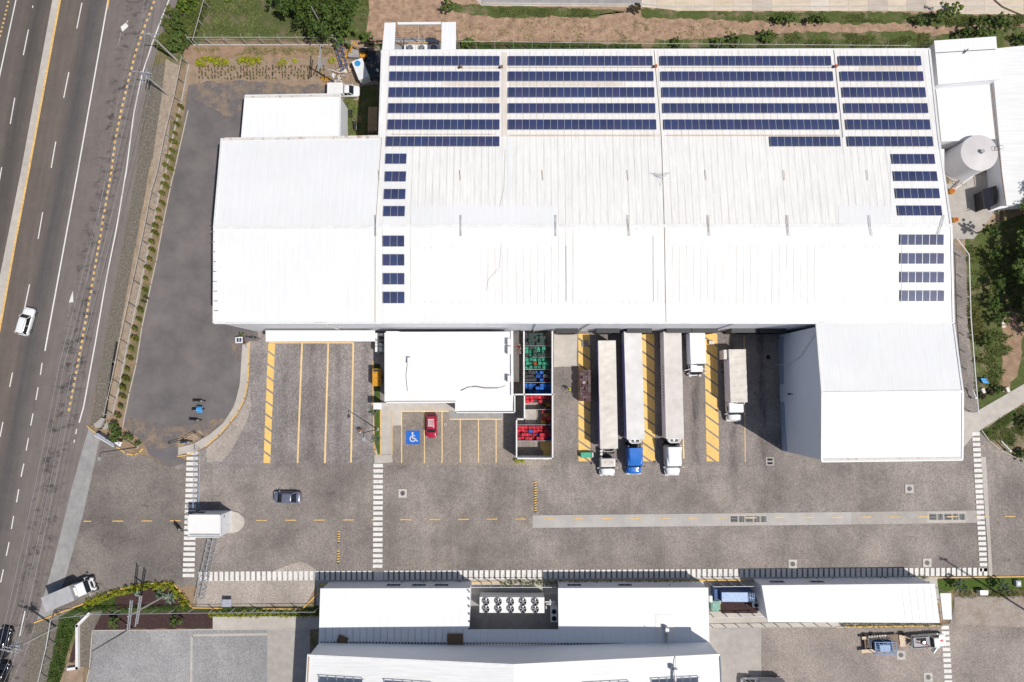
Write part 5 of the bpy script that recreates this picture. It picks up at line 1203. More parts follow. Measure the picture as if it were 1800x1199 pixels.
def tractor(label, px, y0, y1, mat, cabL, cabh, hoodL, sleeper, chassisback, roofm=None, fair=0, fairL=0, cw=2.3, z=2.0):
    a = P(px, y0, z); c = P(px, y1, z); L = (c-a).length; m_ = (a+c)/2
    t = thing('tractor_unit', label, 'truck', (m_.x, m_.y, 0), math.pi+.012, 'tractor units nose to the south'); yb = -L/2
    MB().box((-.4, -chassisback/2, .85), (.16, L+chassisback, .24)).box((.4, -chassisback/2, .85), (.16, L+chassisback, .24)).build('chassis', 'dark_metal', t, local=True)
    make_cab(t, mat, yb, cabL, cabh, cw, hoodL, 1.75, roofm=roofm, fair=fair, fairL=fairL)
    for s in (-1, 1):
        wheel(t, s*(cw/2-.16), yb+cabL+hoodL*.55, .5, .3)
        for y in (yb-chassisback+.55, yb-chassisback+1.85): wheel(t, s*(cw/2-.25), y, .5, .55)
        MB().tube((s*(cw/2-.28), yb+.2, .75), (s*(cw/2-.28), yb+1.5, .75), .3, .3, 16).build('fuel_tank', 'galvanised', t, local=True)
    m = MB(); m.tube((.0, yb-chassisback+1.3, 1.0), (.0, yb-chassisback+1.3, 1.14), .5, .5, 20); m.build('fifth_wheel', 'dark_metal', t, local=True)
    m = MB()
    for s in ((-1, 1) if sleeper else (1,)): m.tube((s*(cw/2-.16), yb-.16, .9), (s*(cw/2-.16), yb-.16, cabh+.1), .08, n=10)
    m.build('exhaust_stack', 'galvanised', t, local=True)
    m = MB()
    for i, s in enumerate((-.3, 0, .3)): m.path([(s, yb-.05, 1.5), (s*1.2, yb-.4, 1.1), (s, yb-.9, 1.6)], .025, 5)
    m.build('air_hose', 'dark_metal', t, local=True)
    return t
semi_trailer('cream roofed semi trailer with blue side, leftmost of the three long trailers', (1066.7, 599), (1070.6, 788.5), 4.1, 2.6, 'trailer_side_blue', 'tarp_cream', False, 17)
semi_trailer('white roofed refrigerated semi trailer behind the blue tractor unit', (1112.3, 582.5), (1117.6, 772), 4.1, 2.6, 'trailer_side', 'trailer_roof_white', True, 0)
semi_trailer('grey roofed semi trailer with dark side lettering, behind the white sleeper tractor', (1182, 582.5), (1186.5, 771), 4.1, 2.6, 'trailer_side', 'trailer_roof', True, 0, True)
t1 = tractor('white day cab tractor unit with cream cab roof, chassis open behind the cab', 1068.3, 805.5, 838.6, 'car_white', 1.25, 2.55, 1.35, False, 2.9, 'cab_cream')
m = MB(); yb = -(P(1068, 805.5, 2)-P(1068, 838.6, 2)).length/2
m.tube((.85, yb-.75, 1.1), (.85, yb-.35, 1.1), .22); m.tube((.85, yb-1.2, 1.1), (.85, yb-.85, 1.1), .22); m.build('air_tank', 'white_trim', t1, local=True)
for s in (-.55, .45): MB().box((s, yb+.55, 2.60), (.22, .1, .08)).build('marker_lamp', 'rust_steel', t1, local=True)
tractor('bright blue sleeper tractor unit in front of the middle long trailer', 1115.3, 786, 834, 'truck_blue', 2.7, 2.9, 1.35, True, 2.6, None, .75, 2.5)
tractor('white sleeper tractor unit with tall roof fairing, right of the blue one', 1183.2, 784.5, 835.5, 'car_white', 2.9, 2.9, 1.45, True, 2.4, None, .75, 2.6)
# small docked box truck
b0, f0 = P(1225.5, 584, 3.4), P(1228.5, 640, 3.4); L1 = (b0-f0).length; L = L1+1.6; c = (b0+f0)/2
t = thing('box_truck', 'small white box truck docked between the long trailers and the hatched strip', 'truck', (c.x, c.y-.75, 0), math.pi+.02)
box_truck_parts(t, 'car_white', L, 2.35, .95, 2.45, L1, 'trailer_side', 'white_paint', 1.5, 2.4, 0, (.22,), .42)
make_cab(t, 'car_white', L/2-1.55, 1.15, 2.3, 1.9, .35, 1.5)
MB().box((-.45, L/2-1.45, 3.0), (1.0, .35, .3)).build('cooling_grille', 'dark_metal', t, local=True)
for s in (-1, 1): MB().box((s*1.38, L/2-.75, 1.5), (.9, .07, 1.2), s*.28).build('door', 'white_trim', t, local=True)
# covered truck
b0, f0 = P(1297, 614.5, 3.9), P(1298.7, 708, 3.9); L1 = (b0-f0).length; L = L1+2.9; c = (b0+f0)/2
t = thing('box_truck', 'lorry with creased cream tarpaulin top and white cab, standing in the shade beside the annex', 'truck', (c.x, c.y-1.4, 0), math.pi+.01)
box_truck_parts(t, 'car_white', L, 2.55, 1.05, 2.8, L1, 'trailer_side', 'tarp_cream', 1.5, 2.6, 1, (.16, .27), .5)
m = MB(); nn = 60; ys_ = [-L/2+.05+(L1-.1)*i/nn for i in range(nn+1)]; vs = []
for i, y in enumerate(ys_):
    for j in range(7):
        x = -1.26+2.52*j/6; vs.append((x, y, 3.88+.05*math.sin(i*.78+.5*math.sin(j*.9))+.03*math.sin(j*1.7+i*.3)))
m.add(vs, [(i*7+j, i*7+j+1, (i+1)*7+j+1, (i+1)*7+j) for i in range(nn) for j in range(6)]); m.build('tarpaulin', 'tarp_cream', t, smooth=True, local=True)
make_cab(t, 'car_white', L/2-2.85, 1.5, 2.55, 2.3, 1.2, 1.75); MB().box((-.35, L/2-2.8, 3.2), (1.2, .35, .7)).build('cooling_unit', 'white_trim', t, local=True, bevel=.04)
MB().box((-.35, L/2-2.78, 3.56), (1.0, .26, .02)).build('cooling_grille', 'dark_metal', t, local=True)
for (x, y, lb) in ((1275, 633, 'open rear door panels of the tarpaulin lorry'),): MB().box((1.62, -L/2+.75, 2.3), (.6, 1.4, 2.3)).build('open_door', 'tarp_cream', t, local=True)
for x in (1094.5, 1163):
    pass
# flat lorry at the highway entrance
a = P(92, 1058, 1.2); c = P(173, 1026, 1.2); mid = (P(100, 1058)+P(168, 1025))/2
hz = ang(92, 1058, 168, 1026)
t = thing('box_truck', 'white cab lorry with grey tarpaulin box turning in from the highway', 'truck', (P(138, 1037)).to_tuple(), hz); L = 7.1
box_truck_parts(t, 'car_white', L, 2.35, .95, 2.1, 4.6, 'tarp_grey', 'tarp_grey', 1.7, 2.4, 0, (.22,), .45)
make_cab(t, 'car_white', L/2-2.45, 1.35, 2.25, 2.0, .45, 1.5); MB().box((0, L/2-2.55, 2.35), (1.25, .75, .25)).build('wind_deflector', 'white_paint', t, local=True, bevel=.05)
# pickup at the outbuilding
t = make_car('pickup_truck', 'white pickup truck parked north of the small outbuilding', 'pickup', P(607, 164), -math.pi/2, 'car_white', 5.0, 1.82, 1.72, .00, .06, .20, .33, 1.0, 1.0)
MB().box((0, -1.15, 1.5), (1.8, 2.5, 1.0)).build('cargo_cover', 'white_paint', t, local=True, bevel=.04)
# wrecked pickup and its trailer south east
hz = ang(1600, 1124, 1655, 1120)
t = make_car('pickup_truck', 'white pickup with open door and gear in its grey bed, towing a low trailer', 'pickup', P(1627, 1123), hz, 'car_white', 5.0, 1.85, 1.8, .02, .06, .20, .30, 1.05, 1.05)
MB().box((0, -1.25, 1.12), (1.72, 2.35, .10)).build('bed_floor', 'tarp_grey', t, local=True)
m = MB(); m.box((.75, -1.25, 1.25), (.08, 2.3, .3)); m.box((-.75, -1.25, 1.25), (.08, 2.3, .3)); m.build('bed_side', 'tarp_grey', t, local=True)
m = MB(); m.tube((0, -1.0, 1.2), (0, -1.0, 1.35), .38, n=20); m.box((-.55, -1.3, 1.25), (.45, 1.3, .2)); m.build('spare_wheel', 'rubber', t, local=True); MB().tube((0, -1.0, 1.36), (0, -1.0, 1.38), .2, n=16).build('wheel_hub', 'rim_metal', t, local=True)
m = MB(); m.tube((.5, -.2, 1.4), (-.1, -2.2, 1.35), .04); m.build('red_bar', 'car_red', t, local=True)
MB().box((1.25, .55, 1.0), (.9, .08, .8), -.7).build('open_door', 'car_white', t, local=True)
MB().box((0, 1.75, 1.075), (.35, .45, .02)).build('bonnet_mark', 'crate_red', t, local=True)
cT = P(1547, 1127); t = thing('flat_trailer', 'low brown timber decked trailer with tow bar, hitched behind the white pickup', 'trailer', cT, hz)
MB().box((0, -.1, .62), (2.15, 5.1, .1)).build('deck', 'wood_brown', t, local=True); MB().box((-.05, 3.0, .60), (1.7, .8, .1)).build('front_plate', 'wood_pale', t, local=True)
MB().tube((-.8, 3.3, .6), (0, 4.6, .6), .07).tube((.8, 3.3, .6), (0, 4.6, .6), .07).build('tow_bar', 'wood_pale', t, local=True)
for s in (-1, 1):
    for y in (-2.2, -1.1): wheel(t, s*1.15, y, .4, .26)
m = MB().tube((-1.05, 3.4, .55), (-.85, 3.4, .55), .42, n=18); m.build('spare_wheel', 'rubber', t, local=True)
m = MB(); m.box((1.0, -2.3, .75), (.5, 2.0, .15)); m.box((-.9, -2.6, .72), (.4, .8, .1)); m.build('side_board', 'wood_pale', t, local=True)
m = MB()
for k in range(7): m.box((-1.0, -1.9+.4*k, .74), (.3, .3, .12), .2*k)
m.build('sack', 'tarp_cream', t, local=True)
cF = P(1549, 1134, .7); t = thing('steel_frame', 'blue welded steel frame lying on the flat trailer', 'steel frame', (cF.x, cF.y, .7), hz-.06)
m = MB(); X_, Y_, Z_ = .85, 1.55, 1.3
for s in (-1, 1):
    for z in (.05, Z_): m.tube((s*X_, -Y_, z), (s*X_, Y_, z), .06); m.tube((-X_, s*Y_, z), (X_, s*Y_, z), .06)
    for y in (-Y_, 0, Y_): m.tube((s*X_, y, .05), (s*X_, y, Z_), .05)
for k in range(5): m.tube((-X_, -Y_+.6*k, Z_), (X_, -Y_+.6*k+.3, Z_), .05); m.tube((-X_+.3*k, -Y_, Z_), (-X_+.4*k, Y_, Z_), .04)
m.build('frame_tube', 'steel_blue_pale', t, local=True); MB().box((0, .1, .3), (1.4, 2.6, .5)).build('crate_base', 'machine_blue', t, local=True); MB().box((0, -.1, 1.32), (.9, 1.5, .03)).build('top_sheet', 'steel_blue_pale', t, local=True)
# vehicles at the picture edges
c = P(1336, 1200); t = make_car('parked_car', 'white lorry cab just cut off by the bottom edge below the long narrow block', 'truck', c, math.pi/2, 'car_white', 6.2, 2.0, 2.3, .18, .22, .38, .46, 1.2, 1.2)
MB().box((0, -1.2, 1.7), (2.1, 3.6, 1.5)).build('cargo_box', 'tarp_grey', t, local=True)
c = P(8, 1190); t = make_car('pickup_truck', 'black vehicle with a white load at the bottom left corner', 'pickup', c, ang(0, 1215, 12, 1160), 'car_black', 5.0, 1.9, 1.75, .0, .05, .2, .3, 1.0, 1.0)
MB().box((-.1, -1.3, 1.2), (1.6, 2.2, .3)).build('load', 'white_paint', t, local=True, bevel=.08)

# ---------------------------------------------------------------- motorcycles
def motorcycle(label, px0, py0, px1, py1, tank='dark_metal', lean=.15, group='parked motorcycles'):
    a, c = P(px0, py0), P(px1, py1); mid = (a+c)/2; t = thing('motorcycle', label, 'motorcycle', mid, math.atan2((c-a).y, (c-a).x)-math.pi/2, group)
    for y in (-.65, .68):
        m = MB(); n_ = 18
        for i in range(n_):
            t0, t1 = 6.2832*i/n_, 6.2832*(i+1)/n_; m.tube((0, y+.27*math.cos(t0), .31+.27*math.sin(t0)), (0, y+.27*math.cos(t1), .31+.27*math.sin(t1)), .055, n=6)
        w = m.build('wheel', 'rubber', t, local=True)
        m = MB().tube((-.05, y, .31), (.05, y, .31), .07)
        for i in range(6): m.tube((0, y, .31), (0, y+.24*math.cos(i*1.05), .31+.24*math.sin(i*1.05)), .012, n=4)
        m.build('rim', 'rim_metal', w, local=True)
    m = MB(); s = [[(x*w_, y, z+dz) for x, dz in ((-1, 0), (-.8, .09), (0, .12), (.8, .09), (1, 0), (0, -.12))] for y, w_, z in ((-.05, .10, .84), (.12, .16, .88), (.36, .13, .92), (.45, .05, .90))]
    m.loft(s).build('fuel_tank', tank, t, smooth=True, local=True)
    m = MB(); s = [[(-w_, y, z), (-w_, y, z+.08), (w_, y, z+.08), (w_, y, z)] for y, w_, z in ((-.78, .10, .84), (-.5, .13, .80), (-.05, .11, .76))]; m.loft(s).build('seat', 'rubber', t, local=True)
    m = MB(); m.tube((.07, .68, .31), (.07, .48, .98), .03); m.tube((-.07, .68, .31), (-.07, .48, .98), .03); m.build('fork', 'galvanised', t, local=True)
    m = MB(); m.path([(-.38, .30, 1.08), (-.2, .45, 1.03), (.2, .45, 1.03), (.38, .30, 1.08)], .02); m.build('handlebar', 'dark_metal', t, local=True)
    m = MB(); m.box((0, .08, .45), (.26, .42, .34)); m.tube((.0, .45, .9), (0, -.1, .3), .03); m.tube((.08, -.65, .31), (.08, 0, .35), .03); m.tube((-.08, -.65, .31), (-.08, 0, .35), .03); m.build('engine', 'dark_metal', t, local=True)
    MB().tube((.14, .1, .3), (.15, -.75, .36), .045).build('exhaust', 'galvanised', t, local=True)
    MB().tube((0, .56, .92), (0, .64, .92), .09, .08, 12).build('headlight', 'lamp_lens', t, local=True)
    MB().box((0, -.85, .72), (.16, .05, .08)).build('tail_light', 'tail_lens', t, local=True)
    return t
motorcycle('black motorcycle with chrome, topmost of three parked on the asphalt lot', 342, 704.5, 362, 705)
mt = motorcycle('motorcycle under a light blue cover, middle of three on the asphalt lot', 340, 720, 361, 719)
m = MB(); nn = 8; vs = []
for i in range(nn+1):
    for j in range(5): u = i/nn; v = j/4*2-1; vs.append((v*.48+.1*u, .05+.85*u, 1.18-.28*abs(v)**1.5-.10*u+.03*math.sin(i*2+j)))
m.add(vs, [(i*5+j, i*5+j+1, (i+1)*5+j+1, (i+1)*5+j) for i in range(nn) for j in range(4)]); m.build('cover', 'tarp_sky', mt, local=True)
motorcycle('black motorcycle, lowest of three parked on the asphalt lot', 336, 737, 355, 738.5)
motorcycle('dark blue motorcycle parked inside the low fence by the curved pavement', 320, 777, 339, 776, 'machine_blue')
motorcycle('dark motorcycle slanting beside the crossing at the gatehouse', 309, 916, 323, 933, 'car_black', group=None)
motorcycle('dark motorcycle in the shade east of the small outbuilding', 626, 231, 624.5, 213, group=None)

# ---------------------------------------------------------------- people
def person(label, px, py, rz, vest, bend=0.0, cap='hair', arm=(.35, .25)):
    t = thing('person', label, 'person', P(px, py, .07), rz)
    V = []; E = []; Rr = []
    def v(p, r): V.append(p); Rr.append(r); return len(V)-1
    b_ = bend; ly = math.sin(b_)
    pel = v((0, 0, .93), .15); wa = v((0, .10*ly, 1.10), .13); ch = v((0, .32*ly, 1.10+.26*math.cos(b_)), .13); nk = v((0, .46*ly, 1.10+.42*math.cos(b_)), .06); hd = v((0, .53*ly, 1.15+.52*math.cos(b_)), .095); ht = v((0, .57*ly, 1.17+.62*math.cos(b_)), .08)
    E += [(pel, wa), (wa, ch), (ch, nk), (nk, hd), (hd, ht)]
    for s in (-1, 1):
        h = v((s*.10, 0, .86), .095); k = v((s*.13, .06*s, .48), .065); an_ = v((s*.14, -.02+.05*s, .09), .042); to = v((s*.15, .14+.05*s, .035), .035)
        E += [(pel, h), (h, k), (k, an_), (an_, to)]
        sh = v((s*.20, .36*ly, 1.10+.36*math.cos(b_)), .07); el = v((s*(.28), .36*ly+arm[0]*.5, 1.14), .045); wr = v((s*.24, .36*ly+arm[0]+.1, 1.0+arm[1]*.3), .028); pa = v((s*.235, .36*ly+arm[0]+.18, .98+arm[1]*.3), .035)
        E += [(ch, sh), (sh, el), (el, wr), (wr, pa)]
        for f, (dx, L_) in enumerate(((-.032, .065), (-.011, .08), (.011, .075), (.032, .055))):
            f0 = v((s*.235+dx, .36*ly+arm[0]+.18+L_*.7, .955+arm[1]*.3), .009); f1 = v((s*.235+dx, .36*ly+arm[0]+.18+L_, .92+arm[1]*.3), .008); E += [(pa, f0), (f0, f1)]
        th = v((s*.235-s*.05, .36*ly+arm[0]+.19, .965+arm[1]*.3), .010); E += [(pa, th)]
    me = bpy.data.meshes.new('body'); me.from_pydata(V, E, []); me.materials.append(MATS['trousers']); me.materials.append(MATS['skin'])
    o = bpy.data.objects.new('body', me); COL.objects.link(o); o.parent = t
    sk = o.modifiers.new('skin', 'SKIN'); o.modifiers.new('sub', 'SUBSURF').levels = 1; o.modifiers['sub'].render_levels = 1
    for i, r in enumerate(Rr): me.skin_vertices[0].data[i].radius = (r, r)
    me.skin_vertices[0].data[0].use_root = True; sk.use_smooth_shade = True
    s = []
    for q, w_, d_ in ((0.0, .21, .19), (.4, .23, .21), (.8, .29, .22), (1.0, .24, .17), (1.04, .12, .1)):
        y = (.05+.36*q)*ly; z = 1.0+.50*q*math.cos(b_) ; s.append([(w_*math.cos(a*math.pi/5), y+d_*math.sin(a*math.pi/5), z) for a in range(10)])
    MB().loft(s).build('vest', vest, t, smooth=True, local=True)
    s = []
    for q, r in ((0, .108), (.5, .112), (.85, .08), (1, .02)): s.append([(r*math.cos(a*math.pi/5), .56*ly+r*math.sin(a*math.pi/5), 1.24+.50*math.cos(b_)+.13*q) for a in range(10)])
    MB().loft(s).build('cap' if cap != 'hair' else 'hair', cap, t, smooth=True, local=True)
    return t
person('person in a bright yellow vest walking on the dock yard beside the brown crates', 1001, 683, 2.2, 'vest_yellow', .5, arm=(.35, .1))
person('person in orange vest and white cap bending among the truck bay lines', 635.5, 755, 3.6, 'vest_orange', .7, 'white_trim')

# ---------------------------------------------------------------- crates in the storage bays and on the dock yard
zw = 4.2; bw = thing('storage_bay_wall', 'white walled open-top storage bays full of coloured crates beside the dock yard', 'storage bays', P(940, 695, 0))
m = MB()
for pts in ([(921, 583), (921, 692)], [(971, 583), (971, 693)], [(900, 693.5), (973, 693.5)], [(922, 694), (922, 737), (908, 737), (908, 806), (971.5, 806), (971.5, 694)]): wallrun(m, pts, .2, 0, zw, zw)
m.build('wall', 'white_trim', bw)
m = MB()
for y, x0 in ((608, 921), (628, 921), (649.5, 921), (672.5, 921), (720, 922), (747, 909), (775, 909)): wallrun(m, [(x0, y), (970, y)], .06, .07, 2.3, 2.3)
m.build('partition', 'grey_metal', bw)
m = MB(); q = P(903, 620, 0); m.box((q.x+.35, q.y-.6, .5), (1.0, 8.0, .9)); m.build('planter_bench', 'concrete_pale', bw)
flat('bay_floor', 'wood_pale', [(955, 585), (969, 585), (969, 648), (955, 640)], .1); flat('bay_floor', 'concrete', [(923, 709), (942, 709), (942, 746), (923, 746)], .1); flat('bay_floor', 'yellow_paint', [(950, 775), (969, 775), (969, 803), (958, 797), (950, 788)], .1)
crates = {}; cnt = [0]
LOWER = MB()
def crate_proto(mat, sx, sy, sz):
    """open plastic crate: slatted walls, floor, rim, some with a dark plate painting the shade inside"""
    key = (mat, sx, sy, sz)
    if key in crates: return crates[key]
    m = MB(); th = .03
    m.box((0, 0, .015), (sx, sy, .03))
    for s in (-1, 1):
        m.box((s*(sx/2-th/2), 0, sz/2), (th, sy, sz)); m.box((0, s*(sy/2-th/2), sz/2), (sx-2*th, th, sz))
    m.box((0, 0, sz*.45), (th, sy-2*th, sz*.8)); m.box((0, 0, sz*.449), (sx-2*th, th, sz*.8))
    m.box((0, 0, sz*.55), (sx-.12, sy-.12, .02))
    o = m.build('crate', mat); tag(o, 'x', 'crate'); o.hide_render = True
    if mat in ('crate_brown', 'crate_maroon', 'crate_grey', 'crate_dark_green'):
        w_ = MB()
        w_.box((0, 0, sz*.70), (sx*.80, sy*.80, .02))  # dark plate paints the shaded depth inside the crate
        w_ = w_.build('well_shade', 'dark_metal', o, local=True); w_.hide_render = True
    crates[key] = o; return o
used_ = set()
def place_crate(mat, x, y, z, rz, label, group, sx=.55, sy=.47, sz=.34):
    p = crate_proto(mat, sx, sy, sz)
    if (mat, sx, sy, sz) in used_:
        o = p.copy(); COL.objects.link(o)
        for ch in p.children: c_ = ch.copy(); COL.objects.link(c_); c_.parent = o; c_.hide_render = False
    else:
        o = p; used_.add((mat, sx, sy, sz)); o.hide_render = False
        for ch in p.children: ch.hide_render = False
    o.location = (x, y, z); o.rotation_euler = (0, 0, rz); tag(o, label, 'crate', group); cnt[0] += 1
    return o
random.seed(21)
def pile(x0, y0, x1, y1, mats, label, group, hmin, hmax, sx=.60, sy=.52, gaps=.0, under=None):
    A = P(x0, y0, 2.0); B = P(x1, y1, 2.0); nx = max(1, round((B.x-A.x)/sx)); ny = max(1, round((A.y-B.y)/sy))
    for j in range(ny):
        for i in range(nx):
            if random.random() < gaps: continue
            k = random.randint(hmin, hmax); mt_ = random.choice(mats) if not callable(mats) else mats(i, j)
            x = A.x+(i+.5)*(B.x-A.x)/nx+random.uniform(-.02, .02); y = B.y+(j+.5)*(A.y-B.y)/ny+random.uniform(-.05, .05); x += random.uniform(-.05, .05)
            place_crate(mt_, x, y, .07+.345*(k-1), random.gauss(0, .10), (label[mt_] if isinstance(label, dict) else label), group)
            for l_ in range(k-1): LOWER.box((x, y, .07+.345*l_+.17), (.54, .46, .335))
pile(922.5, 585.5, 961, 607, ['crate_dark_green', 'crate_dark_green', 'crate_dark_green', 'crate_grey'], {'crate_dark_green': 'dark green crate in the topmost storage bay', 'crate_grey': 'dark grey crate in the topmost storage bay'}, 'crates in the topmost bay', 5, 7)
pile(922.5, 609.5, 959, 627, ['crate_green', 'crate_green', 'crate_dark_green'], {'crate_green': 'green crate in the second storage bay from the top', 'crate_dark_green': 'dark green crate in the second storage bay from the top'}, 'crates in the second bay', 5, 7)
pile(923, 629.5, 967, 648.5, lambda i, j: 'crate_orange' if (i, j) in ((2, 1), (6, 0), (6, 2)) else 'crate_green', {'crate_green': 'green crate in the third storage bay from the top', 'crate_orange': 'orange crate among the green ones in the third storage bay'}, 'crates in the third bay', 6, 8)
pile(922.5, 651, 968, 671.5, lambda i, j: 'crate_grey' if i < 3 else ('crate_red' if (i, j) == (5, 0) else ('crate_white' if random.random() < .2 else ('crate_blue' if i < 5 else 'crate_grey'))),
     {'crate_grey': 'grey crate in the fourth storage bay from the top', 'crate_blue': 'blue crate in the fourth storage bay from the top', 'crate_white': 'white crate in the fourth storage bay from the top', 'crate_red': 'single red crate in the fourth storage bay'}, 'crates in the fourth bay', 3, 6)
pile(922.5, 674.5, 969, 691.5, ['crate_blue'], 'blue crate in the fifth storage bay from the top', 'blue crates in the fifth bay', 4, 6, gaps=.06)
pile(924, 695.5, 968, 708.5, ['crate_red', 'crate_red', 'crate_red', 'crate_maroon'], {'crate_red': 'red crate just below the cross wall of the storage bays', 'crate_maroon': 'maroon crate just below the cross wall of the storage bays'}, 'red crates below the cross wall', 4, 6)
pile(952, 709, 968, 745, ['crate_red', 'crate_maroon', 'crate_yellow'], {'crate_red': 'red crate strewn by the east wall of the lower bays', 'crate_maroon': 'maroon crate strewn by the east wall of the lower bays', 'crate_yellow': 'yellow crate strewn by the east wall of the lower bays'}, 'mixed crates by the east wall', 2, 5, gaps=.18)
pile(910, 749, 969, 774, lambda i, j: 'crate_blue' if random.random() < .12 else ('crate_yellow' if (i, j) == (5, 1) else ('crate_maroon' if i > 7 and random.random() < .6 else 'crate_red')),
     {'crate_red': 'red crate in the big lower storage bay', 'crate_blue': 'blue crate among the red ones in the big lower bay', 'crate_yellow': 'yellow crate among the red ones in the big lower bay', 'crate_maroon': 'maroon crate in the big lower storage bay'}, 'crates in the big lower bay', 4, 6)
# brown crates in the open on the hatched strip
A = P(1019.3, 650, 2.4); B = P(1038.7, 705.5, 2.4); nx, ny = 4, 11
for j in range(ny):
    for i in range(nx):
        x = A.x+(i+.5)*(B.x-A.x)/nx; y = B.y+(j+.5)*(A.y-B.y)/ny; k = 7 if random.random() < .9 else 6; mt_ = random.choice(['crate_brown']*4+['crate_maroon']*2) if random.random() < .97 else 'crate_white'
        place_crate(mt_, x, y, .09+.345*(k-1), random.uniform(-.03, .03), {'crate_brown': 'brown crate on top of the tall block of crates on the dock yard', 'crate_maroon': 'maroon crate on top of the tall block of crates on the dock yard', 'crate_white': 'white crate on top of the tall block of crates on the dock yard'}[mt_], 'crates of the tall block on the dock yard', .37, .38)
        for l_ in range(k-1): LOWER.box((x, y, .09+.345*l_+.17), (.41, .42, .335)) if not (i in (0, nx-1) or j in (0, ny-1)) or l_ < 3 else place_crate('crate_brown', x, y, .09+.345*l_, 0, 'brown crate in the side of the tall block of crates on the dock yard', 'crates in the sides of the tall block', .37, .38)
print('crates', cnt[0])
tag(LOWER.build('crates', 'crate_brown'), 'lower layers of crates hidden under the top ones in the bays and the dock block', 'crates', None, 'stuff')
c = P(1030, 799, 0); t = thing('waste_bin', 'green wheeled bin with white side, left of the day cab tractor', 'bin', c, .03)
MB().box((0, 0, .55), (1.75, .75, .9), taper=1.06).build('bin_body', 'bin_green', t, local=True, bevel=.03); MB().box((-.1, 0, 1.03), (1.5, .8, .08)).build('lid', 'crate_green', t, local=True); MB().box((.95, 0, .8), (.2, .7, .5)).build('end_panel', 'crate_white', t, local=True)
for x in (-.6, .6):
    for y in (-.3, .3): MB().tube((x, y-.04, .09), (x, y+.04, .09), .09).build('wheel', 'rubber', t, local=True)
c = P(1035, 600, 0); t = thing('pallet', 'grey wooden pallet lying on the hatched strip near the dock', 'pallet', (P(1028, 604)).to_tuple(), 0)
m = MB()
for k in range(6): m.box((-.42+.17*k, 0, .24), (.12, 1.0, .03))
m.build('top_board', 'concrete_grey', t, local=True); m = MB()
for k in range(3): m.box((0, -.42+.42*k, .17), (1.0, .1, .09))
m.build('bearer', 'wood_brown', t, local=True)
c = P(1249.5, 602.5, 0); t = thing('cardboard_box', 'pale cardboard box on the right hatched strip', 'box', c); m = MB().box((c.x, c.y, .35), (.8, .55, .5)); m.build('box_body', 'cab_cream', t); MB().box((c.x, c.y, .61), (.1, .55, .01)).build('tape', 'wood_pale', t)
c = P(911, 613, 1.2); t = thing('rubble_pile', 'heap of pale and orange rubble in the narrow passage east of the office', 'rubble', (c.x, c.y, .95)); m = MB()
for k in range(26): m.box((c.x+random.uniform(-.45, .45), c.y+random.uniform(-.7, .7), 1.0+random.uniform(0, .3)), (random.uniform(.12, .3), random.uniform(.1, .3), .12), random.uniform(0, 3))
m.build('rubble_chunk', 'cab_cream', t)
m = MB()
for k in range(8): m.box((c.x+random.uniform(-.4, .4), c.y+random.uniform(-.6, .5), 1.25), (.2, .2, .12), random.uniform(0, 3))
m.build('brick_chunk', 'crate_orange', t)
# ================================================================ machines, junk, plants south side
c = P(666.5, 664, 0); t = thing('generator', 'orange-yellow trailer generator with dark vents in the shade west of the office', 'generator', c)
m = MB(); m.box((c.x, c.y, 1.55), (1.15, 2.7, 1.9)); m.build('housing', 'machine_orange', t, bevel=.12)
m = MB(); m.box((c.x, c.y+1.05, 2.52), (.8, .35, .02)); m.build('vent', 'dark_metal', t); m = MB()
for dx, dy in ((-.15, .7), (.1, -.1)): m.tube((c.x+dx, c.y+dy, 2.5), (c.x+dx, c.y+dy, 2.58), .08)
m.build('cap', 'dark_metal', t); MB().box((c.x, c.y, .55), (1.0, 2.5, .16)).build('skid', 'dark_metal', t)
for s in (-1, 1): MB().tube((c.x+s*.45, c.y, .32), (c.x+s*.6, c.y, .32), .26).build('wheel', 'rubber', t)
# chiller with ten fans
A, B = P(843, 1050, 3.2), P(957, 1078, 3.2); cx_, cy_ = (A.x+B.x)/2, (A.y+B.y)/2
t = thing('chiller', 'long white chiller with ten round fans in the walled yard between the low stores', 'chiller', (cx_, cy_, 0)); LX, LY = B.x-A.x, A.y-B.y
MB().box((cx_, cy_, 1.9), (LX, LY, 2.4)).build('casing', 'white_paint', t); MB().box((cx_, cy_, .4), (LX*.96, LY*.8, .6)).build('base_frame', 'grey_metal', t)
for i in range(5):
    for j in range(2):
        x = A.x+LX*(.10+.19*i); y = cy_+(.24-.48*j)*LY*.98; m = MB(); n_ = 24
        for k in range(n_):
            t0, t1 = 6.2832*k/n_, 6.2832*(k+1)/n_; m.add([(x+.56*math.cos(t0), y+.56*math.sin(t0), 3.1), (x+.56*math.cos(t1), y+.56*math.sin(t1), 3.1), (x+.52*math.cos(t1), y+.52*math.sin(t1), 3.45), (x+.52*math.cos(t0), y+.52*math.sin(t0), 3.45)], [(0, 1, 2, 3)])
        f = m.build('fan_cowl', 'white_trim', t); m = MB().tube((x, y, 3.12), (x, y, 3.15), .5, n=24); m.build('fan_well', 'dark_gap', f); m = MB()
        for k in range(5): m.add([(x, y, 3.28)]+[(x+.46*math.cos(k*1.257+d), y+.46*math.sin(k*1.257+d), z) for d, z in ((0, 3.24), (.5, 3.32))], [(0, 1, 2)])
        m.tube((x, y, 3.2), (x, y, 3.36), .1, n=10); m.build('fan_blade', 'grey_metal', f)
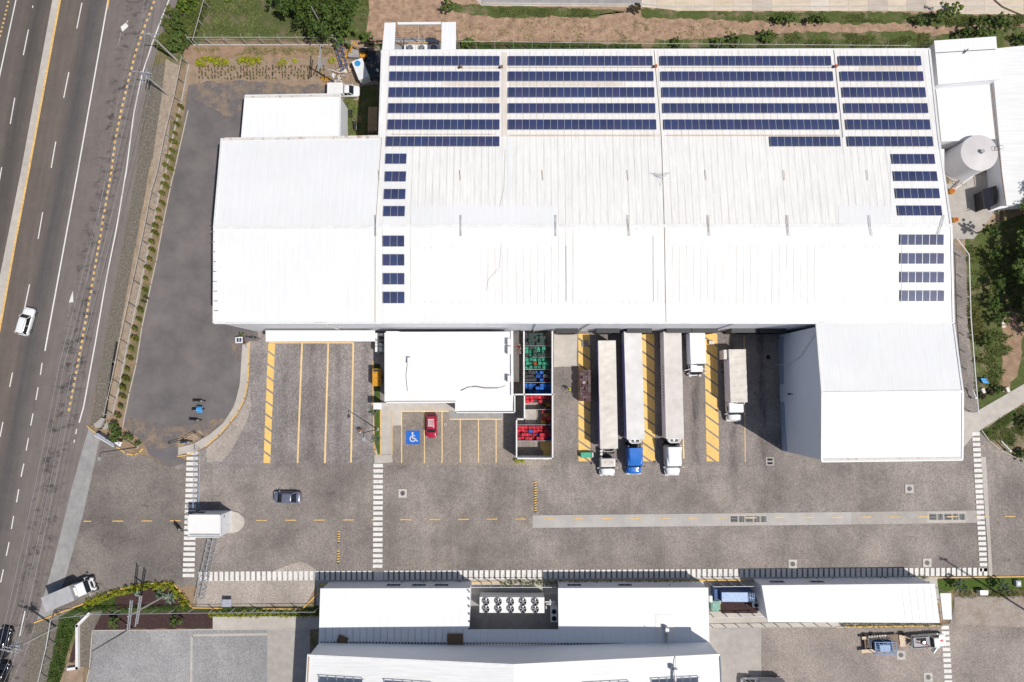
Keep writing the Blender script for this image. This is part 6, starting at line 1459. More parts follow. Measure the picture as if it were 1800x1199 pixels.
m = MB(); q0 = P(962, 1060, 2.6); m.path([P(958, 1058, 2.6), P(977, 1058, 2.6)], .09); m.path([P(960, 1062, 2.5), P(977, 1061, 2.5)], .09); m.path([P(960, 1066, 2.5), P(960, 1070, 1.5)], .09); m.path([P(967, 1054, 2.6), P(967, 1064, 2.6)], .09); m.path([P(971, 1064, 2.4), P(971, 1070, 1.8)], .09); m.build('pipe', 'white_trim', t)
A = P(974, 1081, 1.6); t = thing('condenser', 'grey condenser with two fans in the shade right of the ten-fan chiller', 'condenser', (A.x, A.y, 0))
MB().box((A.x, A.y, .9), (1.05, 2.1, 1.5)).build('casing', 'white_wall', t)
for dy in (-.5, .5): MB().tube((A.x, A.y+dy, 1.66), (A.x, A.y+dy, 1.72), .36, n=20).build('fan_well', 'dark_gap', t)
m = MB()
for x in (944, 951): q = P(x, 1040, 0); m.tube((q.x, q.y, 0), (q.x, q.y, 1.6), .03)
m.tube((P(944, 1040).x, P(944, 1040).y, 1.6), (P(951, 1040).x, P(944, 1040).y, 1.6), .03)
o = m.build('small_frame', 'rust_steel'); tag(o, 'small rusty pipe frame above the right end of the ten-fan chiller', 'pipe frame')
# blue generator set
A, B = P(1268, 1041, 3.0), P(1327, 1058.5, 3.0); cx_, cy_ = (A.x+B.x)/2, (A.y+B.y)/2
t = thing('generator', 'long dark blue generator container with pale blue roof between the white blocks', 'generator', (cx_, cy_, 0)); LX, LY = B.x-A.x, A.y-B.y
MB().box((cx_, cy_, 1.65), (LX, LY, 2.6)).build('container', 'genset_blue', t); MB().box((cx_-LX*.1, cy_, 2.98), (LX*.78, LY*.96, .08)).build('roof', 'genset_roof', t); MB().box((cx_, cy_, .2), (LX, LY*.9, .3)).build('skid', 'dark_metal', t)
m = MB(); m.box((cx_+LX*.39, cy_, 2.95), (LX*.2, LY*.94, .06)); m.build('radiator_opening', 'dark_gap', t); m = MB()
for k in range(4): m.tube((cx_+LX*(.31+.05*k), cy_-LY*.4, 3.02), (cx_+LX*(.33+.05*k), cy_+LY*.4, 3.02), .05)
m.tube((cx_+LX*.30, cy_, 3.03), (cx_+LX*.48, cy_-.2, 3.03), .06); m.build('exhaust_pipe', 'genset_roof', t)
m = MB(); m.box((A.x-.4, cy_+.1, 1.2), (.8, 1.6, 2.0)); m.build('control_cabinet', 'genset_blue', t)
c = P(1257, 1065, 1.4); t = thing('transformer', 'pale green transformer box beside the right store wall', 'transformer', (c.x, c.y, 0))
MB().box((c.x, c.y, .8), (1.15, 1.5, 1.3)).build('tank', 'box_green', t, bevel=.05); MB().box((c.x, c.y, 1.48), (.8, 1.1, .05)).build('lid', 'box_green', t, bevel=.02); MB().box((c.x+.7, c.y, .7), (.25, 1.3, .9)).build('radiator', 'box_green', t)
c = P(1329, 1064, .8); t = thing('condenser', 'small round condenser standing at the corner of the long narrow block', 'condenser', (c.x, c.y, 0)); MB().box((c.x, c.y, .45), (.75, .75, .8)).build('casing', 'white_wall', t); m = MB(); m.tube((c.x, c.y, .86), (c.x, c.y, .9), .32, n=20); m.build('fan_well', 'dark_gap', t)
c = P(1247, 1052, 1.5); t = thing('air_conditioner', 'white air conditioner on the east wall of the right low store', 'air conditioner', (c.x, c.y, 1.0)); MB().box((c.x+.15, c.y, 1.5), (.4, .9, .7)).build('casing', 'white_trim', t); MB().box((c.x+.36, c.y, 1.5), (.02, .5, .5)).build('fan_grille', 'dark_metal', t)
# parts-yard north west: mast, crane pieces, cabin, trailer, timber
c = P(634, 122, 2.0); t = thing('cabin', 'small white cabin with a round blue lid on its roof, in the scrap corner', 'cabin', (c.x, c.y, 0), -.42+math.pi/2)
hz = R(-70)
t.rotation_euler = (0, 0, R(22)); MB().box((0, 0, 1.1), (1.7, 3.2, 2.0)).build('cabin_body', 'white_paint', t, local=True, bevel=.03); MB().box((0, 0, 2.13), (1.78, 3.28, .06)).build('roof', 'white_trim', t, local=True); MB().tube((-.1, 1.0, 2.17), (-.1, 1.0, 2.28), .48, .45, 24).build('blue_lid', 'lid_blue', t, local=True)
c = P(657, 116, .8); t = thing('covered_skip', 'black tarpaulin covered skip in the shade at the corner of the solar warehouse', 'skip', (c.x, c.y, 0), R(6)); MB().box((0, 0, .65), (2.4, 4.4, 1.1), taper=1.05).build('skip_body', 'dark_metal', t, local=True)
m = MB(); vs = [(-1.25+2.5*i/6, -2.25+4.5*j/8, 1.22+.12*math.sin(i*1.7+j)+.1*math.cos(j*1.3)) for j in range(9) for i in range(7)]; m.add(vs, [(j*7+i, j*7+i+1, (j+1)*7+i+1, (j+1)*7+i) for j in range(8) for i in range(6)]); m.build('tarpaulin', 'car_black', t, local=True)
MB().box((.6, -1.0, 1.4), (.4, .55, .4), .5, taper=.4).build('white_cone', 'white_trim', t, local=True)
c = P(655, 213, 2.0); t = thing('timber_shed', 'long flat brown plywood roofed shed in the shade along the solar warehouse west wall', 'shed', (c.x, c.y, 0))
MB().box((c.x, c.y+.35, 2.05), (1.5, 3.9, .08)).build('roof', 'wood', t); m = MB()
for x in (-.7, .7):
    for y in (-2.1, 0, 2.1): m.box((c.x+x, c.y+y, 1.0), (.09, .09, 2.0))
for y in (-2.2, -1.75): m.box((c.x, c.y+y, 2.02), (1.5, .09, .07))
m.box((c.x, c.y-2.0, 2.0), (.08, .6, .07)); m.build('post', 'wood', t); MB().box((c.x, c.y+.3, 1.0), (1.3, 3.5, 1.8)).build('wall', 'wood_brown', t)
def truss(name, label, a, b_, w, mat, cat, z=.3, bays=12, hh=None, z2=None, group=None):
    A, B = Vector(a), Vector(b_); d = (B-A); L = d.length; d.normalize(); n_ = Vector((-d.y, d.x, 0)).normalized()*w/2; up = Vector((0, 0, hh or w))
    t = thing(name, label, cat, (A+B)/2, 0, group); m = MB()
    for o in (-n_, n_, -n_+up, n_+up): m.tube(A+o, B+o, .05, n=6)
    m.build('chord', mat, t); m = MB()
    for k in range(bays):
        p0, p1 = A+d*L*k/bays, A+d*L*(k+1)/bays; s = 1 if k % 2 else -1
        m.tube(p0+n_*s, p1-n_*s, .035, n=5); m.tube(p0+n_*s+up, p1-n_*s+up, .035, n=5); m.tube(p0+n_, p0+n_+up, .03, n=5); m.tube(p0-n_, p0-n_+up, .03, n=5)
    m.build('lattice', mat, t); return t
truss('lattice_boom', 'long blue lattice crane boom lying across the scrap corner', P(595, 79, .2), P(609, 127, .2), .9, 'machine_blue', 'crane boom', bays=10)
random.seed(5)
def junk(name, label, cat, px, py, n, mats, rad, lmin=.5, lmax=2.0):
    c = P(px, py, .02); t = thing(name, label, cat, c)
    for mi, mt_ in enumerate(mats):
        m = MB()
        for k in range(n):
            q = c+Vector((random.uniform(-rad, rad), random.uniform(-rad, rad), random.uniform(.05, .4))); a = random.uniform(0, 3.14); L = random.uniform(lmin, lmax)
            if k % 3: m.box(q, (L*.5, L*.22, random.uniform(.08, .35)), a)
            else: m.tube(q, q+Vector((math.cos(a)*L, math.sin(a)*L, random.uniform(-.05, .4))), .05, n=6)
        m.build(('scrap_metal', 'scrap_frame', 'scrap_panel', 'scrap_wood')[mi % 4], mt_, t)
junk('scrap_heap', 'heap of white, grey and red scrap parts at the foot of the leaning light pole', 'scrap heap', 597, 135, 11, ['white_trim', 'grey_metal', 'rust_steel', 'tarp_cream'], 1.0, .4, 1.3)
junk('scrap_heap', 'small heap of orange machine parts left of the white and grey scrap', 'scrap heap', 575, 141, 8, ['machine_orange', 'rust_steel'], .8, .4, 1.1)
junk('scrap_heap', 'orange and brown machine parts lying beside the blue crane boom', 'scrap heap', 618, 97, 10, ['machine_orange', 'rust_steel', 'wood_pale'], 1.5, .5, 1.7)
junk('scrap_heap', 'loose timber and pallets between the blue boom and the white cabin', 'scrap heap', 616, 118, 7, ['wood_pale', 'copper_tan'], 1.1, .4, 1.4)
c = P(640, 98, .5); t = thing('digger', 'orange digger with raised arm in the scrap corner', 'digger', (c.x, c.y, 0), .2)
MB().box((0, 0, .95), (1.1, 1.2, .7)).build('engine_cover', 'machine_orange', t, local=True, bevel=.06); MB().box((.25, .2, 1.7), (.8, .8, 1.0)).build('cab', 'glass_dark', t, local=True)
for s in (-1, 1): MB().box((s*.65, 0, .3), (.35, 1.9, .5)).build('track', 'rubber', t, local=True, bevel=.1)
MB().path([(-.2, .6, 1.2), (-1.0, 1.6, 2.3), (-1.8, .9, 1.6), (-2.0, .6, .8)], .11, 6).build('arm', 'machine_orange', t, local=True)
c = P(625, 91, 1.5); o = MB().box((c.x, c.y, .5), (2.6, 1.3, .9), -.1).build('concrete_block', 'concrete_grey'); tag(o, 'grey slab of concrete behind the orange digger', 'concrete block')
c = P(627, 174, 0); t = thing('skid_frame', 'small pink-brown floor frame on the ground by the white pickup', 'frame', c); m = MB()
for s in (-1, 1): m.box((c.x, c.y+s*.3, .12), (.9, .06, .08)); m.box((c.x+s*.42, c.y, .12), (.06, .6, .08))
m.build('rim', 'rust_steel', t); MB().box((c.x, c.y, .1), (.8, .55, .04)).build('sheet', 'copper_tan', t)
for i, (x, y, lb) in enumerate(((615.5, 197, 'old tyre on the grass beside the small outbuilding, upper of two'), (616, 203.5, 'old tyre on the grass beside the small outbuilding, lower of two'))):
    q = P(x, y, .15); m = MB(); n_ = 16
    for k in range(n_): t0, t1 = 6.2832*k/n_, 6.2832*(k+1)/n_; m.tube((q.x+.27*math.cos(t0), q.y+.27*math.sin(t0), .15), (q.x+.27*math.cos(t1), q.y+.27*math.sin(t1), .15), .11, n=8)
    tag(m.build('tyre', 'rubber'), lb, 'tyre', 'tyres beside the outbuilding')
c = P(658.5, 143, .6); t = thing('metal_rack', 'grey grid rack standing in the shade south of the covered skip', 'rack', c); m = MB()
for k in range(4): m.box((c.x-.5+.33*k, c.y, .9), (.05, 1.2, .05)); m.box((c.x, c.y-.55+.37*k, .9), (1.05, .05, .05))
for s in (-1, 1):
    for u_ in (-1, 1): m.box((c.x+s*.5, c.y+u_*.55, .45), (.05, .05, .9))
m.build('bars', 'galvanised', t)
c = P(423, 598, .6); t = thing('solar_cart', 'small white framed panel cart with bicycles at the warehouse south west corner', 'cart', c); MB().box((c.x-.15, c.y, .85), (1.15, .95, .08), .05).build('frame', 'white_trim', t); MB().box((c.x-.35, c.y, .91), (.32, .62, .03), .05).build('panel', 'solar_glass', t); MB().box((c.x+.08, c.y, .91), (.32, .62, .03), .05).build('panel', 'solar_glass', t)
m = MB()
for s in (-1, 1):
    for u_ in (-1, 1): m.tube((c.x-.15+s*.45, c.y+u_*.35, 0), (c.x-.15+s*.45, c.y+u_*.35, .82), .03)
m.build('leg', 'grey_metal', t)
def bicycle(label, px, py, rz, mat):
    t = thing('bicycle', label, 'bicycle', P(px, py), rz, 'bicycles at the warehouse corner')
    for y in (-.52, .52):
        m = MB(); n_ = 16
        for k in range(n_): t0, t1 = 6.2832*k/n_, 6.2832*(k+1)/n_; m.tube((0, y+.31*math.cos(t0), .33+.31*math.sin(t0)), (0, y+.31*math.cos(t1), .33+.31*math.sin(t1)), .022, n=5)
        m.build('wheel', 'rubber', t, local=True)
    m = MB(); m.path([(0, .52, .33), (0, .38, .85), (0, -.12, .8), (0, -.05, .3), (0, .38, .8)], .022); m.path([(0, -.52, .33), (0, -.05, .3)], .02); m.path([(0, -.52, .33), (0, -.12, .8)], .018); m.build('frame', mat, t, local=True)
    MB().path([(-.27, .32, 1.0), (0, .4, .97), (.27, .32, 1.0)], .02).build('handlebar', 'dark_metal', t, local=True); MB().box((0, -.16, .9), (.13, .26, .05)).build('saddle', 'rubber', t, local=True)
for i, (x, y, rz, mt_, lb) in enumerate(((432, 601, .3, 'car_red', 'red bicycle beside the white panel cart'), (442, 594, 1.4, 'dark_metal', 'dark bicycle, left of two along the warehouse wall by the yellow kerb'), (451, 594, 1.3, 'grey_metal', 'grey bicycle, right of two along the warehouse wall by the yellow kerb'))): bicycle(lb, x, y, rz, mt_)

# ---------------------------------------------------------------- poles, wires, lamps, fences, gates, signs
def utility_pole(label, px, py, h, arms=((0, 0, 2.4),), can=True, name='utility_pole', mat='pole_concrete', thick=.19, group='concrete utility poles'):
    c = P(px, py, 0); t = thing(name, label, 'utility pole', c, 0, group); MB().tube(c, c+Vector((0, 0, h)), thick, thick*.62, 12).build('pole', mat, t)
    for dz, a, w in arms:
        d = Vector((math.cos(a), math.sin(a), 0)); q = c+Vector((0, 0, h-.25-dz)); o = MB().box(q, (w, .12, .12), a).build('crossarm', 'galvanised', t); m = MB()
        for k in (-.92, -.5, .5, .92): e = q+d*w/2*k; m.tube(e+Vector((0, 0, .05)), e+Vector((0, 0, .3)), .06, .05)
        m.build('insulator', 'galvanised', o)
    if can:
        for s in (-1, 1): q = c+Vector((s*.42, .25, h-2.0)); MB().tube(q, q+Vector((0, 0, .95)), .25, n=14).build('transformer', 'galvanised', t)
        q = c+Vector((-.2, 0, h-1.3)); m = MB(); m.box(q+Vector((-.3, -.4, 0)), (.1, 1.8, .1)); m.box(q+Vector((.35, .3, 0)), (.1, 1.6, .1)); m.build('bracket', 'galvanised', t)
    return c
U1 = utility_pole('concrete utility pole with one crossarm at the green verge near the top left', 311, 106, 8.4, ((0, -.08, 2.9),), False)
U2 = utility_pole('concrete utility pole with transformers, lower of the two near the top left', 297.5, 167.5, 8.2, ((.0, -.15, 3.1), (1.2, 1.5, 2.2)), True)
U3 = utility_pole('tall concrete pole with crossarms and transformers leaning over the lower left highway', 100, 1102, 10.0, ((0, -.15, 2.9), (.9, -.15, 2.9)), True)
U4 = utility_pole('bare pole standing by the lawn north of the bushy tree', 575, 62, 8.2, (), False, thick=.12)
U5 = utility_pole('slanting light pole with crossarms in the scrap corner', 589, 146, 8.8, ((0, 1.5, 4.0), (.6, 1.5, 3.0), (1.8, 1.2, 1.6)), False, thick=.15)
U6 = utility_pole('pale pole with ladder-like crossarms in the agave garden', 288, 1048, 9.6, ((0, 1.5, 4.4), (.5, 1.5, 4.0), (2.2, 1.45, 4.4), (2.7, 1.45, 4.0)), False, thick=.15)
U7 = utility_pole('thin dark pole at the edge of the mulch bed by the concrete car park', 233, 1102, 9.8, (), False, 'utility_pole', 'dark_metal', .10)
cU = Vector((U1.x, U1.y, 0)); end0 = P(330, -90, 0); endB = P(30, 1330, 0)
def wire(label, pts, sag=.35):
    m = MB()
    for a, b_ in zip(pts, pts[1:]):
        prev = a; n_ = 14
        for k in range(1, n_+1):
            u = k/n_; q = a.lerp(b_, u)-Vector((0, 0, sag*4*u*(1-u))); m.tube(prev, q, .022, n=4, cap=False); prev = q
    return tag(m.build('power_line', 'wire_grey'), label, 'power line', 'power lines along the highway')
for i, (o, lb) in enumerate(((-1.4, 'outermost power line on the highway side'), (-.65, 'second power line from the highway'), (.65, 'third power line from the highway'), (1.4, 'power line nearest the fence'))):
    wire(lb, [end0+Vector((o, .1, 8.6)), U1+Vector((o, .05, 8.3)), U2+Vector((o*1.05, .1, 8.2)), P(196, 640, 0)+Vector((o-1.0, 0, 8.6)), U3+Vector((o, -.1, 10.0)), endB+Vector((o-4, 0, 9.5))])
def lamp(label, px, py, h, dx, dy, mat='dark_metal'):
    c = P(px, py, 0); t = thing('lamp_post', label, 'lamp post', c, 0, 'lamp posts'); MB().tube(c, c+Vector((0, 0, h)), .09, .055, 10).build('pole', mat, t); q = c+Vector((0, 0, h))
    for s in ((1,) if h < 9.4 else (1,)): m = MB().tube(q, q+Vector((dx, dy, .1)), .04); m.build('arm', mat, t); MB().box(q+Vector((dx*1.15, dy*1.15, .08)), (.5, .34, .12), math.atan2(dy, dx)).build('lamp_head', 'galvanised', t)
    MB().box(c+Vector((0, 0, .12)), (.4, .4, .24)).build('footing', 'concrete_pale', t)
lamp('lamp post on the narrow grass strip between the truck bays and the office path', 664, 754.5, 9.6, .1, -.8)
lamp('lamp post behind the entrance sign wall', 242, 786, 9.4, -.1, -.8)
lamp('lamp post in the garden bed beside the highway corner', 190, 1050, 4.0, .4, .5) if 0 else None
# wall lamps on the fence line at the south crossing are left to the walls
# chain-link fence of the lot
def fence(label, pts, h, mat='galvanised', step=3.0, rail=True, name='fence', posts='pole_concrete', r=.045, group=None, mesh=True, lean=0):
    q = [P(x, y, 0) for x, y in pts]; t = thing(name, label, 'fence', q[0], 0, group); rl = MB(); ms = MB(); pst = []
    for a, b_ in zip(q, q[1:]):
        d = b_-a; L = d.length; n_ = max(1, round(L/step))
        rl.tube(a+Vector((0, 0, h)), b_+Vector((0, 0, h)), r)
        for k in range(n_): pst.append(a+d*k/n_)
        if mesh:
            nm = int(L/.9)+1
            for k in range(nm): u0, u1 = k/nm, (k+1)/nm; ms.tube(a+d*u0+Vector((0, 0, .1)), a+d*u1+Vector((0, 0, h)), .007, n=3, cap=False); ms.tube(a+d*u1+Vector((0, 0, .1)), a+d*u0+Vector((0, 0, h)), .007, n=3, cap=False)
    pst.append(q[-1]); rl.build('top_rail', mat, t)
    if mesh: ms.build('wire_mesh', 'grey_metal', t)
    for p in pst:
        m = MB(); m.box(p+Vector((0, 0, h/2)), (.1, .1, h)); m.tube(p+Vector((0, 0, h)), p+Vector((lean, .35 if lean == 0 else 0, h+.45)), .03, n=5) if h > 2.2 else None; m.build('post', posts, t)
    return t
LF = [(333, 114), (320, 180), (304, 245), (291, 310), (280, 347), (270, 400), (257, 462), (240, 540), (226, 605), (212, 675), (200, 728)]
fence('long wire fence with concrete posts between the highway verge and the asphalt lot', LF, 2.6, 'pole_concrete', 3.0, lean=-.0)
tag(wallrun(MB(), LF, .15, 0, .3).build('fence_plinth', 'concrete_pale'), 'low pale concrete plinth under the long lot fence', 'plinth')
fence('wire fence with slanting post tops across the lawn north of the planted plot', [(342, 80), (593, 80), (598, 84)], 2.6, 'pole_concrete', 2.9)
tag(wallrun(MB(), [(342, 80.5), (593, 80.5)], .2, 0, .35).build('fence_plinth', 'concrete_pale'), 'pale concrete plinth under the fence across the lawn', 'plinth')
fence('wire fence running up the lawn edge near the top left tree line', [(350, 82), (378, -20)], 2.2, 'pole_concrete', 3.0)
fence('long wire fence with slanting post tops behind the solar warehouse', [(806, 88), (1130, 92), (1640, 96)], 2.8, 'pole_concrete', 2.9)
fence('wire fence between the scrap corner and the open-topped plant canopy', [(615, 86), (640, 96), (672, 98)], 2.4, 'pole_concrete', 3.0)
fence('white topped fence along the east service lane', [(1668, 424), (1689, 452), (1692, 560), (1699, 650), (1705, 724)], 2.0, 'white_trim', 2.9, posts='white_trim', r=.07)
fence('thin fence before the ten-fan chiller yard', [(829, 1024), (882, 1024), (975, 1024)], 2.6, 'white_trim', 1.7, mesh=False)
fence('thin fence before the blue generator', [(1246, 1023), (1336, 1022)], 2.6, 'white_trim', 1.7, mesh=False)
fence('wire fence along the garden at the south west', [(108, 1080), (180, 1072), (340, 1070), (560, 1068)], 2.2, 'galvanised', 3.0)
fence('thin wire fence from the highway corner down the lower left verge', [(106, 1082), (98, 1130), (84, 1190)], 2.2, 'galvanised', 3.4)
fence('black low rail round the dark blue motorcycle', [(300, 779), (324, 772), (345, 760), (358, 768)], .9, 'dark_metal', 1.6, posts='dark_metal', mesh=False, r=.05)
fence('pale fence south of the blue generator', [(1250, 1080), (1345, 1077)], 1.6, 'white_trim', 2.0, posts='grey_metal', mesh=False)
fence('long pale fence south of the walkway below the blue generator', [(1250, 1100), (1480, 1097)], 1.2, 'galvanised', 2.0, posts='grey_metal', mesh=False)
# sliding gates
def gate(label, pts, h, group='sliding gates'):
    q = [P(x, y, 0) for x, y in pts]; t = thing('sliding_gate', label, 'gate', q[0], 0, group); a, b_ = q; d = b_-a; L = d.length; n_ = int(L/1.1); m = MB(); nn = Vector((-d.y, d.x, 0)).normalized()*.45
    for z in (.15, h): m.tube(a+Vector((0, 0, z)), b_+Vector((0, 0, z)), .06)
    m.build('gate_rail', 'steel_blue_pale', t); m = MB()
    for k in range(n_+1): p = a+d*k/n_; m.tube(p+Vector((0, 0, .15)), p+Vector((0, 0, h)), .035)
    for k in range(n_*5): p = a+d*k/(n_*5); m.tube(p+Vector((0, 0, .15)), p+Vector((0, 0, h)), .012, n=4)
    m.build('gate_bar', 'grey_metal', t)
    return t, a, b_, nn
gate('blue-grey sliding gate closing the yard entrance north of the gatehouse', [(352, 788), (350, 893)], 2.0)
truss('barrier_truss', 'grey lattice gate boom running from the gatehouse to the south kerb', P(379, 944, .2), P(354, 1056, .2), .75, 'galvanised', 'gate', bays=14, hh=1.7)
c = P(387, 1064, 0); t = thing('control_box', 'pale blue-grey flat panel beside the yellow kerb south of the gate', 'panel', P(399, 1062)); q = P(399, 1060, .9); MB().box((q.x, q.y, 1.0), (1.4, 1.1, .08)).build('panel', 'sign_grey', t); MB().box((q.x, q.y, .5), (.15, .15, .95)).build('post', 'grey_metal', t)
# entrance sign wall
t = thing('sign_wall', 'low grey and white triangular entrance sign wall at the highway corner', 'sign', P(188, 769)); m = MB()
a, b_, c_, d_ = P(176, 764.5), P(211, 784), P(180, 760), P(206, 778)
m.add([(a.x, a.y, 0), (b_.x, b_.y, 0), (b_.x, b_.y, 1.5), (a.x, a.y, 1.3), (c_.x, c_.y, 0), (d_.x+.3, d_.y, 0), (d_.x+.3, d_.y, 1.5), (c_.x, c_.y, 1.3)], [(0, 1, 2, 3), (5, 4, 7, 6), (3, 2, 6, 7), (1, 5, 6, 2), (4, 0, 3, 7)]); m.build('sign_body', 'sign_grey', t)
m = MB(); m.tube((a.x, a.y, 1.4), (b_.x, b_.y, 1.6), .09); m.build('cap', 'white_trim', t); q = P(209, 781, 1.5); m = MB(); m.add([(q.x-.7, q.y+.3, 1.62), (q.x+.55, q.y+.35, 1.62), (q.x+.25, q.y-.4, 1.62), (q.x-.7, q.y+.3, 1.5), (q.x+.55, q.y+.35, 1.5), (q.x+.25, q.y-.4, 1.5)], [(0, 2, 1), (3, 4, 5), (0, 1, 4, 3), (1, 2, 5, 4), (2, 0, 3, 5)]); m.build('sign_face', 'white_paint', t); MB().box((q.x+.05, q.y+.15, 1.63), (.22, .12, .02)).build('emblem', 'machine_blue', t)
o = MB().slab([P(x, y, .5) for x, y in ((165, 745), (178, 734), (184, 736), (176, 752), (168, 752))], .5).build('culvert_head', 'concrete'); tag(o, 'pale concrete culvert head left of the entrance sign wall', 'culvert')
o = MB().slab([P(x, y, .5) for x, y in ((180, 754), (188, 740), (190, 752), (184, 756))], .5).build('culvert_head', 'concrete'); tag(o, 'second smaller concrete culvert head touching the fence end', 'culvert')
tag(MB().sheet([P(x, y, .06) for x, y in ((168, 751), (178, 748), (183, 747), (178, 755))]).build('culvert_opening', 'dark_gap'), kind='structure')
tag(wallrun(MB(), [(206, 602), (199, 640), (190, 700), (184, 742)], .35, .05, .09).build('drain_channel', 'dark_gap'), kind='structure')
# low white wall south west
o = wallrun(MB(), [(160, 1077), (139, 1098), (139, 1172), (124, 1174)], .38, 0, .6).build('garden_wall', 'white_trim'); tag(o, 'low cranked white garden wall beside the mulch bed', 'wall')
# white gate poles on the east path
for a, b_, lb in (((1710, 685), (1716, 700), 'short white barrier pole at the end of the east lane fence'), ((1760, 775), (1777, 793), 'white barrier pole lying on the corner lawn at the right edge')):
    p0, p1 = P(*a, 1.0), P(*b_, 1.0); t = thing('barrier_pole', lb, 'barrier', p0, 0, 'white barrier poles'); MB().tube(p0, p1, .08).build('boom', 'white_trim', t); MB().box((p1.x, p1.y, .5), (.25, .25, 1.0)).build('post', 'white_trim', t)
c = P(1730, 668, .4); t = thing('blue_board', 'blue board on the grass east of the service lane', 'board', c); m = MB(); m.add([P(1724, 665, .7), P(1732, 665, .8), P(1739, 674, .6), P(1729, 674, .5)], [(0, 3, 2, 1)]); m.build('board', 'tarp_sky', t); m = MB(); m.box((c.x, c.y, .3), (.9, .6, .5)); m.build('base', 'machine_blue', t)
for x, y, lb in ((1728, 687, 'pale stone block on the grass below the blue board'), (1771, 685, 'pale stone block beside the concrete path at the right')): c = P(x, y, .2); o = MB().box((c.x, c.y, .2), (.5, .8, .35), .3).build('stone_block', 'cab_cream', bevel=.04); tag(o, lb, 'stone')
for x, y, lb in ((1764, 568, 'pale step stone in the tree gap at the right, upper'), (1764, 574, 'pale step stone in the tree gap at the right, lower')): c = P(x, y, .1); o = MB().box((c.x, c.y, .1), (.6, .35, .12)).build('step_stone', 'cab_cream', bevel=.03); tag(o, lb, 'stone')
for x, y, lb in ((1670, 337, 'orange bucket at the east eave of the solar warehouse'), (1676, 387, 'bright orange container beside the east lane')):
    c = P(x+2, y, .4); t = thing('orange_container', lb, 'container', (c.x, c.y, 0)); MB().tube((c.x, c.y, .05), (c.x, c.y, .85), .38, .42, 16).build('drum', 'machine_orange', t); MB().tube((c.x, c.y, .85), (c.x, c.y, .9), .3, n=16).build('lid', 'crate_orange', t)
c = P(1690, 325, .4); t = thing('pipe_boom', 'pale pipe slanting over the yard below the water tank', 'pipe', (c.x, c.y, 0)); MB().tube(P(1673, 336, .5), P(1712, 308, 1.6), .10).build('pipe', 'white_trim', t); m = MB(); m.tube(P(1688, 322, 1.2), P(1700, 326, 1.4), .05); m.tube(P(1692, 330, 1.2), P(1700, 320, 1.2), .05); m.build('valve', 'grey_metal', t)
# very tall mast outside the lower right corner whose shadow crosses the lawn
c = P(1830, 1090, 0); t = thing('lattice_mast', 'tall thin mast whose shadow crosses the lower right lawn', 'mast', c); m = MB(); m.tube(c, c+Vector((0, 0, 30)), .16, .10); m.build('mast', 'galvanised', t); m = MB(); m.box(c+Vector((0, 0, 29)), (1.2, .2, .2)); m.build('crossarm', 'galvanised', t)
c = P(1727, 1042, .6); t = thing('pump_box', 'small white box with sloping lid in the hedge right of the long narrow block', 'box', (c.x, c.y, 0)); MB().box((c.x, c.y, .5), (1.1, .55, .9)).build('box_body', 'white_trim', t); MB().box((c.x, c.y+.2, .98), (1.2, .5, .06)).build('lid', 'grey_metal', t)
c = P(1788, 1025, .3); t = thing('utility_box', 'small grey square cabinet on the lawn at the lower right', 'box', (c.x, c.y, 0)); MB().box((c.x, c.y, .35), (.75, .9, .6)).build('box_body', 'sign_grey', t, bevel=.03); MB().tube((c.x, c.y, .65), (c.x, c.y, .7), .2).build('cap', 'galvanised', t)

# ================================================================ plants
random.seed(11)
def bush_proto(name, mat, rx, ry, rz, n, s):
    m = MB(); leaves(m, (0, 0, rz*.75), (rx, ry, rz*.7), n, s, .5, max(6, n//16))
    t = thing(name, '', 'shrub', (0, 0, 0)); m.build('foliage', mat, t, local=True); m = MB()
    for k in range(3): m.tube((0, 0, 0), (rx*.3*math.cos(k*2.1), ry*.3*math.sin(k*2.1), rz*.9), .03, .015, 5)
    m.build('stem', 'bark', t, local=True); return t
sh = [(321, 191), (318, 207), (313.5, 221), (312, 237), (310, 254), (307, 267), (302, 281), (297, 294), (304, 300), (298, 314.5), (294, 329), (290, 342), (289, 360), (283, 371.5), (283, 387), (278.5, 399), (276.5, 412.5), (272, 427), (270.5, 441.5), (268, 457), (264, 473.5), (260.5, 491), (258, 512),
      (260, 523), (256, 529.5), (252.5, 546), (247.5, 563), (242.5, 579), (241.5, 597), (235.5, 613.5), (232, 631), (228.5, 649), (225.5, 667), (222, 682), (219.5, 698), (217, 714), (211, 731)]
sp = [bush_proto('fence_shrub', 'leaf_olive', .62, .36, 1.0, 300, .20), bush_proto('fence_shrub', 'leaf_olive', .5, .34, .9, 240, .19), bush_proto('fence_shrub', 'leaf_brown', .42, .3, .7, 170, .18)]
used_ = set()
def putb(protos, i, px, py, rz, label, group, cat, sc):
    c = P(px, py, 0); pr = protos[i]
    if id(pr) in used_: o = dup(pr, c, rz)
    else: o = pr; used_.add(id(pr)); o.location = c; o.rotation_euler = (0, 0, rz)
    o.scale = (sc,)*3; tag(o, label, cat, group); return o
for i, (x, y) in enumerate(sh):
    br = i in (23, 24); k = 2 if br else i % 2
    putb(sp, k, x, y, -.55+random.uniform(-.25, .25), 'small brownish withered shrub in the row inside the lot fence' if br else 'small green shrub in the row inside the lot fence', 'withered shrubs of the fence row' if br else 'green shrubs of the fence row', 'shrub', random.uniform(.85, 1.2))
cp = [bush_proto('corner_shrub', 'leaf_mid', .9, .6, 1.3, 420, .24)]
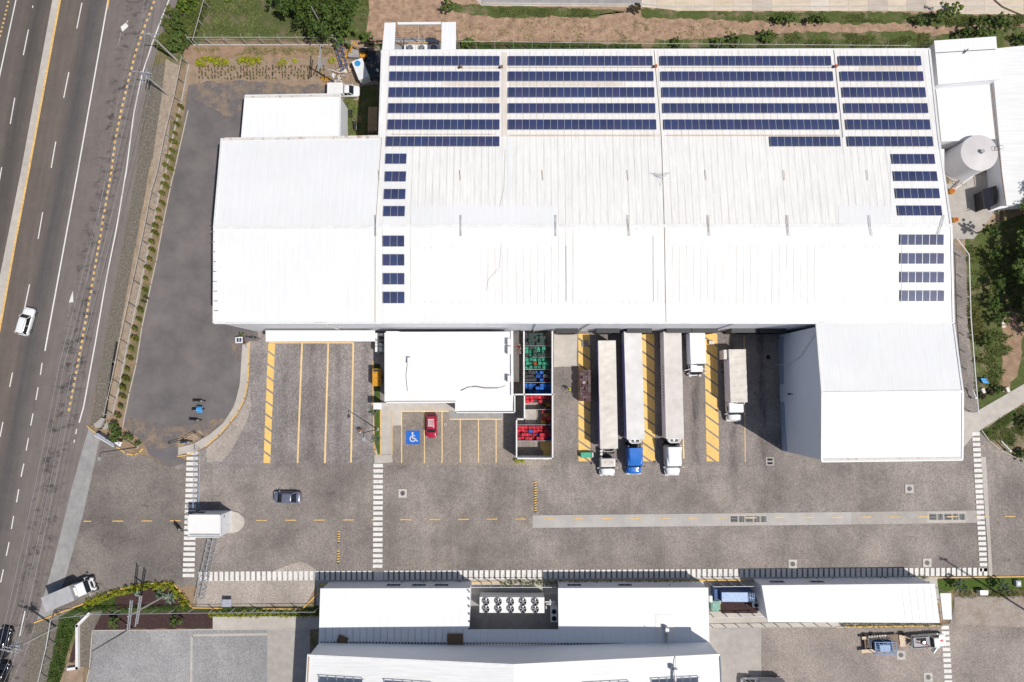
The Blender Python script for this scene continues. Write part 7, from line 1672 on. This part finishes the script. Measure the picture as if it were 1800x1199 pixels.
for x, y, s_, lb in ((206, 749, 1.1, 'bushy green shrub at the lower end of the lot fence'), (211, 762, 1.2, 'bushy green shrub behind the entrance sign wall, second from the fence'), (229, 768, .9, 'green shrub behind the entrance sign wall, next to the lamp post'), (246, 778, .6, 'little green shrub at the rounded yellow kerb tip')): putb(cp, 0, x, y, random.uniform(0, 3), lb, 'shrubs behind the sign wall', 'shrub', s_)
# seedlings
sd = [bush_proto('seedling', 'leaf_olive', .15, .26, .42, 34, .13), bush_proto('seedling', 'leaf_brown', .14, .24, .38, 30, .13)]
for j, y in enumerate((117.5, 122.5, 127.5, 132.5, 137.5)):
    for i in range(40):
        if random.random() < .22: continue
        x = 351+5.6*i+random.uniform(-1, 1)
        if 548 < x < 553: continue
        if x > 574: continue
        putb(sd, random.randint(0, 1), x, y+random.uniform(-1.2, 1.2), random.uniform(-.3, .3), 'small dark seedling in the rows of the bare planted plot', 'seedlings in the planted plot', 'seedling', random.uniform(.8, 1.2))
def hedge(label, pts, w, h, mat, dens=60, s=.16, name='hedge', group=None):
    q = [P(x, y, 0) for x, y in pts]; t = thing(name, label, 'hedge', q[0], 0, group); m = MB(); st = MB()
    for a, b_ in zip(q, q[1:]):
        d = b_-a; L = d.length; k = max(1, int(L/.6))
        for i in range(k): c = a+d*(i+.5)/k; leaves(m, (c.x, c.y, h*.6), (max(w/2, .36), w/2, h*.45), dens, s, .5, 6); st.tube(c, c+Vector((0, 0, h*.5)), .025, n=4)
    m.build('foliage', mat, t); st.build('stem', 'bark', t); return t
hedge('yellow flowering hedge row, left stretch at the planted plot', [(347, 110.5), (401, 109)], 1.5, .8, 'leaf_yellow', 190, .2); hedge('yellow flowering hedge row, right stretch at the planted plot', [(421, 110.5), (462, 107.5)], 1.5, .8, 'leaf_yellow', 190, .2)
for x, y, s_, lb in ((498, 112, .75, 'yellow bush right of the yellow hedge rows'), (519, 107.5, .35, 'tiny yellow bush north of the seedlings'), (586, 107, .65, 'yellow-green bush beside the blue crane boom')):
    c = P(x, y, 0); t = thing('yellow_bush', lb, 'bush', c); leaves(m := MB(), (c.x, c.y, .5*s_), (s_, s_, .6*s_), 260, .18, .4).build('foliage', 'leaf_yellow', t); MB().tube(c, c+Vector((0, 0, .5)), .03).build('stem', 'bark', t)
hedge('clipped green hedge before the left low store', [(676, 1027.5), (824, 1026)], .9, .9, 'leaf_mid', 80); hedge('clipped green hedge before the ten-fan chiller yard', [(882, 1025), (960, 1024)], .9, .8, 'leaf_mid', 80)
hedge('clipped green hedge before the right low store', [(962, 1024.5), (1228, 1023)], .9, .9, 'leaf_mid', 80); hedge('clipped green hedge before the long narrow block', [(1340, 1021.5), (1628, 1017.5)], .9, .9, 'leaf_mid', 80)
hedge('low green hedge with yellow kerb on the south side of the long narrow block', [(1474, 1099), (1655, 1097)], .6, .6, 'leaf_mid', 34)
hedge('olive hedge following the yellow kerb of the agave garden', [(152, 1062), (200, 1042), (254, 1029), (302, 1027), (331, 1064)], 1.3, .8, 'leaf_lime', 230, .18)
hedge('green hedge along the wire fence of the agave garden', [(158, 1070), (230, 1068), (330, 1070)], 1.0, .7, 'leaf_mid', 50); hedge('green hedge behind the pale forecourt by the left low store', [(372, 1078), (556, 1077)], 1.1, .9, 'leaf_lime', 180)
hedge('olive hedge at the lawn edge right of the long narrow block', [(1682, 1043), (1712, 1044)], 1.3, 1.0, 'leaf_olive', 80); hedge('olive hedge at the lower right edge of the lawn', [(1737, 1044), (1830, 1043)], 1.3, 1.0, 'leaf_olive', 80)
hedge('dark creeper strip on the verge below the highway corner', [(122, 1092), (112, 1140), (98, 1200)], 2.0, .7, 'leaf_dark', 80, .22)
c = P(913, 806, 0); t = thing('yellow_bush', 'yellow-green bush at the lower corner of the storage bays', 'bush', c); leaves(MB(), (c.x, c.y-.2, .5), (1.0, .6, .55), 320, .18, .4).build('foliage', 'leaf_yellow', t); MB().tube(c, c+Vector((0, 0, .5)), .03).build('stem', 'bark', t)
c = P(426, 590, 0); t = thing('yellow_bush', 'small bright green plant at the warehouse south west corner', 'bush', c); leaves(MB(), (c.x, c.y+.1, .5), (.5, .35, .5), 180, .18, .4).build('foliage', 'leaf_bright', t); MB().tube(c, c+Vector((0, 0, .5)), .03).build('stem', 'bark', t)
def agave(label, px, py, r, n, mat='leaf_pale', name='agave', w=.12, h=.6):
    c = P(px, py, .05); t = thing(name, label, 'agave' if name == 'agave' else 'palm plant', c); m = MB()
    for k in range(n):
        a = 6.283*k/n+random.uniform(-.2, .2); L = r*random.uniform(.7, 1.1); d = Vector((math.cos(a), math.sin(a), 0)); e = Vector((-d.y, d.x, 0)); zt_ = h*random.uniform(.3, 1.2)
        m.add([c+e*w*.5, c-e*w*.5, c+d*L*.5-e*w+Vector((0, 0, zt_)), c+d*L*.5+e*w+Vector((0, 0, zt_)), c+d*L+Vector((0, 0, zt_*.9))], [(0, 1, 2, 3), (3, 2, 4)])
    m.build('leaf', mat, t); MB().tube(c, c+Vector((0, 0, .3)), r*.12).build('heart', mat, t)
agave('big pale agave in the garden inside the yellow kerb', 301, 1050, 1.25, 24, 'leaf_agave'); agave('smaller pale agave left of the big one', 284, 1043, 1.0, 18, 'leaf_grey'); agave('tiny pale rosette plant in the agave garden', 244, 1042, .6, 12)
for x, y, lb in ((656, 722, 'spiky plant at the upper end of the narrow grass strip by the office'), (661, 772, 'spiky plant at the lower end of the narrow grass strip by the office')): agave(lb, x+1, y, 1.05, 16, 'leaf_grey', 'yucca', .06)
flat('lawn', 'lawn_green', [(658, 680), (668, 680), (668, 798), (664, 799), (659, 775)], .12); flat('lawn', 'turf_dark', [(658, 640), (668, 640), (668, 690), (658, 690)], .116)
for x, y, lb in ((209, 1089, 'round green bush in the mulch bed, left of two'), (314, 1088, 'round green bush in the mulch bed, right of two')): tree(lb, x, y, 1.1, 1.8, 'leaf_mid', 900, .26, 'bush', None, 'round_bush', 4)
tree('round grey-green tree on the lower right lawn, left of two', 1677, 1026, 1.15, 2.4, 'leaf_grey', 1500, .22, 'tree', 'round trees on the lower right lawn'); tree('round grey-green tree on the lower right lawn, right of two', 1752, 1026, 1.15, 2.4, 'leaf_grey', 1500, .22, 'tree', 'round trees on the lower right lawn')
# trees
tree('broad dark green tree at the top edge, left of the open-topped plant canopy', 585, 28, 5.6, 6.4, 'leaf_dark', 9000, .42, lobes=9)
tree('tree overlapping the top edge beside the broad dark tree', 528, 10, 3.9, 5.6, 'leaf_dark', 5200, .42, lobes=7)
tree('green bush mass by the lawn fence below the broad dark tree', 608, 72, 2.1, 2.6, 'leaf_mid', 2600, .30, 'bush'); tree('light green bush at the corner of the lawn fence', 648, 72, 1.3, 2.4, 'leaf_mid', 1300, .30, 'bush')
tree('green shrubbery on the highway verge at the fence corner', 318, 82, 1.9, 2.2, 'leaf_mid', 2200, .28, 'bush'); tree('green shrubbery on the highway verge above the fence corner', 316, 48, 2.1, 1.8, 'leaf_mid', 2000, .28, 'bush'); tree('light green shrub at the top of the highway verge', 332, 14, 1.7, 1.6, 'leaf_bright', 1400, .28, 'bush')
tree('tiny light green bush on the lawn at the top edge', 404, 2, .6, .8, 'leaf_bright', 300, .2, 'bush')
EG = [(1812, 372, 4.3, 6.8), (1806, 428, 4.4, 7.0), (1792, 478, 3.6, 6.2), (1818, 500, 4.2, 7.2), (1800, 545, 3.2, 5.6), (1840, 440, 5.0, 7.5), (1838, 560, 4.6, 6.8)]
lbE = ['topmost leafy tree at the right edge, over the black shade box', 'large leafy tree at the right edge, second from the top', 'leafy tree at the right edge reaching furthest into the photo', 'leafy tree at the right edge behind the furthest reaching one', 'lowest leafy tree at the right edge above the dirt track', 'tree mostly outside the right edge between the top two', 'tree mostly outside the right edge beside the dirt track']
for (x, y, r_, h_), lb in zip(EG, lbE): tree(lb, x, y, r_, h_, 'leaf_mid', 4600, .42, 'tree', 'leafy trees at the right edge', lobes=7)
for x, y, r_, h_, lb, mt_ in ((1740, 455, 1.5, 2.4, 'dark bush between the east lane and the trees, uppermost', 'leaf_dark'), (1744, 500, 1.8, 2.8, 'dark bush between the east lane and the trees, second', 'leaf_dark'), (1738, 535, 1.5, 2.2, 'dark bush between the east lane and the trees, third', 'leaf_dark'), (1748, 562, 1.4, 2.4, 'dark bush at the left side of the dirt track', 'leaf_dark'),
        (1716, 410, 1.5, 4.6, 'thin tree casting dappled shade east of the solar warehouse', 'leaf_dark'), (1728, 600, 1.4, 1.5, 'green shrub beside the east lane fence', 'leaf_mid'), (1752, 684, .8, 1.0, 'small dark shrub by the concrete path', 'leaf_dark'), (1738, 690, .5, .7, 'brown shrub by the concrete path', 'leaf_brown'), (1724, 696, .5, .7, 'brown shrub at the end of the east lane', 'leaf_brown'),
        (1792, 798, 1.1, 1.2, 'dark shrub at the right edge of the corner lawn', 'leaf_dark'), (1800, 745, 1.3, 2.6, 'shrub at the right edge above the white barrier pole', 'leaf_mid')): tree(lb, x, y, r_, h_, mt_, 1300, .3, 'bush', None, 'bush', 5)
nb_ = [(1366, 41, .9, 'leafy clump of broad leaved plants north of the warehouse, first from the left'), (1386, 41, 1.0, 'leafy clump of broad leaved plants north of the warehouse, second from the left'), (1420, 42, .7, 'leafy clump of broad leaved plants north of the warehouse, third from the left'), (1440, 40, .9, 'leafy clump of broad leaved plants north of the warehouse, fourth from the left')]
for x, y, r_, lb in nb_: tree(lb, x, y, r_, 1.9, 'leaf_mid', 600, .34, 'bush', 'broad leaved clumps north of the warehouse', 'leafy_clump', 4)
for x, y, r_, h_, lb, mt_ in ((1641, 38, 2.0, 2.6, 'large green bush near the canal edge', 'leaf_mid'), (1672, 22, 1.2, 2.0, 'light green bush on the canal edge', 'leaf_bright'), (1610, 42, 1.1, 1.6, 'dark bush left of the large one near the canal', 'leaf_dark'), (1718, 60, 2.2, 2.6, 'green bush behind the bright white metal box building', 'leaf_mid'), (1752, 48, 1.8, 2.4, 'feathery bush behind the bright white metal box building', 'leaf_mid'),
        (1690, 66, 1.5, 2.2, 'dark bush just above the bright white metal box building', 'leaf_dark'), (788, 18, 1.1, 2.0, 'spiky green plant above the plant canopy', 'leaf_mid'), (1116, 20, 1.0, 1.6, 'grey bare shrub at the canal edge', 'leaf_brown'), (1262, 84, 1.3, 1.6, 'green shrub at the fence behind the warehouse, left', 'leaf_mid'), (1288, 76, 1.2, 1.6, 'dark green shrub at the fence behind the warehouse', 'leaf_dark'),
        (822, 80, 1.2, 1.6, 'green shrub at the fence right of the plant canopy', 'leaf_mid'), (1345, 70, 1.4, 1.3, 'green shrub in the verge behind the third solar block', 'leaf_mid'), (1790, 74, 1.3, 1.6, 'dark bush at the top right edge', 'leaf_dark'), (1188, 80, 1.0, 1.2, 'light shrub at the fence behind the third solar block', 'leaf_mid')): tree(lb, x, y, r_, h_, mt_, 1100, .3, 'bush', None, 'bush', 5)
o = MB(); o.path([P(1748, 0, .1), P(1762, 12, .1), P(1780, 20, .1), P(1800, 28, .1)], .12, 6); tag(o.build('fallen_branch', 'bark'), 'dark branch lying across the canal slabs in the top right corner', 'branch')
# ground cover
tufts('grass', 'grass_blade', [(376, -20), (650, -30), (640, 66), (345, 66)], 2600, .22, .16, 'short dry grass on the lawn at the top', 'grass')
tufts('grass', 'grass_blade', [(1330, 60), (1640, 60), (1640, 84), (1330, 84)], 1900, .20, .14, 'rank grass behind the solar warehouse', 'grass')
tufts('grass', 'grass_blade', [(1200, 22), (1600, 24), (1600, 38), (1300, 38)], 1300, .2, .12, 'strip of grass along the canal', 'grass')
tufts('grass', 'grass_blade', [(860, 14), (1030, 16), (1100, 20), (1030, 30), (880, 30)], 700, .2, .12, 'patchy grass along the grey canal edge', 'grass')
tufts('grass', 'grass_blade', [(1660, 28), (1800, 28), (1800, 90), (1760, 64), (1660, 60)], 1400, .22, .16, 'rough grass in the top right corner', 'grass')
tufts('grass', 'grass_blade', [(1700, 430), (1798, 440), (1798, 560), (1750, 690), (1716, 718), (1704, 560)], 2400, .26, .2, 'rank undergrowth east of the service lane', 'undergrowth')
tufts('grass', 'grass_dry', [(1702, 540), (1722, 540), (1728, 640), (1712, 650)], 500, .3, .3, 'dry grass beside the east lane fence', 'grass')
tufts('grass', 'grass_blade', [(1730, 757), (1800, 712), (1800, 800), (1786, 800), (1745, 778)], 700, .26, .2, 'thin grass on the corner lawn at the right', 'grass')
tufts('grass', 'grass_blade', [(300, 0), (370, 0), (345, 60), (325, 84), (280, 88), (276, 78)], 1800, .34, .4, 'weeds on the highway verge at the top left', 'weeds')
tufts('grass', 'grass_blade', [(600, 180), (640, 170), (662, 170), (662, 248), (602, 248)], 700, .24, .15, 'grass between the outbuilding and the warehouse', 'grass')
tufts('grass', 'grass_dry', [(330, 84), (590, 84), (590, 96), (330, 98)], 350, .2, .15, 'sparse dry weeds on the bare bank below the lawn fence', 'weeds')
tufts('grass', 'grass_dry', [(810, 30), (1330, 40), (1330, 84), (810, 70)], 420, .15, .12, 'scattered weeds on the bare soil behind the warehouse', 'weeds')
